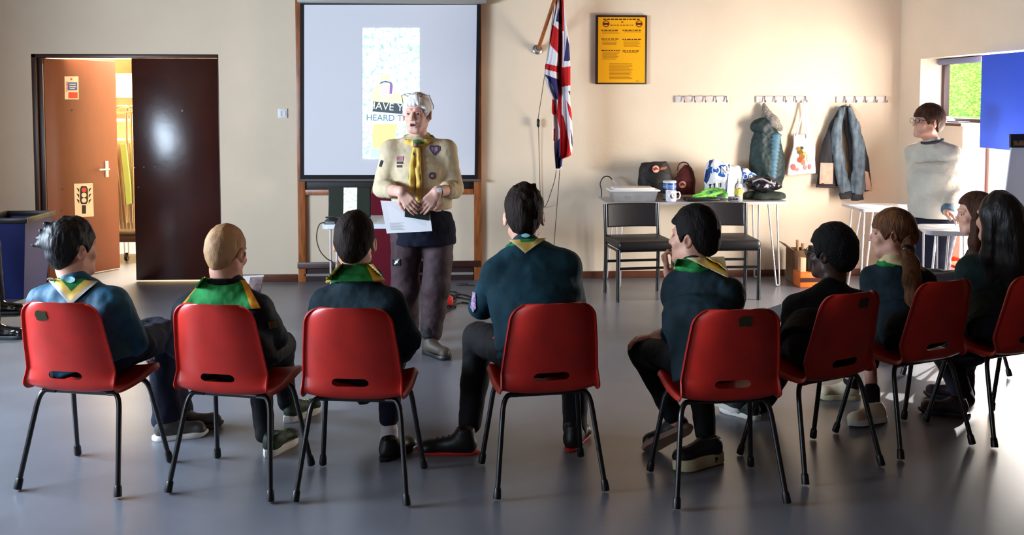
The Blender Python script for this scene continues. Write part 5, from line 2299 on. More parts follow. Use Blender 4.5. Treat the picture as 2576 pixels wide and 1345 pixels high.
drape('neckerchief', p.o, [(513, 698), (618, 704), (656, 775), (436, 790)], 4.0, ts, 0.008, [SC_G, SC_O],
      lambda u, v: 1 if (v > 0.87 and u < 0.30) or u > 0.88 + 0.02 * v or u < 0.05 * v else 0, n=56, thick=0.005)
drape('sleeve_band', p.o, [(674, 812), (694, 808), (698, 822), (678, 828)], 4.05, ts, 0.006, [mat('mustard_band', (110, 92, 36), 0.8, 0.2)], lambda u, v: 0, n=8, thick=0.003)
shoe(p.o, fl(668, 1152), (0.42, 0.9, 0), length=0.235, mat_u=mat('black_green_shoe', (24, 28, 25), 0.6, 0.3, rgb2=(58, 74, 52), vscale=45), mat_s=SOLE_W, sole_h=0.034, lace=mat('lime_lace', (150, 190, 110), 0.6, 0.3))
shoe(p.o, fl(716, 1064), (0.62, 0.78, 0), length=0.235, mat_u=MATS['black_green_shoe'], mat_s=SOLE_W, sole_h=0.034, lace=MATS['lime_lace'])
pB = p
# leaflet in his hands
b = MB()
q = [at(603, 738, 4.42), at(655, 742, 4.42), at(664, 692, 4.50), at(612, 694, 4.50)]
b.prism(q, (0, 0.002, 0.001))
lf = tag(build('leaflet', b, M_PAPER), 'printed leaflet held by the blond boy beside his right cheek', 'leaflet')
b = MB()
q2 = [q[0] * (1 - u) * (1 - v) + q[1] * u * (1 - v) + q[2] * u * v + q[3] * (1 - u) * v + np.array([0, -0.005, -0.0015]) for u, v in ((0.36, 0.04), (0.97, 0.04), (0.97, 0.95), (0.36, 0.95))]
b.prism(q2, (0, 0.0008, 0))
build('printed_photo', b, mat('leaflet_print', (90, 92, 124), 0.5, 0.3, rgb2=(196, 170, 150), vscale=16), lf)

# ---- C: boy before the screen
p = Fig(A_(dict(pelvis=(915, 893, 4.02), chest=(905, 810, 3.98), neck=(891, 704, 4.00), head=(893, 612, 4.04), shL=(822, 764, 4.04), shR=(978, 768, 3.96),
              elL=(800, 880, 4.06), wrL=(880, 900, 4.36), elR=(1026, 850, 4.02), wrR=(1015, 888, 4.33),
              hipL=(870, 893, 4.03), hipR=(955, 893, 4.00), knL=(930, 890, 4.52), knR=(985, 905, 4.45), anL=(925, 990, 4.62), anR=(978, 1112, 4.40))),
        (0.14, 0.98, -0.04), hs=1.0, chair='C', label='dark-haired boy with a green scarf roll and one white sock, seated before the screen')
p.body(h=0.006, hands=[dict(wrist=p.J['wrR'], d=(-0.3, 0.6, -0.3), pn=(0, -0.2, -0.9), side=-1, curl=0.5, sc=0.9)])
ts = p.top_sdf(hem=0.06, bulk=1.04, arm=1.12, seed=13, wr=0.008)
sdf_obj('jersey', ts, 0.008, TEALD, p.o)
sdf_obj('trousers', p.leg_sdf(kneer=0.062, ankr=0.046, seed=6, hem=0.70), 0.008, NAVYT, p.o)
p.hair(H_DARK, top=0.020, side=0.011, nape=-0.078, tuft=0.006, seed=6, fringe=0.05)
p.collar(SC_G, tilt=0.02, r=0.015, seed=5, rx=0.068, ry=0.064, z0=-0.002)
drape('scarf_panel', p.o, [(852, 664), (938, 664), (970, 705), (818, 708)], 3.9, ts, 0.018, [SC_G, SC_Y, SC_C], lambda u, v: 2 if u > 0.95 else (1 if u > 0.80 or u < 0.09 else 0), n=50, thick=0.008)
s = SDF(0.01).rc(at(980, 1080, 4.41), at(977, 1128, 4.39), 0.040, 0.040)
s.wrinkle(0.002, 50, 2)
sdf_obj('sock', s, 0.006, mat('white_sock', (222, 214, 220), 0.85, 0.1), p.o)
shoe(p.o, fl(958, 1162), (0.60, 0.80, 0), length=0.235, mat_u=SHOE_B, mat_s=SHOE_B, sole_h=0.020)
shoe(p.o, at(905, 1018, 4.60), (0.35, 0.75, 0.1), (0, -0.3, 1), length=0.235, mat_u=SHOE_B, mat_s=SHOE_B, sole_h=0.020)

# ---- D: tallest boy
p = Fig(A_(dict(pelvis=(1378, 878, 4.13), chest=(1345, 745, 4.12), neck=(1322, 622, 4.22), head=(1318, 548, 4.30), shL=(1252, 692, 4.18), shR=(1420, 672, 4.16),
              elL=(1214, 768, 4.38), wrL=(1262, 760, 4.60), elR=(1440, 768, 4.34), wrR=(1400, 790, 4.58),
              hipL=(1332, 892, 4.15), hipR=(1428, 892, 4.15), knL=(1206, 850, 4.52), knR=(1444, 880, 4.60), anL=(1180, 1078, 4.44), anR=(1448, 1094, 4.46))),
        (0.02, 0.99, -0.10), hs=1.02, k=1.12, chair='D', px=-0.01, py_=0.0, pz=0.55, label='tallest boy in a teal jersey leaning elbows on knees, yellow pointed scarf')
p.body(h=0.006, hands=[dict(wrist=p.J['wrL'], d=(0.6, 0.3, 0.1), pn=(0, -0.3, -0.9), side=1, curl=0.5), dict(wrist=p.J['wrR'], d=(-0.6, 0.2, 0.1), pn=(0, -0.3, -0.9), side=-1, curl=0.5)])
ts = p.top_sdf(hem=0.03, bulk=1.10, arm=1.02, rx=(0.150, 0.152, 0.168, 0.150), ry=(0.115, 0.115, 0.115, 0.095), seed=17, wr=0.005, fr=10)
sdf_obj('jersey', ts, 0.008, TEAL, p.o)
sdf_obj('trousers', p.leg_sdf(hipr=0.082, kneer=0.066, ankr=0.050, seed=8, hem=0.92), 0.008, BLACKT, p.o)
p.hair(H_DARK, top=0.030, side=0.013, nape=-0.076, tuft=0.010, seed=8, fringe=0.04,
       extra=lambda s, L: [s.rc(L(-0.03 + 0.02 * q, -0.03, 0.105), L(-0.045 + 0.03 * q, -0.045, 0.140 + 0.004 * (q % 2)), 0.018, 0.005, 0.02) for q in range(4)])
p.collar(SC_G, tilt=0.02, r=0.015, seed=8, rx=0.072, ry=0.068, z0=-0.004)
drape('scarf_panel', p.o, [(1280, 603), (1374, 598), (1322, 636)], 4.12, ts, 0.014, [SC_Y, SC_C, SC_G], lambda u, v: 2 if v < 0.22 and 0.30 < u < 0.75 else (1 if min(u, 1 - u) * (1 - v) < 0.08 else 0))
decal('scarf_emblem', p.o, disc(1322, 592, 11, 5), 4.05, lambda q, s=ts: s(q), 0.03, SC_B)
decal('elbow_patch', p.o, [(1189, 733), (1196, 737), (1197, 775), (1190, 786), (1183, 772)], 4.4, ts, 0.004, mat('purple_patch', (120, 60, 130), 0.7, 0.2, rgb2=(220, 200, 225), vscale=70))
lgs = p.leg_sdf(hipr=0.082, kneer=0.066, ankr=0.050, seed=8, hem=0.92)
decal('red_accent', p.o, [(1247, 824), (1251, 824), (1252, 843), (1246, 852), (1238, 851), (1246, 843)], 4.4, lgs, 0.004, SOLE_R)
shoe(p.o, fl(1206, 1140), (-0.97, 0.10, 0), length=0.29, mat_u=SHOE_B, mat_s=SOLE_R, sole_h=0.013, w=0.036, lace=SHOE_B)
shoe(p.o, fl(1432, 1138), (0.38, 0.92, 0), length=0.28, mat_u=SHOE_B, mat_s=SOLE_R, sole_h=0.013, w=0.036)

# ---- E: boy with chin on hand
p = Fig(A_(dict(pelvis=(1775, 893, 3.92), chest=(1765, 795, 3.94), neck=(1748, 680, 4.02), head=(1744, 598, 4.08), shL=(1706, 724, 4.06), shR=(1830, 738, 3.95),
              elL=(1700, 834, 4.10), wrL=(1650, 848, 4.30), elR=(1720, 790, 4.36), wrR=(1684, 682, 4.30),
              hipL=(1735, 893, 3.96), hipR=(1815, 893, 3.90), knL=(1618, 884, 4.36), knR=(1755, 900, 4.38), anL=(1700, 1058, 4.28), anR=(1776, 1110, 4.22))),
        (-0.80, 0.58, 0.02), hs=1.0, chair='E', px=-0.02, py_=0.0, label='boy with short black hair and pale-pointed scarf resting his chin on his hand')
p.body(h=0.0055, hands=[dict(wrist=p.J['wrL'], d=(-0.85, 0.35, -0.12), pn=(-0.1, 0.0, -1), side=-1, curl=0.42, sc=0.95, spread=0.5),
                        dict(wrist=p.J['wrR'], d=(-0.35, 0.1, 0.85), pn=(0.9, -0.2, 0.3), side=-1, curl=1.15, sc=0.9)])
p.eyes()
ts = p.top_sdf(hem=0.06, bulk=1.04, arm=1.10, sleeves=(0.12, 0.35), seed=21, wr=0.007)
sdf_obj('jersey', ts, 0.008, TEALD, p.o)
sdf_obj('trousers', p.leg_sdf(kneer=0.064, ankr=0.046, seed=9, hem=0.90), 0.008, mat('jet_black_trousers', (13, 12, 14), 0.8, 0.2, bump=0.2, bscale=30), p.o)
p.hair(H_BLACK, top=0.026, side=0.013, nape=-0.084, tuft=0.005, seed=10, fringe=0.055,
       extra=lambda s, L: s.rc(L(-0.045, 0.070, 0.070), L(0.03, 0.076, 0.074), 0.010, 0.011, 0.02))
p.collar(SC_G, tilt=0.02, r=0.015, seed=9, rx=0.068, ry=0.064, z0=-0.004)
drape('scarf_panel', p.o, [(1728, 648), (1822, 645), (1833, 697)], 3.88, ts, 0.014, [SC_C, SC_Y], lambda u, v: 1 if (u - 0.62) ** 2 + (v - 0.35) ** 2 < 0.07 else 0)
drape('scarf_side', p.o, [(1704, 652), (1740, 648), (1762, 672), (1693, 676)], 3.95, ts, 0.011, [SC_G, SC_Y], lambda u, v: 1 if u < 0.1 and v > 0.7 else 0, n=14)
pE = p
# right shoe on its side edge, left shoe tipped with the sole towards the camera
sE = shoe(p.o, fl(1818, 1158), (-0.86, -0.46, 0), (0.10, 0.20, 0.97), length=0.28, mat_u=SHOE_B, mat_s=SOLE_C, sole_h=0.050, w=0.042)
hE, dE = fl(1818, 1158), nrm((-0.86, -0.46, 0))
nE = np.array([-dE[1], dE[0], 0]) if -dE[1] > 0 and dE[0] < 0 else np.array([dE[1], -dE[0], 0])
text('shoe_letter', 'P', 0.034, hE + dE * 0.075 + nE * 0.0415 + np.array([0, 0, 0.030]), (pi / 2 - 0.18, 0.0, atan2(nE[0], -nE[1])), SHOE_B, sE, 0.003)
shoe(p.o, at(1744, 1078, 4.27), (-0.80, 0.10, -0.42), (-0.40, 0.85, 0.4), length=0.25, mat_u=SHOE_B, mat_s=mat('worn_sole', (150, 122, 106), 0.7, 0.3), sole_h=0.028, lace=SOLE_W)

# ---- F: boy with glasses
p = Fig(A_(dict(pelvis=(2095, 893, 4.20), chest=(2085, 820, 4.20), neck=(2098, 728, 4.26), head=(2092, 640, 4.32), shL=(2008, 780, 4.30), shR=(2160, 775, 4.18),
              elL=(1985, 890, 4.34), wrL=(1950, 840, 4.54), elR=(2140, 890, 4.26), wrR=(2020, 880, 4.50),
              hipL=(2050, 893, 4.22), hipR=(2130, 900, 4.16), knL=(1930, 880, 4.62), knR=(1990, 890, 4.68), anL=(1858, 1030, 4.80), anR=(1900, 1040, 4.90))),
        (-0.62, 0.78, 0.02), hs=0.98, chair='F', skin=SKD, label='boy with rounded black hair and glasses in a black jersey')
p.body(h=0.006, hands=[dict(wrist=p.J['wrL'], d=(-0.5, 0.4, 0.5), pn=(0.7, 0.4, 0.2), side=1, curl=0.6, sc=0.9)])
p.eyes()
ts = p.top_sdf(hem=0.06, bulk=1.05, arm=1.12, seed=25, wr=0.006)
sdf_obj('jersey', ts, 0.008, BLACKJ, p.o)
sdf_obj('trousers', p.leg_sdf(kneer=0.060, ankr=0.048, seed=10, hem=0.86), 0.008, BLACKT, p.o)
p.hair(mat('jet_black_hair', (9, 8, 8), 0.7, 0.25, bump=0.8, bscale=120), top=0.034, side=0.021, nape=-0.070, tuft=0.005, seed=12, fringe=0.05, freq=80)


def glasses(fig, m, up=0.0, lens=True):
    L = fig.L
    b = MB()
    for sx in (-1, 1):
        ring = [L(sx * 0.033 + 0.024 * cos(t), 0.104, 0.004 + up + 0.018 * sin(t)) for t in np.linspace(0, 2 * pi, 20, endpoint=False)]
        b.tube(ring, 0.0018, 6, 0, True)
        b.tube([L(sx * 0.057, 0.103, 0.010 + up), L(sx * 0.082, 0.06, 0.010 + up), L(sx * 0.088, -0.005, 0.012 + up)], 0.0018, 6)
    b.tube([L(-0.010, 0.104, 0.010 + up), L(0.010, 0.104, 0.010 + up)], 0.0018, 6)
    g = build('glasses', b, m, fig.o)
    if lens:
        for sx in (-1, 1):
            b = MB()
            pts = [L(sx * 0.033 + 0.023 * cos(t), 0.1035, 0.004 + up + 0.017 * sin(t)) for t in np.linspace(0, 2 * pi, 20, endpoint=False)]
            b.prism(pts, fig.R[:, 1] * 0.0008)
            build('lens', b, M_GLASS, g)


glasses(p, mat('dark_glasses_frame', (40, 36, 36), 0.3, 0.5))
s = SDF(0.01).rc(at(1850, 985, 4.81), at(1847, 1024, 4.80), 0.036, 0.034)
sdf_obj('sock', s, 0.007, mat('pale_sock', (214, 216, 230), 0.85, 0.1), p.o)
shoe(p.o, at(1868, 1076, 4.76) * np.array([1, 1, 0]) + np.array([0, 0, 0.012]), (-0.75, 0.62, 0.16), (0.1, 0.1, 1), length=0.24, mat_u=mat('black_check_shoe', (26, 30, 28), 0.6, 0.3, rgb2=(56, 70, 60), vscale=40), mat_s=SOLE_W, sole_h=0.026)
shoe(p.o, fl(1912, 1058), (-0.65, 0.76, 0), length=0.24, mat_u=MATS['black_check_shoe'], mat_s=SOLE_W, sole_h=0.026)
b = MB()
q = [at(1950, 822, 4.68), at(1966, 808, 4.62), at(1966, 764, 4.64), at(1921, 779, 4.72), at(1925, 816, 4.74)]
b.prism(q, (0.001, 0.002, 0))
tag(build('leaflet', b, mat('dark_leaflet_back', (72, 66, 60), 0.6, 0.3)), 'dark grey-brown leaflet held up by the boy with glasses', 'leaflet')

# ---- G: girl with ponytail
p = Fig(A_(dict(pelvis=(2262, 880, 4.50), chest=(2258, 780, 4.48), neck=(2250, 668, 4.52), head=(2243, 588, 4.57), shL=(2196, 704, 4.58), shR=(2318, 706, 4.46),
              elL=(2190, 800, 4.64), wrL=(2150, 840, 4.86), elR=(2310, 810, 4.56), wrR=(2200, 850, 4.84),
              hipL=(2225, 880, 4.54), hipR=(2300, 880, 4.46), knL=(2120, 862, 4.92), knR=(2185, 868, 4.86), anL=(2146, 978, 5.02), anR=(2196, 1008, 4.74))),
        (-0.90, 0.42, -0.06), hs=0.97, k=0.95, chair='G', label='girl with a light brown ponytail and cream scarf, in profile')
p.body(h=0.006, hands=[dict(wrist=p.J['wrL'], d=(-0.7, 0.5, -0.2), pn=(0, 0, -1), side=1, curl=0.3, sc=0.85)])
p.eyes()
ts = p.top_sdf(hem=0.06, bulk=1.0, arm=1.10, seed=29, wr=0.006)
sdf_obj('jersey', ts, 0.008, mat('night_teal_jersey', (20, 34, 42), 0.8, 0.2, var=0.10, vscale=14, bump=0.25, bscale=35), p.o)
sdf_obj('shorts', p.leg_sdf(kneer=0.064, ankr=0.052, seed=11, hem=0.30), 0.008, BLACKT, p.o)


def tail(s, L):
    c = [L(0, -0.095, 0.0), L(0.0, -0.125, -0.03)]
    t = [at(2284, 628, 4.46), at(2292, 665, 4.40), at(2296, 705, 4.36), at(2298, 750, 4.34), at(2294, 790, 4.33)]
    s.chain([L(0, -0.085, 0.0)] + t, [0.045, 0.026, 0.034, 0.037, 0.032, 0.012], 0.03)


s = hair_sdf(p.J['head'], p.R, p.hs, top=0.016, side=0.014, nape=-0.075, fringe=0.030, side_z=-0.008, tuft=0.003, seed=14, freq=50)
sdf_obj('hair', s, 0.005, H_LBROWN, p.o)
s = SDF(0.03)
tail(s, p.L)
s.wrinkle(0.006, 45, 3, (1, 1, 0.15))
sit_cut(s, 'G')
sdf_obj('ponytail', s, 0.006, H_LBROWN, p.o)
b = MB()
b.lathe([(0.026, -0.012), (0.031, -0.006), (0.031, 0.006), (0.026, 0.012)], at(2284, 628, 4.455), 16, 0, tuple(at(2292, 665, 4.40) - at(2280, 610, 4.49)))
build('hair_tie', b, M_BLACK, p.o)
p.collar(SC_G, tilt=0.02, r=0.013, seed=9, rx=0.066, ry=0.062, z0=-0.004)
drape('neckerchief', p.o, [(2225, 640), (2300, 640), (2328, 680), (2210, 655)], 4.42, ts, 0.014, [SC_C], lambda u, v: 0, n=28, thick=0.005)
for an, kn in (('anL', 'knL'), ('anR', 'knR')):
    s = SDF(0.01).rc(p.J[an] * 0.80 + p.J[kn] * 0.20, p.J[an], 0.040, 0.036)
    s.wrinkle(0.002, 40, 4)
    sdf_obj('sock', s, 0.007, BLACKT, p.o)
shoe(p.o, fl(2232, 1060), (-0.55, -0.20, 0), (-0.05, 0.3, 0.95), length=0.24, mat_u=mat('cream_trainer', (214, 200, 170), 0.6, 0.3), mat_s=SOLE_W, sole_h=0.03)
shoe(p.o, fl(2165, 1004), (-0.92, 0.1, 0), length=0.235, mat_u=MATS['cream_trainer'], mat_s=SOLE_C, sole_h=0.03)

# ---- H: girl behind, in profile
p = Fig(A_(dict(pelvis=(2480, 820, 5.40), chest=(2475, 735, 5.38), neck=(2468, 632, 5.38), head=(2452, 536, 5.38), shL=(2452, 668, 5.42), shR=(2530, 668, 5.44),
              elL=(2446, 755, 5.52), wrL=(2420, 785, 5.72), elR=(2520, 755, 5.36), wrR=(2430, 790, 5.64),
              hipL=(2450, 820, 5.44), hipR=(2510, 820, 5.36), knL=(0, 0, 1), knR=(0, 0, 1), anL=(0, 0, 1), anR=(0, 0, 1))),
        (-0.96, 0.20, -0.12), hs=0.98, k=0.95, chair='H', label='girl with long brown hair in profile, seated beyond the black-haired girl')
for n_, v_ in dict(knL=(2.66, 5.76, 0.50), knR=(2.79, 5.84, 0.50), anL=(2.68, 5.74, 0.10), anR=(2.80, 5.80, 0.10)).items():
    p.J[n_] = np.array(v_)
p.body(h=0.006, hands=[dict(wrist=p.J['wrL'], d=(-0.7, 0.5, -0.2), pn=(0, 0, -1), side=1, curl=0.3, sc=0.85)])
p.eyes()
ts = p.top_sdf(hem=0.05, bulk=1.0, arm=1.08, seed=31, wr=0.006)
sdf_obj('jersey', ts, 0.009, TEALD, p.o)
sdf_obj('trousers', p.leg_sdf(kneer=0.060, ankr=0.050, seed=12), 0.009, BLACKT, p.o)


def longhair(s, L, drop, back):
    for sx in (-1, 1):
        s.chain([L(sx * 0.060, -0.025, 0.02), L(sx * 0.072, -0.040, -0.08), L(sx * 0.075, -0.035, -0.17), L(sx * 0.070, -0.03, -drop)], [0.045, 0.040, 0.040, 0.018], 0.04)
    s.chain([L(0, -0.075, 0.0), L(0, -0.085, -0.1), L(0, -0.095, -0.2), L(0, -0.10, -back)], [0.06, 0.066, 0.064, 0.03], 0.05)


s = hair_sdf(p.J['head'], p.R, p.hs, top=0.014, side=0.012, nape=-0.10, fringe=0.062, side_z=-0.02, tuft=0.002, seed=14, freq=50)
s2 = SDF(0.04)
longhair(s2, p.L, 0.30, 0.38)
s2.ell(p.J['head'] + p.R @ np.array([0, -0.03, 0.03]), (0.086, 0.088, 0.095), p.R)
s2.cut(lambda q, c=p.J['head'], R=p.R: (((q - c) @ R)[:, 1] - 0.015 - 0.6 * np.maximum(((q - c) @ R)[:, 2] - 0.03, 0)) * 0.8, 0.01)
s2.wrinkle(0.007, 34, 5, (1, 1, 0.15))
sit_cut(s2, 'H')
sdf_obj('hair', s2, 0.006, H_BROWN, p.o)
sdf_obj('hair_fringe', s, 0.005, H_BROWN, p.o)
s = SDF(0.03)
s.chain([p.L(-0.066, 0.012, 0.030), p.L(-0.082, 0.020, -0.06), p.L(-0.088, 0.040, -0.15), p.L(-0.080, 0.050, -0.25), p.L(-0.075, 0.045, -0.33)], [0.022, 0.027, 0.032, 0.030, 0.010])
s.wrinkle(0.006, 40, 6, (1, 1, 0.15))
sdf_obj('hair_strand', s, 0.006, H_BROWN, p.o)
shoe(p.o, (2.70, 5.69, 0), (-0.5, 0.8, 0), length=0.235, mat_u=SHOE_B, mat_s=SHOE_B)
shoe(p.o, (2.82, 5.75, 0), (-0.5, 0.8, 0), length=0.235, mat_u=SHOE_B, mat_s=SHOE_B)

# ---- I: girl with long black hair
p = Fig(A_(dict(pelvis=(2520, 858, 4.60), chest=(2515, 765, 4.60), neck=(2515, 640, 4.62), head=(2508, 548, 4.64), shL=(2445, 682, 4.70), shR=(2590, 690, 4.56),
              elL=(2425, 800, 4.76), wrL=(2390, 845, 4.98), elR=(2590, 810, 4.64), wrR=(2480, 850, 4.90),
              hipL=(2478, 865, 4.64), hipR=(2560, 865, 4.58), knL=(2380, 890, 5.02), knR=(2415, 905, 5.03), anL=(2428, 1010, 4.80), anR=(2426, 990, 4.98))),
        (-0.25, 0.96, -0.05), hs=1.04, k=1.02, chair='I', label='girl with long black hair in dark green, seated at the right edge')
p.body(h=0.006, hands=[dict(wrist=p.J['wrL'], d=(-0.7, 0.5, -0.2), pn=(0, 0, -1), side=1, curl=0.3, sc=0.85)])
ts = p.top_sdf(hem=0.06, bulk=1.05, arm=1.14, seed=33, wr=0.007)
sdf_obj('jersey', ts, 0.008, mat('dark_green_jersey', (18, 34, 32), 0.85, 0.2, bump=0.25, bscale=35), p.o)
sdf_obj('trousers', p.leg_sdf(hipr=0.085, kneer=0.068, ankr=0.052, seed=14), 0.009, NAVYT, p.o)
s2 = SDF(0.04)
longhair(s2, p.L, 0.30, 0.44)
s2.ell(p.J['head'] + p.R @ np.array([0, -0.024, 0.032]), (0.094, 0.104, 0.104), p.R)
s2.cut(lambda q, c=p.J['head'], R=p.R: (((q - c) @ R)[:, 1] - 0.045 - 0.6 * np.maximum(((q - c) @ R)[:, 2] - 0.03, 0)) * 0.8, 0.01)
s2.wrinkle(0.007, 34, 7, (1, 1, 0.15))
sit_cut(s2, 'I')
sdf_obj('hair', s2, 0.006, mat('soft_black_hair', (17, 13, 13), 0.5, 0.4, bump=0.7, bscale=55, stretch=(1, 1, 0.2)), p.o)
shoe(p.o, fl(2440, 1052), (-0.75, 0.4, 0), length=0.24, mat_u=mat('plum_shoe', (44, 26, 34), 0.6, 0.3), mat_s=SHOE_B)
shoe(p.o, fl(2446, 1012), (-0.75, 0.5, 0), length=0.24, mat_u=MATS['plum_shoe'], mat_s=SHOE_B)

# ---- J: the presenter
JY = 6.05
p = Fig(A_(dict(pelvis=(1066, 560, 6.10), chest=(1056, 430, 6.08), neck=(1053, 352, 6.08), head=(1049, 288, 6.05), shL=(1120, 380, 6.08), shR=(985, 382, 6.08),
              elL=(1143, 474, 6.04), wrL=(1099, 482, 5.788), elR=(962, 474, 6.04), wrR=(1010, 482, 5.768),
              hipL=(1104, 590, 6.10), hipR=(1022, 590, 6.10), knL=(1098, 716, 6.06), knR=(1020, 722, 6.14), anL=(1083, 862, 6.10), anR=(1030, 838, 6.36))),
        (-0.26, -0.97, 0.03), hs=1.0, k=1.08, kid=False, skin=SKP, label='white-haired woman in a beige uniform shirt and yellow scarf talking before the screen')
hR = dict(wrist=p.J['wrR'], d=(0.50, -0.16, -0.66), pn=(0.15, 0.95, -0.1), side=-1, curl=0.30, sc=1.0, thumb=0.4)
hL = dict(wrist=p.J['wrL'], d=(-0.55, -0.14, -0.66), pn=(-0.15, 0.95, -0.1), side=1, curl=0.28, sc=1.0, thumb=0.4)
p.body(h=0.005, hands=[hR, hL], mouth=0.008)
p.eyes()
b = MB()
pts = [p.L(0.018 * cos(t), 0.086, -0.066 + 0.0065 * sin(t)) for t in np.linspace(0, 2 * pi, 16, endpoint=False)]
b.prism(pts, p.R[:, 1] * -0.004)
build('open_mouth', b, DARKM, p.o)
ts = p.top_sdf(hem=-0.02, bulk=1.05, arm=1.06, rx=(0.158, 0.165, 0.172, 0.150), ry=(0.120, 0.125, 0.130, 0.095), sleeves=(0.42, 0.42), seed=41, wr=0.0045, fr=15)
ts.plane(at(1066, 524, 6.1), (0, 0, -1), 0.006)
M_SHIRT = mat('beige_shirt', (196, 178, 146), 0.75, 0.25, var=0.05, vscale=10, bump=0.3, bscale=28)
sdf_obj('shirt', ts, 0.006, M_SHIRT, p.o)
for sd in 'LR':
    e, wv = p.J['el' + sd], p.J['wr' + sd]
    d = nrm(wv - e)
    s = SDF(0.015).rc(e + d * 0.055, e + d * 0.095, 0.054, 0.056)
    s.wrinkle(0.005, 40, 3)
    sdf_obj('rolled_cuff', s, 0.006, M_SHIRT, p.o)
lg = p.leg_sdf(hipr=0.092, kneer=0.080, ankr=0.064, seed=15, wr=0.006, hem=0.80)
sdf_obj('trousers', lg, 0.007, mat('maroon_grey_trousers', (58, 42, 46), 0.7, 0.25, var=0.15, vscale=9, bump=0.4, bscale=20), p.o)
s = SDF(0.04)
pv = p.J['pelvis']
s.loft([(pv + np.array([0.01, 0, 0.085]), 0.165, 0.130, (1, 0, 0)), (pv + np.array([0.0, 0, 0.0]), 0.196, 0.150, (1, 0, 0)), (pv + np.array([0.0, 0, -0.13]), 0.200, 0.150, (1, 0, 0))])
s.wrinkle(0.010, 13, 4, (1, 1, 0.6))
s.wrinkle(0.004, 34, 5)
sdf_obj('navy_wrap', s, 0.007, mat('navy_fleece', (22, 24, 38), 0.9, 0.15, bump=0.3, bscale=40), p.o)
# laces boots
for sd, hp, td in (('L', (1066, 886), (0.62, -0.78, 0)), ('R', (1012, 838), (-0.10, -0.99, 0))):
    f0 = fl(*hp)
    shoe(p.o, f0, td, length=0.27, mat_u=mat('brown_boot', (64, 56, 48), 0.55, 0.3, var=0.15), mat_s=SHOE_B, tall=0.035, w=0.042)
    s = SDF(0.02).rc(f0 + nrm(td) * 0.058 + np.array([0, 0, 0.13]), f0 + nrm(td) * 0.058 + np.array([0, 0, 0.175]), 0.050, 0.054)
    s.wrinkle(0.006, 30, 2, (1, 1, 2))
    sdf_obj('boot_shaft', s, 0.007, mat('dark_boot_shaft', (40, 36, 36), 0.7, 0.2), p.o)
# hair with a fringe, swept
s = hair_sdf(p.J['head'], p.R, 1.0, top=0.022, side=0.018, nape=-0.06, fringe=0.048, side_z=0.004, tuft=0.006, seed=21, freq=48,
             extra=lambda s, L: [s.rc(L(0.015 - 0.012 * q, 0.07, 0.105), L(0.03 - 0.022 * q, 0.098, 0.062), 0.018, 0.010, 0.012) for q in range(4)])
sdf_obj('hair', s, 0.005, H_WHITE, p.o)
# glasses pushed up on the hair
L = p.L
b = MB()
for sx in (-1, 1):
    ring = [L(sx * 0.033 + 0.023 * cos(t), 0.066 + 0.016 * sin(t), 0.119 + 0.008 * sin(t)) for t in np.linspace(0, 2 * pi, 18, endpoint=False)]
    b.tube(ring, 0.0020, 6, 0, True)
    b.tube([L(sx * 0.056, 0.064, 0.121), L(sx * 0.088, 0.035, 0.118), L(sx * 0.097, -0.03, 0.055), L(sx * 0.092, -0.045, 0.035)], 0.0022, 6)
b.tube([L(-0.010, 0.066, 0.122), L(0.010, 0.066, 0.122)], 0.002, 6)
build('glasses', b, mat('dark_glasses_frame', (40, 36, 36), 0.3, 0.5), p.o)
# scarf
sc_ = p.collar([SC_Y, SC_G], tilt=0.045, r=0.022, seed=3, rx=0.078, ry=0.076, mfun=lambda c: (vnoise(c * np.array([1, 1, 2.0]), 26, 8) > 0.30).astype(np.int32))
s = SDF(0.01)
tl_ = [[(1046, 366), (1041, 390), (1037, 420), (1035, 450), (1038, 478)], [(1050, 366), (1053, 392), (1052, 425), (1055, 460), (1052, 500)]]
for q, tt in enumerate(tl_):
    P = [at(x, y, 5.75) for x, y in tt]
    R_ = np.array([ray(x, y) for x, y in tt])
    P = march(np.array(P), R_, ts, 0.012)
    s.chain(list(P), [0.011, 0.014, 0.017, 0.018, 0.015], 0.004)
s.wrinkle(0.005, 40, 5, (1.6, 1.6, 0.4))
sdf_obj('scarf_tails', s, 0.005, [SC_Y, SC_G], p.o, mfun=lambda c: (vnoise(c * np.array([1, 1, 0.25]), 55, 8) > 0.45).astype(np.int32))
wp = march(np.array([at(1048, 364, 5.75)]), np.array([ray(1048, 364)]), ts, 0.016)[0]
b = MB()
b.lathe([(0.017, -0.016), (0.021, -0.010), (0.021, 0.010), (0.017, 0.016)], wp, 16)
build('woggle', b, mat('brown_leather', (96, 66, 44), 0.5, 0.4), p.o)
PUR, DKB = mat('purple_badge', (108, 84, 116), 0.8, 0.2, rgb2=(70, 52, 84), vscale=120), mat('dark_badge', (72, 62, 62), 0.8, 0.2)
PUR2 = mat('pale_purple', (150, 128, 150), 0.8, 0.2)
heart = [(1093, 391), (1085, 382), (1079, 372), (1082, 364), (1090, 367), (1099, 365), (1107, 368), (1107, 377), (1100, 385)]
hb_ = decal('heart_badge', p.o, heart, 5.95, ts, 0.004, PUR)
decal('heart_centre', p.o, [((x - 1093) * 0.6 + 1093, (y - 376) * 0.6 + 376) for x, y in heart], 5.95, ts, 0.0065, PUR2)
decal('name_badge', p.o, rect(998, 393, 1014, 404), 5.95, ts, 0.004, mat('rose_badge', (160, 110, 120), 0.8, 0.2))
decal('title_badge', p.o, rect(998, 406, 1013, 412), 5.95, ts, 0.004, DKB)
decal('county_badge', p.o, rect(998, 415, 1011, 421), 5.95, ts, 0.004, DKB)
decal('round_badge', p.o, disc(1088, 442, 9, 9), 5.95, ts, 0.004, DKB)
decal('round_badge_centre', p.o, disc(1088, 442, 4.5, 4.5), 5.95, ts, 0.006, PUR2)
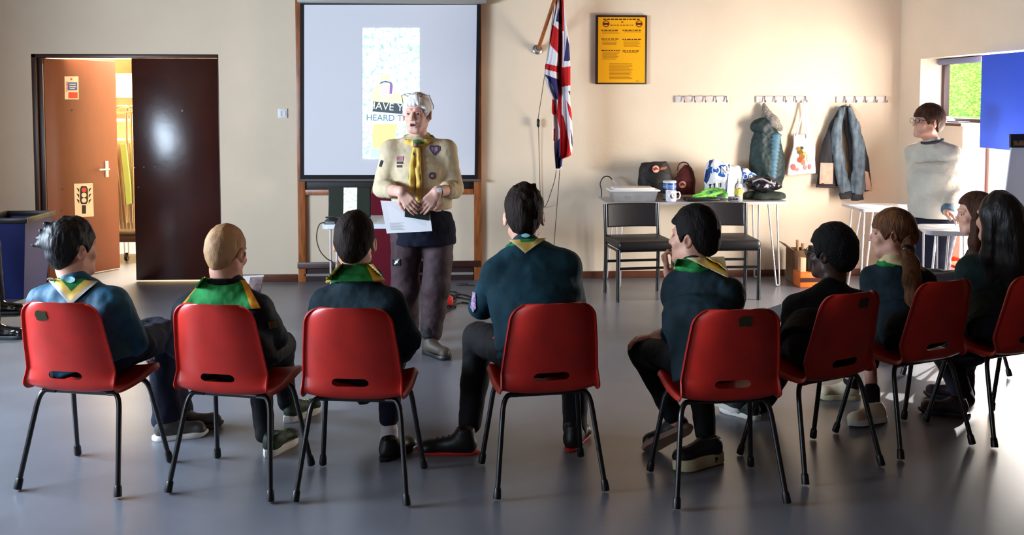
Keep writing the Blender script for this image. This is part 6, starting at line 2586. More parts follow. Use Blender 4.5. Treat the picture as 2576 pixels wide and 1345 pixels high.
decal('sleeve_badge', p.o, [(953, 418), (958, 420), (963, 404), (958, 402)], 6.0, ts, 0.004, mat('navy_badge', (40, 44, 62), 0.8, 0.2))
dl = decal('trouser_patch', p.o, rect(987, 651, 1006, 668), 6.0, lg, 0.006, M_BLACK)
decal('bird_mark', p.o, [(991, 664), (995, 658), (993, 655), (998, 656), (1003, 653), (1000, 659), (1000, 662), (996, 662), (994, 665)], 6.0, lg, 0.009, M_PAPER)
# watch and ring
wv, e = p.J['wrL'], p.J['elL']
d = nrm(wv - e)
b = MB()
b.lathe([(0.034, -0.008), (0.0365, -0.006), (0.0365, 0.006), (0.034, 0.008)], wv - d * 0.015, 20, 0, tuple(d))
wt = build('wrist_watch', b, M_METAL, p.o)
b = MB()
b.lathe([(0.0, 0.0), (0.015, 0.0), (0.015, 0.007), (0.0, 0.008)], wv - d * 0.015 + np.array([0.01, -0.036, 0.012]), 18, 0, (0.2, -0.9, 0.3))
build('watch_face', b, M_PAPER, wt)
# papers in her hands
b = MB()
q = [at(973, 587, 5.79), at(1087, 581, 5.79), at(1079, 512, 5.86), at(957, 504, 5.86)]
b.prism(q, (0, 0.0015, 0))
pp = tag(build('paper_sheets', b, M_PAPER), 'white sheets of paper held low by the white-haired woman', 'paper')
b = MB()
for i in range(7):
    v = 0.10 + 0.035 * i
    f = lambda u, v: q[0] * (1 - u) * (1 - v) + q[1] * u * (1 - v) + q[2] * u * v + q[3] * (1 - u) * v + np.array([0, -0.0012, 0])
    b.prism([f(0.10, v), f(0.40 - 0.04 * (i % 3), v), f(0.40 - 0.04 * (i % 3), v + 0.012), f(0.10, v + 0.012)], (0, 0.0006, 0))
build('faint_print', b, mat('faint_print', (176, 172, 172), 0.8, 0.1), pp)
b = MB()
q = [at(1018, 545, 5.797), at(1079, 555, 5.797), at(1083, 512, 5.833), at(1019, 506, 5.833)]
b.prism(q, (0, 0.004, 0))
tag(build('booklet', b, mat('dark_booklet', (34, 36, 34), 0.5, 0.3)), 'small dark booklet held by the white-haired woman over the white sheets', 'booklet')

# ---- K: woman in the white jumper
p = Fig(A_(dict(pelvis=(2352, 548, 6.84), chest=(2350, 440, 6.82), neck=(2345, 362, 6.82), head=(2333, 308, 6.82), shL=(2305, 386, 6.96), shR=(2394, 392, 6.74),
              elL=(2310, 480, 7.00), wrL=(2330, 540, 6.84), elR=(2408, 480, 6.72), wrR=(2383, 531, 6.54),
              hipL=(2325, 560, 6.90), hipR=(2378, 560, 6.80), knL=(2330, 650, 6.86), knR=(2362, 655, 6.80), anL=(2330, 780, 6.86), anR=(2366, 786, 6.80))),
        (-0.97, -0.10, 0.10), hs=0.98, k=1.08, kid=False, label='woman with short brown hair and glasses in a white jumper standing in profile')
hR = dict(wrist=p.J['wrR'], d=(0.30, -0.82, -0.33), pn=(-0.2, 0.3, -0.9), side=-1, curl=0.25, sc=1.0, spread=0.8)
hand_t = at(2395, 580, 6.36)
p.body(h=0.0055, hands=[hR])
p.eyes()
ts = p.top_sdf(hem=0.02, bulk=1.10, arm=1.08, rx=(0.155, 0.155, 0.160, 0.145), ry=(0.135, 0.135, 0.135, 0.10), sleeves=(1, 0.80), seed=51, wr=0.008, fr=10)
ts.plane(at(2350, 546, 6.82), (0, 0, -1), 0.008)
sdf_obj('jumper', ts, 0.007, mat('white_wool', (204, 196, 180), 0.9, 0.15, var=0.04, bump=0.5, bscale=90), p.o)
lg = p.leg_sdf(hipr=0.09, kneer=0.068, ankr=0.056, seed=16, wr=0.006)
sdf_obj('trousers', lg, 0.008, mat('midnight_trousers', (22, 24, 40), 0.8, 0.2, bump=0.25, bscale=30), p.o)
e, wv = p.J['elR'], p.J['wrR']
d = nrm(wv - e)
s = SDF(0.012).rc(wv - d * 0.060, wv - d * 0.020, 0.045, 0.046)
s.wrinkle(0.004, 45, 2)
sdf_obj('shirt_cuff', s, 0.006, mat('grey_blue_denim', (84, 104, 122), 0.8, 0.2, var=0.2, vscale=60), p.o)
b = MB()
b.lathe([(0.034, -0.007), (0.037, -0.005), (0.037, 0.005), (0.034, 0.007)], wv - d * 0.008, 18, 0, tuple(d))
build('bracelet', b, M_BLACK, p.o)
s = SDF(0.01)
nk = p.J['neck']
s.chain([nk + np.array([0.068 * cos(t), 0.068 * sin(t), 0.020 + 0.014 * cos(t)]) for t in np.linspace(0, 2 * pi, 20)], [0.010] * 20)
sdf_obj('shirt_collar', s, 0.006, mat('dark_check_collar', (58, 58, 62), 0.8, 0.2), p.o)
s = hair_sdf(p.J['head'], p.R, 1.0, top=0.026, side=0.022, nape=-0.062, fringe=0.030, side_z=0.0, tuft=0.005, seed=23, freq=42)
sdf_obj('hair', s, 0.005, H_BROWN, p.o)
glasses(p, mat('dark_glasses_frame', (40, 36, 36), 0.3, 0.5))
for sd, a_ in (('L', 0.0), ('R', 0.0)):
    f0 = p.J['an' + sd] * np.array([1, 1, 0]) + np.array([0.06, 0, 0])
    shoe(p.o, f0, (-0.95, -0.2, 0), length=0.255, mat_u=SHOE_B, mat_s=SHOE_B)

# ---- L: person mostly beyond the left edge, only shoes and trouser legs in view
s1, s2_ = fl(62, 855), fl(66, 792)
kx = s1[0] - 0.235
kf = s2_[0] - 0.235
CH['L'].location = (kx - 0.42, s1[1] + 0.15, 0)
CH['L'].rotation_euler = (0, 0, radians(-88))
p = Fig(dict(pelvis=(kx - 0.42, s1[1] + 0.15, 0.53), chest=(kx - 0.50, s1[1] + 0.15, 0.80), neck=(kx - 0.50, s1[1] + 0.15, 1.10), head=(kx - 0.48, s1[1] + 0.15, 1.28),
             shL=(kx - 0.50, s1[1] + 0.34, 1.02), shR=(kx - 0.50, s1[1] - 0.04, 1.02), elL=(kx - 0.42, s1[1] + 0.40, 0.76), wrL=(kx - 0.28, s1[1] + 0.30, 0.68),
             elR=(kx - 0.42, s1[1] - 0.08, 0.76), wrR=(kx - 0.28, s1[1] + 0.04, 0.68), hipL=(kx - 0.42, s1[1] + 0.26, 0.52), hipR=(kx - 0.42, s1[1] + 0.06, 0.52),
             knL=(kf - 0.03, s2_[1] + 0.02, 0.52), knR=(kx - 0.03, s1[1] + 0.04, 0.52), anL=(kf, s2_[1] + 0.03, 0.11), anR=(kx, s1[1] + 0.04, 0.11)),
        (1, 0.1, 0), hs=1.0, k=1.05, kid=False, chair='L', label='seated person at the left edge showing only dark trousers and polished black shoes')
p.body(h=0.008, hands=[dict(wrist=p.J['wrL'], d=(1, 0, -0.2), pn=(0, 0, -1), side=1, curl=0.3), dict(wrist=p.J['wrR'], d=(1, 0, -0.2), pn=(0, 0, -1), side=-1, curl=0.3)])
sdf_obj('jumper', p.top_sdf(hem=0.05, seed=61), 0.009, NAVYJ, p.o)
sdf_obj('trousers', p.leg_sdf(kneer=0.074, ankr=0.062, seed=17), 0.008, NAVYT, p.o)
p.hair(H_DARK, h=0.007, top=0.02, side=0.014)
PB_ = mat('polished_black_leather', (14, 13, 13), 0.15, 0.6)
shoe(p.o, (p.J['anR'][0] - 0.055, p.J['anR'][1], 0), (1, 0.02, 0), length=0.29, mat_u=PB_, mat_s=SHOE_B)
shoe(p.o, (p.J['anL'][0] - 0.055, p.J['anL'][1], 0), (1, 0.06, 0), length=0.29, mat_u=PB_, mat_s=SHOE_B)

# ================================================================== COATS AND BAG ON THE HOOKS
def WP(px, py, d):
    return at(px, py, WALL_Y - d)


GREENP = mat('dark_green_padded', (22, 40, 40), 0.55, 0.35, var=0.12, vscale=14, bump=0.35, bscale=26)
BLUEP = mat('blue_green_quilt', (62, 100, 116), 0.5, 0.4, var=0.1, vscale=20, bump=0.2, bscale=40)
GREYL = mat('grey_lining', (132, 124, 116), 0.8, 0.2, var=0.15, vscale=60)
X1 = (1, 0, 0)
s = SDF(0.03)
s.loft([(WP(1918, 300, 0.070), 0.045, 0.05, X1), (WP(1926, 345, 0.076), 0.130, 0.062, X1), (WP(1929, 400, 0.078), 0.160, 0.066, X1), (WP(1931, 450, 0.078), 0.158, 0.062, X1), (WP(1938, 480, 0.09), 0.110, 0.045, X1)])
s.wrinkle(0.012, 12, 3, (1.4, 1.4, 0.5))
s.wrinkle(0.004, 40, 4)
coat = sdf_obj('padded_coat', s, 0.007, GREENP)
tag(coat, 'dark green padded coat with hood hanging above the white and blue bag', 'coat')
cs_ = s
s = SDF(0.03)
s.ell(WP(1917, 318, 0.085), (0.105, 0.055, 0.075))
s.ell(WP(1934, 335, 0.085), (0.075, 0.05, 0.06))
s.wrinkle(0.008, 22, 5)
sdf_obj('hood', s, 0.006, GREENP, coat)
s = SDF(0.02)
s.chain([WP(1922, 262, 0.04), WP(1928, 285, 0.055), WP(1944, 305, 0.09), WP(1962, 322, 0.078)], [0.018, 0.042, 0.050, 0.030])
s.wrinkle(0.006, 30, 6, (1.5, 1.5, 0.6))
sdf_obj('grey_lining', s, 0.006, GREYL, coat)
s = SDF(0.014)
for i in range(12):
    y = 340 + 9.6 * i
    s.ell(WP(1953 - 0.9 * i, y, 0.132), (0.050 - 0.001 * i, 0.020, 0.021))
sdf_obj('quilted_panel', s, 0.005, BLUEP, coat)

TOTE = mat('white_canvas', (236, 226, 224), 0.85, 0.15, bump=0.15, bscale=80)
s = SDF(0.02)
s.loft([(WP(2021, 338, 0.045), 0.085, 0.018, X1), (WP(2020, 385, 0.06), 0.112, 0.030, X1), (WP(2017, 425, 0.06), 0.128, 0.032, X1), (WP(2016, 437, 0.05), 0.130, 0.020, X1)])
s.wrinkle(0.008, 14, 7, (1.4, 1.4, 0.6))
tote = sdf_obj('tote_bag', s, 0.006, TOTE)
tag(tote, 'white canvas tote bag printed with fruit hanging between the two coats', 'bag')
tt_ = s
b = MB()
b.tube(bez([WP(2024, 254, 0.05), WP(2018, 285, 0.05), WP(2010, 315, 0.05), WP(2003, 342, 0.06)]), 0.008, 8)
build('strap', b, TOTE, tote)
b = MB()
b.tube(bez([WP(2025, 254, 0.052), WP(2028, 290, 0.05), WP(2029, 320, 0.05), WP(2030, 348, 0.075)]), 0.008, 8)
build('strap', b, TOTE, tote)
for k, (poly, rgb) in enumerate([(disc(2013, 382, 7, 7), (120, 92, 40)), (disc(2017, 372, 5, 4), (70, 74, 40)), (disc(2009, 374, 5, 5), (170, 130, 60)), (disc(2018, 393, 7, 8), (160, 104, 52)), (disc(2012, 402, 6, 7), (166, 84, 52)),
                                 (disc(2021, 408, 5, 8), (190, 130, 90)), (disc(1996, 420, 6, 8), (214, 110, 100)), (disc(2005, 426, 5, 5), (220, 140, 130)), (disc(2026, 421, 4, 6), (222, 140, 130)), (disc(2037, 419, 4, 7), (214, 120, 112)),
                                 (disc(2033, 398, 3, 10), (226, 206, 150)), (disc(2024, 386, 4, 5), (196, 160, 90))]):
    decal('printed_fruit', tote, poly, WALL_Y - 0.06, tt_, 0.004 + 0.0002 * k, mat('print_%d' % k, rgb, 0.8, 0.1))

JGREY = mat('grey_blue_waxed', (84, 96, 104), 0.55, 0.3, var=0.14, vscale=16, bump=0.3, bscale=26)
JDARK = mat('charcoal_cloth', (40, 38, 40), 0.7, 0.25, bump=0.2, bscale=30)
JTAN = mat('tan_lining', (204, 164, 142), 0.75, 0.2, var=0.05, vscale=20)
s = SDF(0.02)
s.loft([(WP(2122, 268, 0.05), 0.024, 0.03, X1), (WP(2098, 330, 0.06), 0.065, 0.03, X1), (WP(2088, 400, 0.065), 0.100, 0.03, X1), (WP(2084, 468, 0.06), 0.108, 0.026, X1)])
s.loft([(WP(2128, 268, 0.05), 0.024, 0.03, X1), (WP(2145, 330, 0.06), 0.070, 0.03, X1), (WP(2160, 400, 0.065), 0.090, 0.03, X1), (WP(2170, 482, 0.06), 0.085, 0.026, X1)])
s.wrinkle(0.008, 16, 8, (1.6, 1.6, 0.4))
jk = sdf_obj('waxed_jacket', s, 0.006, JDARK)
tag(jk, 'grey blue jacket with tan lining hanging on the hooks nearest the corner', 'jacket')
js_ = s
for pts, sd in (([(2118, 270, 0.022, 0.026), (2106, 330, 0.042, 0.030), (2110, 400, 0.050, 0.034), (2124, 470, 0.055, 0.032), (2128, 484, 0.050, 0.028)], 1),
                ([(2136, 270, 0.022, 0.026), (2152, 330, 0.050, 0.032), (2160, 400, 0.064, 0.036), (2158, 470, 0.066, 0.034), (2156, 488, 0.060, 0.028)], 2)):
    s = SDF(0.02)
    s.loft([(WP(x, y, 0.095 + 0.004 * i), a_, c_, X1) for i, (x, y, a_, c_) in enumerate(pts)])
    s.wrinkle(0.014, 22, 8 + sd, (1.8, 1.2, 0.22))
    s.wrinkle(0.004, 50, 3 + sd, (1, 1, 0.4))
    sl_ = sdf_obj('sleeve', s, 0.006, JGREY, jk)
    s = SDF(0.02)
    x, y = pts[-1][:2]
    s.loft([(WP(x, y - 2, 0.112), 0.056, 0.030, X1), (WP(x + 1, y + 15, 0.108), 0.058, 0.028, X1)])
    s.wrinkle(0.008, 30, 4 + sd)
    sdf_obj('cuff', s, 0.006, JDARK, sl_)
s = SDF(0.012)
s.loft([(WP(2138, 262, 0.05), 0.012, 0.018, X1), (WP(2155, 292, 0.07), 0.036, 0.022, X1), (WP(2167, 322, 0.08), 0.040, 0.016, X1)])
sdf_obj('collar_lining', s, 0.005, JTAN, jk)
for nm_, poly in (('lining_patch', [(2061, 462), (2095, 463), (2097, 410), (2064, 409)]), ('lining_patch', [(2176, 430), (2184, 432), (2195, 480), (2178, 478)])):
    decal(nm_, jk, poly, WALL_Y - 0.06, js_, 0.006, JTAN)
b = MB()
b.tube([WP(2053, 468, 0.085), WP(2100, 470, 0.085)], 0.012, 8)
build('hem', b, mat('brown_hem', (58, 40, 40), 0.7, 0.2), jk)

# ================================================================== ON THE LONG TABLE
TT = LONGZ + 0.0006


def on_table(px, Y):
    return np.array([at(px, 500, Y)[0], Y, TT])


def hpx(n, Y):
    return n * Y / FPX


# clear box with white lid
Yc = 8.25
c0, c1 = on_table(1535, Yc)[0], on_table(1648, Yc)[0]
zl = 0.822
M_CLEAR = mat('frosted_plastic', (244, 244, 248), 0.18, 0.4, trans=0.75)
pb = thing('storage_box', ((c0 + c1) / 2, Yc, TT), 'clear plastic storage box with white lid at the left end of the long table', 'box')
b = MB()
v = []
for z, i in ((TT, 0.02), (zl, 0.0)):
    for q in (0.0, 0.004):
        j = i + q
        v += [(c0 + j, Yc - 0.12 + j, z + (0.004 if q and z == TT else 0)), (c1 - j, Yc - 0.12 + j, z + (0.004 if q and z == TT else 0)), (c1 - j, Yc + 0.12 - j, z + (0.004 if q and z == TT else 0)), (c0 + j, Yc + 0.12 - j, z + (0.004 if q and z == TT else 0))]
f = [(3, 2, 1, 0), (4, 5, 6, 7)]
for i in range(4):
    j = (i + 1) % 4
    f += [(i, j, 8 + j, 8 + i), (4 + j, 4 + i, 12 + i, 12 + j), (8 + i, 8 + j, 12 + j, 12 + i)]
b.add(v, f)
build('container', b, M_CLEAR, pb)
b = MB()
b.span(c0 - 0.02, c1 + 0.02, Yc - 0.132, Yc + 0.132, zl + 0.0005, zl + 0.014, 0.006)
b.span(c0 + 0.02, c1 - 0.02, Yc - 0.11, Yc + 0.11, zl + 0.010, zl + 0.030, 0.010)
build('lid', b, M_WHITE, pb)
for k, (px, rgb) in enumerate(((1578, (58, 58, 62)), (1605, (96, 96, 104)))):
    s = SDF(0.01)
    o_ = on_table(px, Yc - 0.04 + 0.05 * k)
    rn = random.Random(k)
    for q in range(5):
        s.rc(o_ + np.array([rn.uniform(-.03, .03), rn.uniform(-.03, .03), 0.022 + 0.010 * (q % 2)]), o_ + np.array([rn.uniform(-.03, .03), rn.uniform(-.03, .03), 0.024]), 0.012)
    s.plane(o_ + np.array([0, 0, 0.009]), (0, 0, -1))
    tag(sdf_obj('cable_bundle', s, 0.006, mat('bundle_%d' % k, rgb, 0.6, 0.3)), ['darker bundle inside the clear plastic box', 'greyer bundle inside the clear plastic box'][k], 'cable bundle')

# headset cable loop behind the box
b = MB()
Yh = 8.50
b.tube(bez([at(1513, 494, Yh) * np.array([1, 1, 0]) + np.array([0, 0, TT + 0.006]), at(1513, 478, Yh), at(1510, 462, Yh), at(1516, 448, Yh), at(1526, 443, Yh), at(1536, 447, Yh), at(1545, 460, Yh), at(1556, 472, Yh), at(1562, 486, Yh)]), [0.005] * 97, 8)
hd_ = tag(build('headset_cable', b, M_BLACK), 'black curved headset band standing behind the clear plastic box', 'headset')
b = MB()
b.tube([at(1540, 452, Yh - 0.01), at(1550, 464, Yh - 0.01), at(1560, 472, Yh - 0.01)], [0.008, 0.013, 0.009], 8)
build('earpiece', b, mat('pale_grey_pad', (180, 174, 168), 0.7, 0.2), hd_)

# black backpack
Yp = 8.485
z0_ = TT + 0.07


def pk(px, py):
    return at(px, py, Yp)


s = SDF(0.03)
zb = at(1648, 492, Yp) * np.array([1, 1, 0]) + np.array([0, 0, TT + 0.055])
s.loft([(zb, 0.150, 0.085, X1), (pk(1648, 455), 0.158, 0.090, X1), (pk(1646, 425), 0.140, 0.078, X1), (pk(1645, 408), 0.112, 0.060, X1)])
s.wrinkle(0.008, 14, 3)
s.plane((0, 0, TT + 0.006), (0, 0, -1))
bpk = sdf_obj('backpack', s, 0.007, mat('black_nylon', (26, 23, 22), 0.6, 0.3, var=0.1, bump=0.2, bscale=30))
tag(bpk, 'black backpack with round logo standing at the back of the long table', 'backpack')
kb = s
decal('flap', bpk, [(1608, 441), (1690, 438), (1684, 404), (1614, 404)], Yp - 0.1, kb, 0.006, mat('dark_brown_flap', (44, 26, 24), 0.6, 0.3))
decal('logo', bpk, disc(1650, 425, 9, 9), Yp - 0.1, kb, 0.012, mat('logo_pink', (222, 170, 150), 0.6, 0.2))
decal('logo_bird', bpk, [(1643, 424), (1651, 420), (1658, 427), (1650, 426), (1646, 430)], Yp - 0.1, kb, 0.016, mat('logo_red', (160, 50, 40), 0.6, 0.2))
decal('strap', bpk, [(1661, 427), (1676, 425), (1678, 418), (1662, 421)], Yp - 0.1, kb, 0.012, mat('tan_strap', (150, 92, 74), 0.6, 0.2))
decal('front_pocket', bpk, [(1622, 495), (1684, 495), (1682, 452), (1624, 452)], Yp - 0.1, kb, 0.008, mat('black_pocket', (20, 18, 18), 0.5, 0.3))

# small maroon backpack
Yq = 8.47
s = SDF(0.02)
zb = at(1722, 495, Yq) * np.array([1, 1, 0]) + np.array([0, 0, TT + 0.03])
s.loft([(zb, 0.095, 0.055, X1), (at(1722, 455, Yq), 0.098, 0.060, X1), (at(1722, 436, Yq), 0.082, 0.045, X1), (at(1714, 427, Yq), 0.055, 0.035, X1)])
s.wrinkle(0.008, 22, 5)
s.plane((0, 0, TT + 0.006), (0, 0, -1))
mbk = sdf_obj('small_backpack', s, 0.006, mat('maroon_canvas', (86, 34, 30), 0.75, 0.2, bump=0.25, bscale=40))
tag(mbk, 'small maroon backpack with a loop handle and round logo beside the black backpack', 'backpack')
b = MB()
b.tube(bez([at(1704, 430, Yq - 0.03), at(1708, 414, Yq - 0.03), at(1719, 408, Yq - 0.03), at(1731, 413, Yq - 0.03), at(1735, 432, Yq - 0.03)]), 0.006, 8)
build('handle', b, mat('dark_maroon_strap', (74, 34, 34), 0.7, 0.2), mbk)
decal('logo', mbk, disc(1717, 464, 9, 9), Yq - 0.1, s, 0.006, MATS['logo_pink'])
decal('logo_bird', mbk, [(1710, 463), (1718, 459), (1725, 466), (1717, 465), (1713, 469)], Yq - 0.1, s, 0.010, MATS['logo_red'])

# blue tin and white mug
o_ = on_table(1684, 8.27)
b = MB()
b.lathe([(0.0, 0.0), (0.055, 0.0), (0.056, 0.004), (0.056, 0.150), (0.055, 0.153)], o_, 32)
tin = build('tin', b, mat('blue_tin', (36, 70, 140), 0.35, 0.5))
tin.location = tin.location
tag(tin, 'blue tin with a pale lid standing behind the white mug', 'tin')
b = MB()
b.lathe([(0.0575, 0.150), (0.0578, 0.164), (0.052, 0.168), (0.0, 0.168)], o_, 32)
build('lid', b, mat('pale_tin_lid', (205, 210, 220), 0.3, 0.5), tin)
b = MB()
b.lathe([(0.0564, 0.01), (0.0564, 0.055)], o_, 32)
build('label_band', b, mat('pale_label', (176, 190, 206), 0.5, 0.3), tin)
b = MB()
for k in range(3):
    b.lathe([(0.0565, 0.105 + 0.012 * k), (0.0567, 0.109 + 0.012 * k)], o_, 32)
build('label_lines', b, mat('tin_line', (150, 176, 215), 0.5, 0.3), tin)
tin.children[-1]['kind'] = 'stuff'
o_ = on_table(1688, 8.135)
b = MB()
b.lathe([(0.0, 0.003), (0.036, 0.0), (0.043, 0.006), (0.045, 0.03), (0.045, 0.093), (0.0435, 0.095), (0.0415, 0.093), (0.0415, 0.012), (0.0, 0.010)], o_, 28)
mug = build('mug', b, mat('white_glaze', (236, 232, 236), 0.2, 0.5))
tag(mug, 'white mug with a dark round emblem at the front of the long table', 'mug')
b = MB()
b.tube(bez([o_ + np.array([0.043, -0.005, 0.080]), o_ + np.array([0.066, -0.01, 0.080]), o_ + np.array([0.076, -0.01, 0.055]), o_ + np.array([0.066, -0.01, 0.028]), o_ + np.array([0.043, -0.005, 0.022])]), 0.0055, 8)
build('handle', b, MATS['white_glaze'], mug)
b = MB()
pts = []
for t in np.linspace(0, 2 * pi, 20, endpoint=False):
    a = -pi / 2 + 0.02 + 0.42 * cos(t)
    pts.append(o_ + np.array([0.0458 * cos(a), 0.0458 * sin(a), 0.050 + 0.020 * sin(t)]))
b.add(pts, [tuple(range(20))])
build('emblem', b, mat('mug_emblem', (90, 62, 78), 0.5, 0.3), mug)

# flat black case with green lanyards on it
b = MB()
o_ = on_table(1764, 8.19)
b.box(o_ + np.array([0, 0, 0.012]), (0.28, 0.14, 0.024), 0.05, 0.006)
tag(build('laptop_case', b, M_BLACK), 'flat black case lying under the bright green lanyards', 'case')
# white and blue shopping bag
Yb = 8.36
out_ = [(1780, 500), (1775, 470), (1771, 432), (1771, 412), (1786, 400), (1812, 402), (1836, 406), (1868, 417), (1898, 425), (1911, 432), (1914, 446), (1898, 458), (1886, 474), (1880, 500)]
s = SDF(0.03)
for (xa, ya, xb, yb, ra, rb) in [(1795, 488, 1795, 422, 0.075, 0.070), (1820, 490, 1818, 425, 0.085, 0.070), (1845, 488, 1846, 432, 0.085, 0.065), (1862, 486, 1874, 440, 0.075, 0.055), (1872, 452, 1893, 446, 0.055, 0.040)]:
    s.rc(at(xa, ya, Yb), at(xb, yb, Yb), ra, rb)
s.wrinkle(0.014, 13, 9)
s.wrinkle(0.005, 34, 4)
s.cut(lambda p, q=cs_: -(q(p) - 0.022))
s.plane((0, 0, TT + 0.006), (0, 0, -1))
s.plane((0, WALL_Y - 0.19, 0), (0, 1, 0))
sbag = s
bag = sdf_obj('shopping_bag', s, 0.006, mat('white_woven_plastic', (232, 232, 236), 0.4, 0.4, bump=0.15, bscale=60))
tag(bag, 'large white and blue shopping bag with lettering lying on the long table', 'bag')
SBL = mat('bag_blue', (34, 92, 176), 0.45, 0.4)
SBD = mat('bag_dark_blue', (28, 62, 120), 0.45, 0.4)
lon = decal('blue_panel', bag, [(1773, 444), (1824, 445), (1827, 415), (1775, 411)], Yb - 0.1, s, 0.004, SBL)
decal('fold_strip', bag, [(1777, 462), (1786, 440), (1793, 402), (1785, 399), (1777, 425), (1771, 455)], Yb - 0.1, s, 0.0075, SBD)
decal('seam', bag, [(1825, 494), (1828, 494), (1837, 408), (1834, 408)], Yb - 0.1, s, 0.006, SBD)
decal('seam', bag, [(1871, 458), (1874, 458), (1868, 420), (1865, 420)], Yb - 0.1, s, 0.006, SBD)
decal('blue_panel', bag, [(1870, 462), (1891, 456), (1892, 434), (1868, 431)], Yb - 0.1, s, 0.004, SBL)
decal('blue_end', bag, [(1893, 455), (1901, 452), (1902, 441), (1893, 437)], Yb - 0.1, s, 0.004, mat('bag_sky_blue', (40, 130, 200), 0.45, 0.4))
LP = march(np.array([at(1805, 429, Yb - 0.2)]), np.array([ray(1805, 429)]), s, 0.012)[0]
drape_text(text('bag_lettering', 'LON', hpx(29, LP[1]), LP, (pi / 2, radians(-2), 0), M_WHITE, bag, 0.003), s, 0.0085)
LP = march(np.array([at(1880, 446, Yb - 0.2)]), np.array([ray(1880, 446)]), s, 0.012)[0]
drape_text(text('bag_lettering', 'DE', hpx(20, LP[1]), LP, (pi / 2, radians(12), 0), M_WHITE, bag, 0.003), s, 0.0085)
for k, (x, y) in enumerate([(1786, 468), (1797, 466), (1812, 465)]):
    decal('sport_symbol', bag, [(x - 2, y + 6), (x + 1, y + 6), (x + 2, y - 1), (x + 4 - k, y - 4), (x, y - 6), (x - 4 + k, y - 3), (x - 1, y)], Yb - 0.1, s, 0.004, M_INK)

LIME = mat('bright_green_ribbon', (116, 196, 76), 0.6, 0.3, var=0.12, vscale=30)
rn = random.Random(11)
s = SDF(0.008)
zt_ = TT + 0.026


def rib(pts, r=0.012):
    q = bez([on_table(x, Y) + np.array([0, 0, h]) for x, Y, h in pts], 5)
    s.chain(q, [r] * len(q))


rib([(1732, 8.16, 0.015), (1760, 8.17, 0.035), (1790, 8.19, 0.05), (1815, 8.22, 0.07), (1827, 8.26, 0.05), (1815, 8.2, 0.02), (1780, 8.15, 0.015), (1750, 8.15, 0.014)])
rib([(1765, 8.25, 0.06), (1785, 8.28, 0.085), (1810, 8.25, 0.085), (1826, 8.2, 0.05), (1822, 8.16, 0.018)], 0.014)
rib([(1745, 8.2, 0.04), (1775, 8.22, 0.055), (1800, 8.18, 0.03), (1770, 8.145, 0.015)])
s.plane((0, 0, TT + 0.030), (0, 0, -1))

s.wrinkle(0.003, 60, 2)
s.cut(lambda p, q=sbag: -(q(p) - 0.012))
tag(sdf_obj('lanyard_bundle', s, 0.005, LIME), 'heap of bright lime green lanyards in the middle of the long table', 'lanyards')


# bottle with yellow label
o_ = on_table(1858, 8.17)
b = MB()
b.lathe([(0.0, 0.0), (0.034, 0.0), (0.036, 0.006), (0.036, 0.120), (0.030, 0.142), (0.015, 0.160), (0.014, 0.178)], o_, 24)
bo = build('bottle', b, mat('clear_bottle', (230, 232, 225), 0.1, 0.5, trans=0.8))
tag(bo, 'clear bottle with yellow label in front of the shopping bag', 'bottle')
b = MB()
b.lathe([(0.0366, 0.055), (0.0366, 0.105)], o_, 24)
build('label', b, mat('yellow_label', (226, 200, 80), 0.6, 0.3), bo)
b = MB()
b.lathe([(0.0155, 0.170), (0.0155, 0.190), (0.0, 0.191)], o_, 18)
build('cap', b, M_WHITE, bo)
b = MB()
o_ = on_table(1846, 8.115)
b.box(o_ + np.array([0, 0, 0.021]), (0.09, 0.04, 0.042), 0.05, 0.006)
dv = build('small_speaker', b, mat('grey_case', (92, 92, 100), 0.45, 0.4))
tag(dv, 'small grey device with dark buttons at the front edge of the long table', 'device')
for k in range(3):
    b = MB()
    b.lathe([(0.008, 0), (0.008, 0.003), (0.0, 0.004)], o_ + np.array([-0.028 + 0.026 * k, -0.0225, 0.022]), 12, 0, (0.05, -1, 0))
    build('button', b, M_BLACK, dv)

# dark bundle and cloth at the right end
s = SDF(0.03)
for x, Y, h, r in [(1880, 8.30, 0.030, 0.040), (1905, 8.32, 0.026, 0.046), (1930, 8.30, 0.030, 0.046), (1955, 8.28, 0.024, 0.040), (1918, 8.22, 0.022, 0.040), (1945, 8.22, 0.02, 0.035)]:
    s.ell(on_table(x, Y) + np.array([0, 0, h]), (0.075, 0.06, r))
s.wrinkle(0.010, 20, 8)
s.plane((0, 0, TT + 0.006), (0, 0, -1))
s.cut(lambda p, q=sbag: -(q(p) - 0.012))
cl_ = sdf_obj('folded_cloth', s, 0.006, mat('olive_cloth', (48, 54, 48), 0.85, 0.15, bump=0.3, bscale=40))
tag(cl_, 'crumpled dark olive cloth at the right end of the long table', 'cloth')
sc2 = s
s = SDF(0.02)
for x, Y, h, r in [(1888, 8.28, 0.145, 0.050), (1905, 8.26, 0.150, 0.062), (1928, 8.26, 0.160, 0.058), (1945, 8.27, 0.130, 0.045), (1915, 8.24, 0.125, 0.05)]:
    s.ell(on_table(x, Y) + np.array([0, 0, h - 0.008]), (0.07, 0.065, r))
s.wrinkle(0.014, 18, 9)
s.wrinkle(0.006, 44, 3)
s.cut(lambda p, q=sc2: -(q(p) - 0.003))
s.cut(lambda p, q=sbag: -(q(p) - 0.036))
bn = sdf_obj('crumpled_jacket', s, 0.006, mat('black_shiny_nylon', (26, 24, 30), 0.28, 0.6, var=0.2, vscale=20))
tag(bn, 'crumpled shiny black jacket lying on the olive cloth', 'jacket')
b = MB()
b.tube(bez([at(1893, 456, 8.17), at(1915, 450, 8.16), at(1935, 458, 8.16), at(1950, 462, 8.19)]), 0.008, 8)
build('grey_highlight', b, mat('grey_highlight', (130, 126, 140), 0.5, 0.3), bn)  # raised grey line standing in for a highlight on the nylon

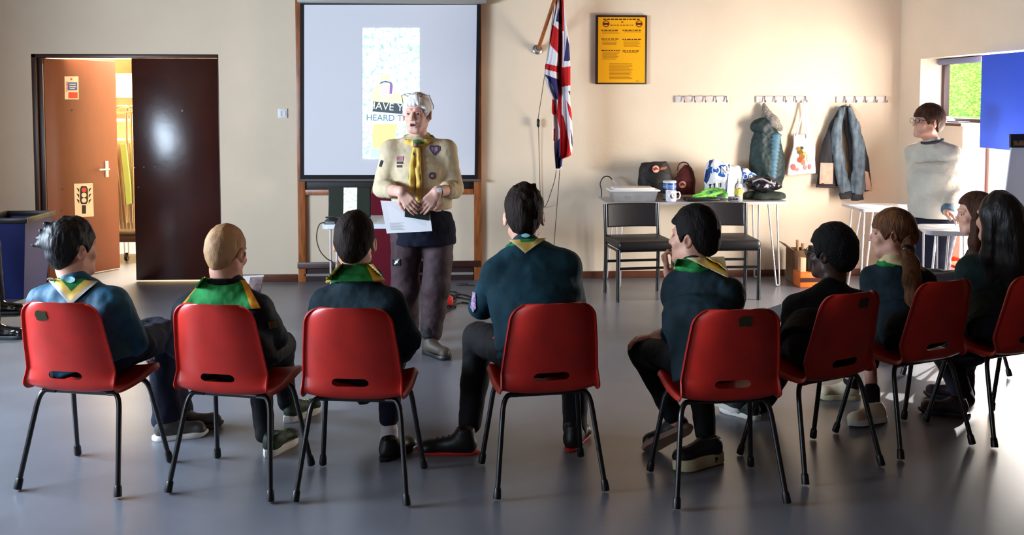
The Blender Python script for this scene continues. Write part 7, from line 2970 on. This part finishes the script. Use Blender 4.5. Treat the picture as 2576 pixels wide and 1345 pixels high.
# ================================================================== ON THE FLOOR BY THE WALL
Yx = 8.28
c0, c1 = at(1996, 700, Yx)[0], at(2034, 700, Yx)[0]
zt_ = at(2010, 630, Yx)[2]
cb = thing('cardboard_box', ((c0 + c1) / 2, Yx + 0.1, 0), 'open brown cardboard box on the floor beside the long table', 'box')
b = MB()
b.span(c0, c1, Yx, Yx + 0.006, 0.001, zt_)
b.span(c0, c1, Yx + 0.20, Yx + 0.206, 0.001, zt_)
b.span(c0, c0 + 0.006, Yx + 0.006, Yx + 0.20, 0.001, zt_)
b.span(c1 - 0.006, c1, Yx + 0.006, Yx + 0.20, 0.001, zt_)
b.span(c0, c1, Yx + 0.006, Yx + 0.20, 0.001, 0.006)
CARD = mat('brown_cardboard', (128, 100, 76), 0.85, 0.15, var=0.08)
build('carton', b, CARD, cb)
b = MB()
b.prism([(c0, Yx, zt_), (c0, Yx + 0.2, zt_), (c0 - 0.07, Yx + 0.2, zt_ + 0.055), (c0 - 0.07, Yx, zt_ + 0.055)], (0.003, 0, 0.004))
build('flap', b, mat('pale_card_flap', (210, 180, 150), 0.8, 0.2), cb)
for k, (x0, x1, y1, lb) in enumerate([(2008, 2006, 603, 'taller wooden stick poking up from the cardboard box'), (2017, 2019, 612, 'shorter wooden stick leaning right in the cardboard box')]):
    b = MB()
    b.tube([np.array([at(x0, 700, Yx + 0.1)[0], Yx + 0.1, 0.02]), at(x1, y1, Yx + 0.1)], 0.013, 10)
    tag(build('wooden_stick', b, mat('pale_stick', (190, 150, 112), 0.7, 0.2)), lb, 'stick', 'sticks in the cardboard box')
ct = thing('sunlit_orange_crate', (at(2040, 700, 8.1)[0], 8.14, 0), 'wooden crate coloured in sunlit orange with a dark band on the floor in front of the cardboard box', 'crate')
o0, o1 = at(2013, 700, 8.06)[0], at(2067, 700, 8.06)[0]
zc_ = at(2040, 686, 8.06)[2]
b = MB()
b.span(o0, o1, 8.06, 8.24, 0.001, zc_, 0.006)
build('crate_body', b, mat('sunlit_crate_colour', (236, 120, 50), 0.4, 0.4), ct)  # warm sunlight on the crate put into its base colour
b = MB()
b.span(o0 - 0.002, o1 + 0.002, 8.056, 8.0595, zc_ * 0.38, zc_ * 0.66)
build('dark_band', b, mat('dark_band', (66, 26, 18), 0.5, 0.3), ct)
b = MB()
b.lathe([(0.0, 0.0), (0.04, 0.0), (0.042, 0.01), (0.042, 0.16), (0.03, 0.19), (0.026, 0.22), (0.0, 0.222)], (at(2040, 700, 8.15)[0], 8.15, zc_ + 0.0006), 20)
tag(build('flask', b, M_BLACK), 'tall black flask standing on the orange crate', 'flask')
b = MB()
b.box((at(2017, 700, 8.13)[0], 8.13, zc_ + 0.0606), (0.05, 0.05, 0.12), 0.1, 0.003)
tag(build('small_carton', b, mat('pale_carton', (226, 176, 140), 0.7, 0.2)), 'small pale carton standing on the orange crate', 'carton')

# red crate under the near right table
b = MB()
r0, r1 = at(2371, 690, 7.22)[0], at(2440, 690, 7.22)[0]
zr = at(2390, 658, 7.22)[2]
b.add([(r0 + 0.03, 7.23, 0.001), (r1 - 0.03, 7.23, 0.001), (r1 - 0.03, 7.45, 0.001), (r0 + 0.03, 7.45, 0.001), (r0, 7.20, zr), (r1, 7.20, zr), (r1, 7.48, zr), (r0, 7.48, zr)],
      [(3, 2, 1, 0), (0, 1, 5, 4), (1, 2, 6, 5), (2, 3, 7, 6), (3, 0, 4, 7)])
cr = build('plastic_tub', b, mat('orange_red_plastic', (240, 70, 40), 0.4, 0.4))
md = cr.modifiers.new('thick', 'SOLIDIFY')
md.thickness = 0.004
tag(cr, 'tall orange red plastic tub on the floor under the near right table', 'tub')
b = MB()
b.span(r0 - 0.015, r1 + 0.015, 6.785, 7.20, zr - 0.015, zr + 0.008, 0.004)
build('rim', b, MATS['orange_red_plastic'], cr)

# ================================================================== RIGHT SIDE: display board, flip chart, sill
db = thing('display_board', (WALL_X - 0.03, 6.55, 1.23), 'blue felt panel fixed across the upper half of the glazed door', 'display board')
b = MB()
py1 = 2450 * WALL_X / (2513 - 1150)
b.span(WALL_X - 0.034, WALL_X - 0.006, 5.85, py1, 1.235, 1.935, 0.004)
build('panel', b, mat('royal_blue_felt', (58, 92, 216), 0.85, 0.25, bump=0.15, bscale=160), db)
b = MB()
b.span(WALL_X - 0.006, WALL_X - 0.0005, 5.87, 6.10, 1.30, 1.88)
build('batten', b, M_BLACK, db)
Yf = 6.20
fc = thing('flip_chart', at(2580, 600, Yf) * np.array([1, 1, 0]), 'white flip chart pad on an easel at the right edge', 'flip chart')
b = MB()
q = [at(2503, 690, Yf - 0.13), at(2690, 698, Yf - 0.13), at(2640, 370, Yf + 0.05), at(2545, 370, Yf + 0.05)]
b.prism(q, (0, 0.012, 0.004))
build('paper_pad', b, mat('flip_paper', (206, 206, 212), 0.8, 0.1), fc)
b = MB()
q = [at(2543, 371, Yf + 0.04), at(2642, 371, Yf + 0.04), at(2642, 336, Yf + 0.06), at(2543, 337, Yf + 0.06)]
b.prism(q, (0, 0.02, 0))
hd2 = build('header_card', b, M_BLACK, fc)
b = MB()
q = [at(2549, 366, Yf + 0.038), at(2600, 366, Yf + 0.038), at(2600, 352, Yf + 0.045), at(2549, 354, Yf + 0.045)]
b.prism(q, (0, -0.001, 0))
build('header_picture', b, mat('gold_print', (126, 100, 44), 0.6, 0.3, rgb2=(50, 40, 24), vscale=40), hd2)
for a_, f_ in ((at(2558, 372, Yf + 0.08), (2566, 700)), (at(2635, 372, Yf + 0.08), (2672, 700)), (at(2595, 372, Yf + 0.10), None)):
    ft = np.array([at(f_[0], f_[1], Yf - 0.2)[0], Yf - 0.2, 0.002]) if f_ else np.array([a_[0], Yf + 0.16, 0.002])
    b = MB()
    b.tube([a_, ft], 0.012, 10)
    build('leg', b, M_BLACKMETAL, fc)
for k, (y, rz, rgb, lb) in enumerate([(8.05, 0.2, (196, 206, 230), 'lower pale blue notebook on the window sill'), (8.03, -0.15, (220, 222, 232), 'upper white notebook on the window sill')]):
    b = MB()
    b.box((WALL_X + 0.085, y, WZ0 + 0.0125 + 0.0215 * k), (0.145, 0.21, 0.02), rz, 0.002)
    tag(build('notebook', b, mat('notebook_%d' % k, rgb, 0.6, 0.3)), lb, 'notebook', 'notebooks on the sill')
b = MB()
b.box((WALL_X + 0.075, 7.72, WZ0 + 0.006), (0.10, 0.16, 0.01), 0.1, 0.002)
tag(build('folder', b, mat('dark_folder', (60, 58, 66), 0.5, 0.3)), 'thin dark folder lying on the window sill', 'folder')
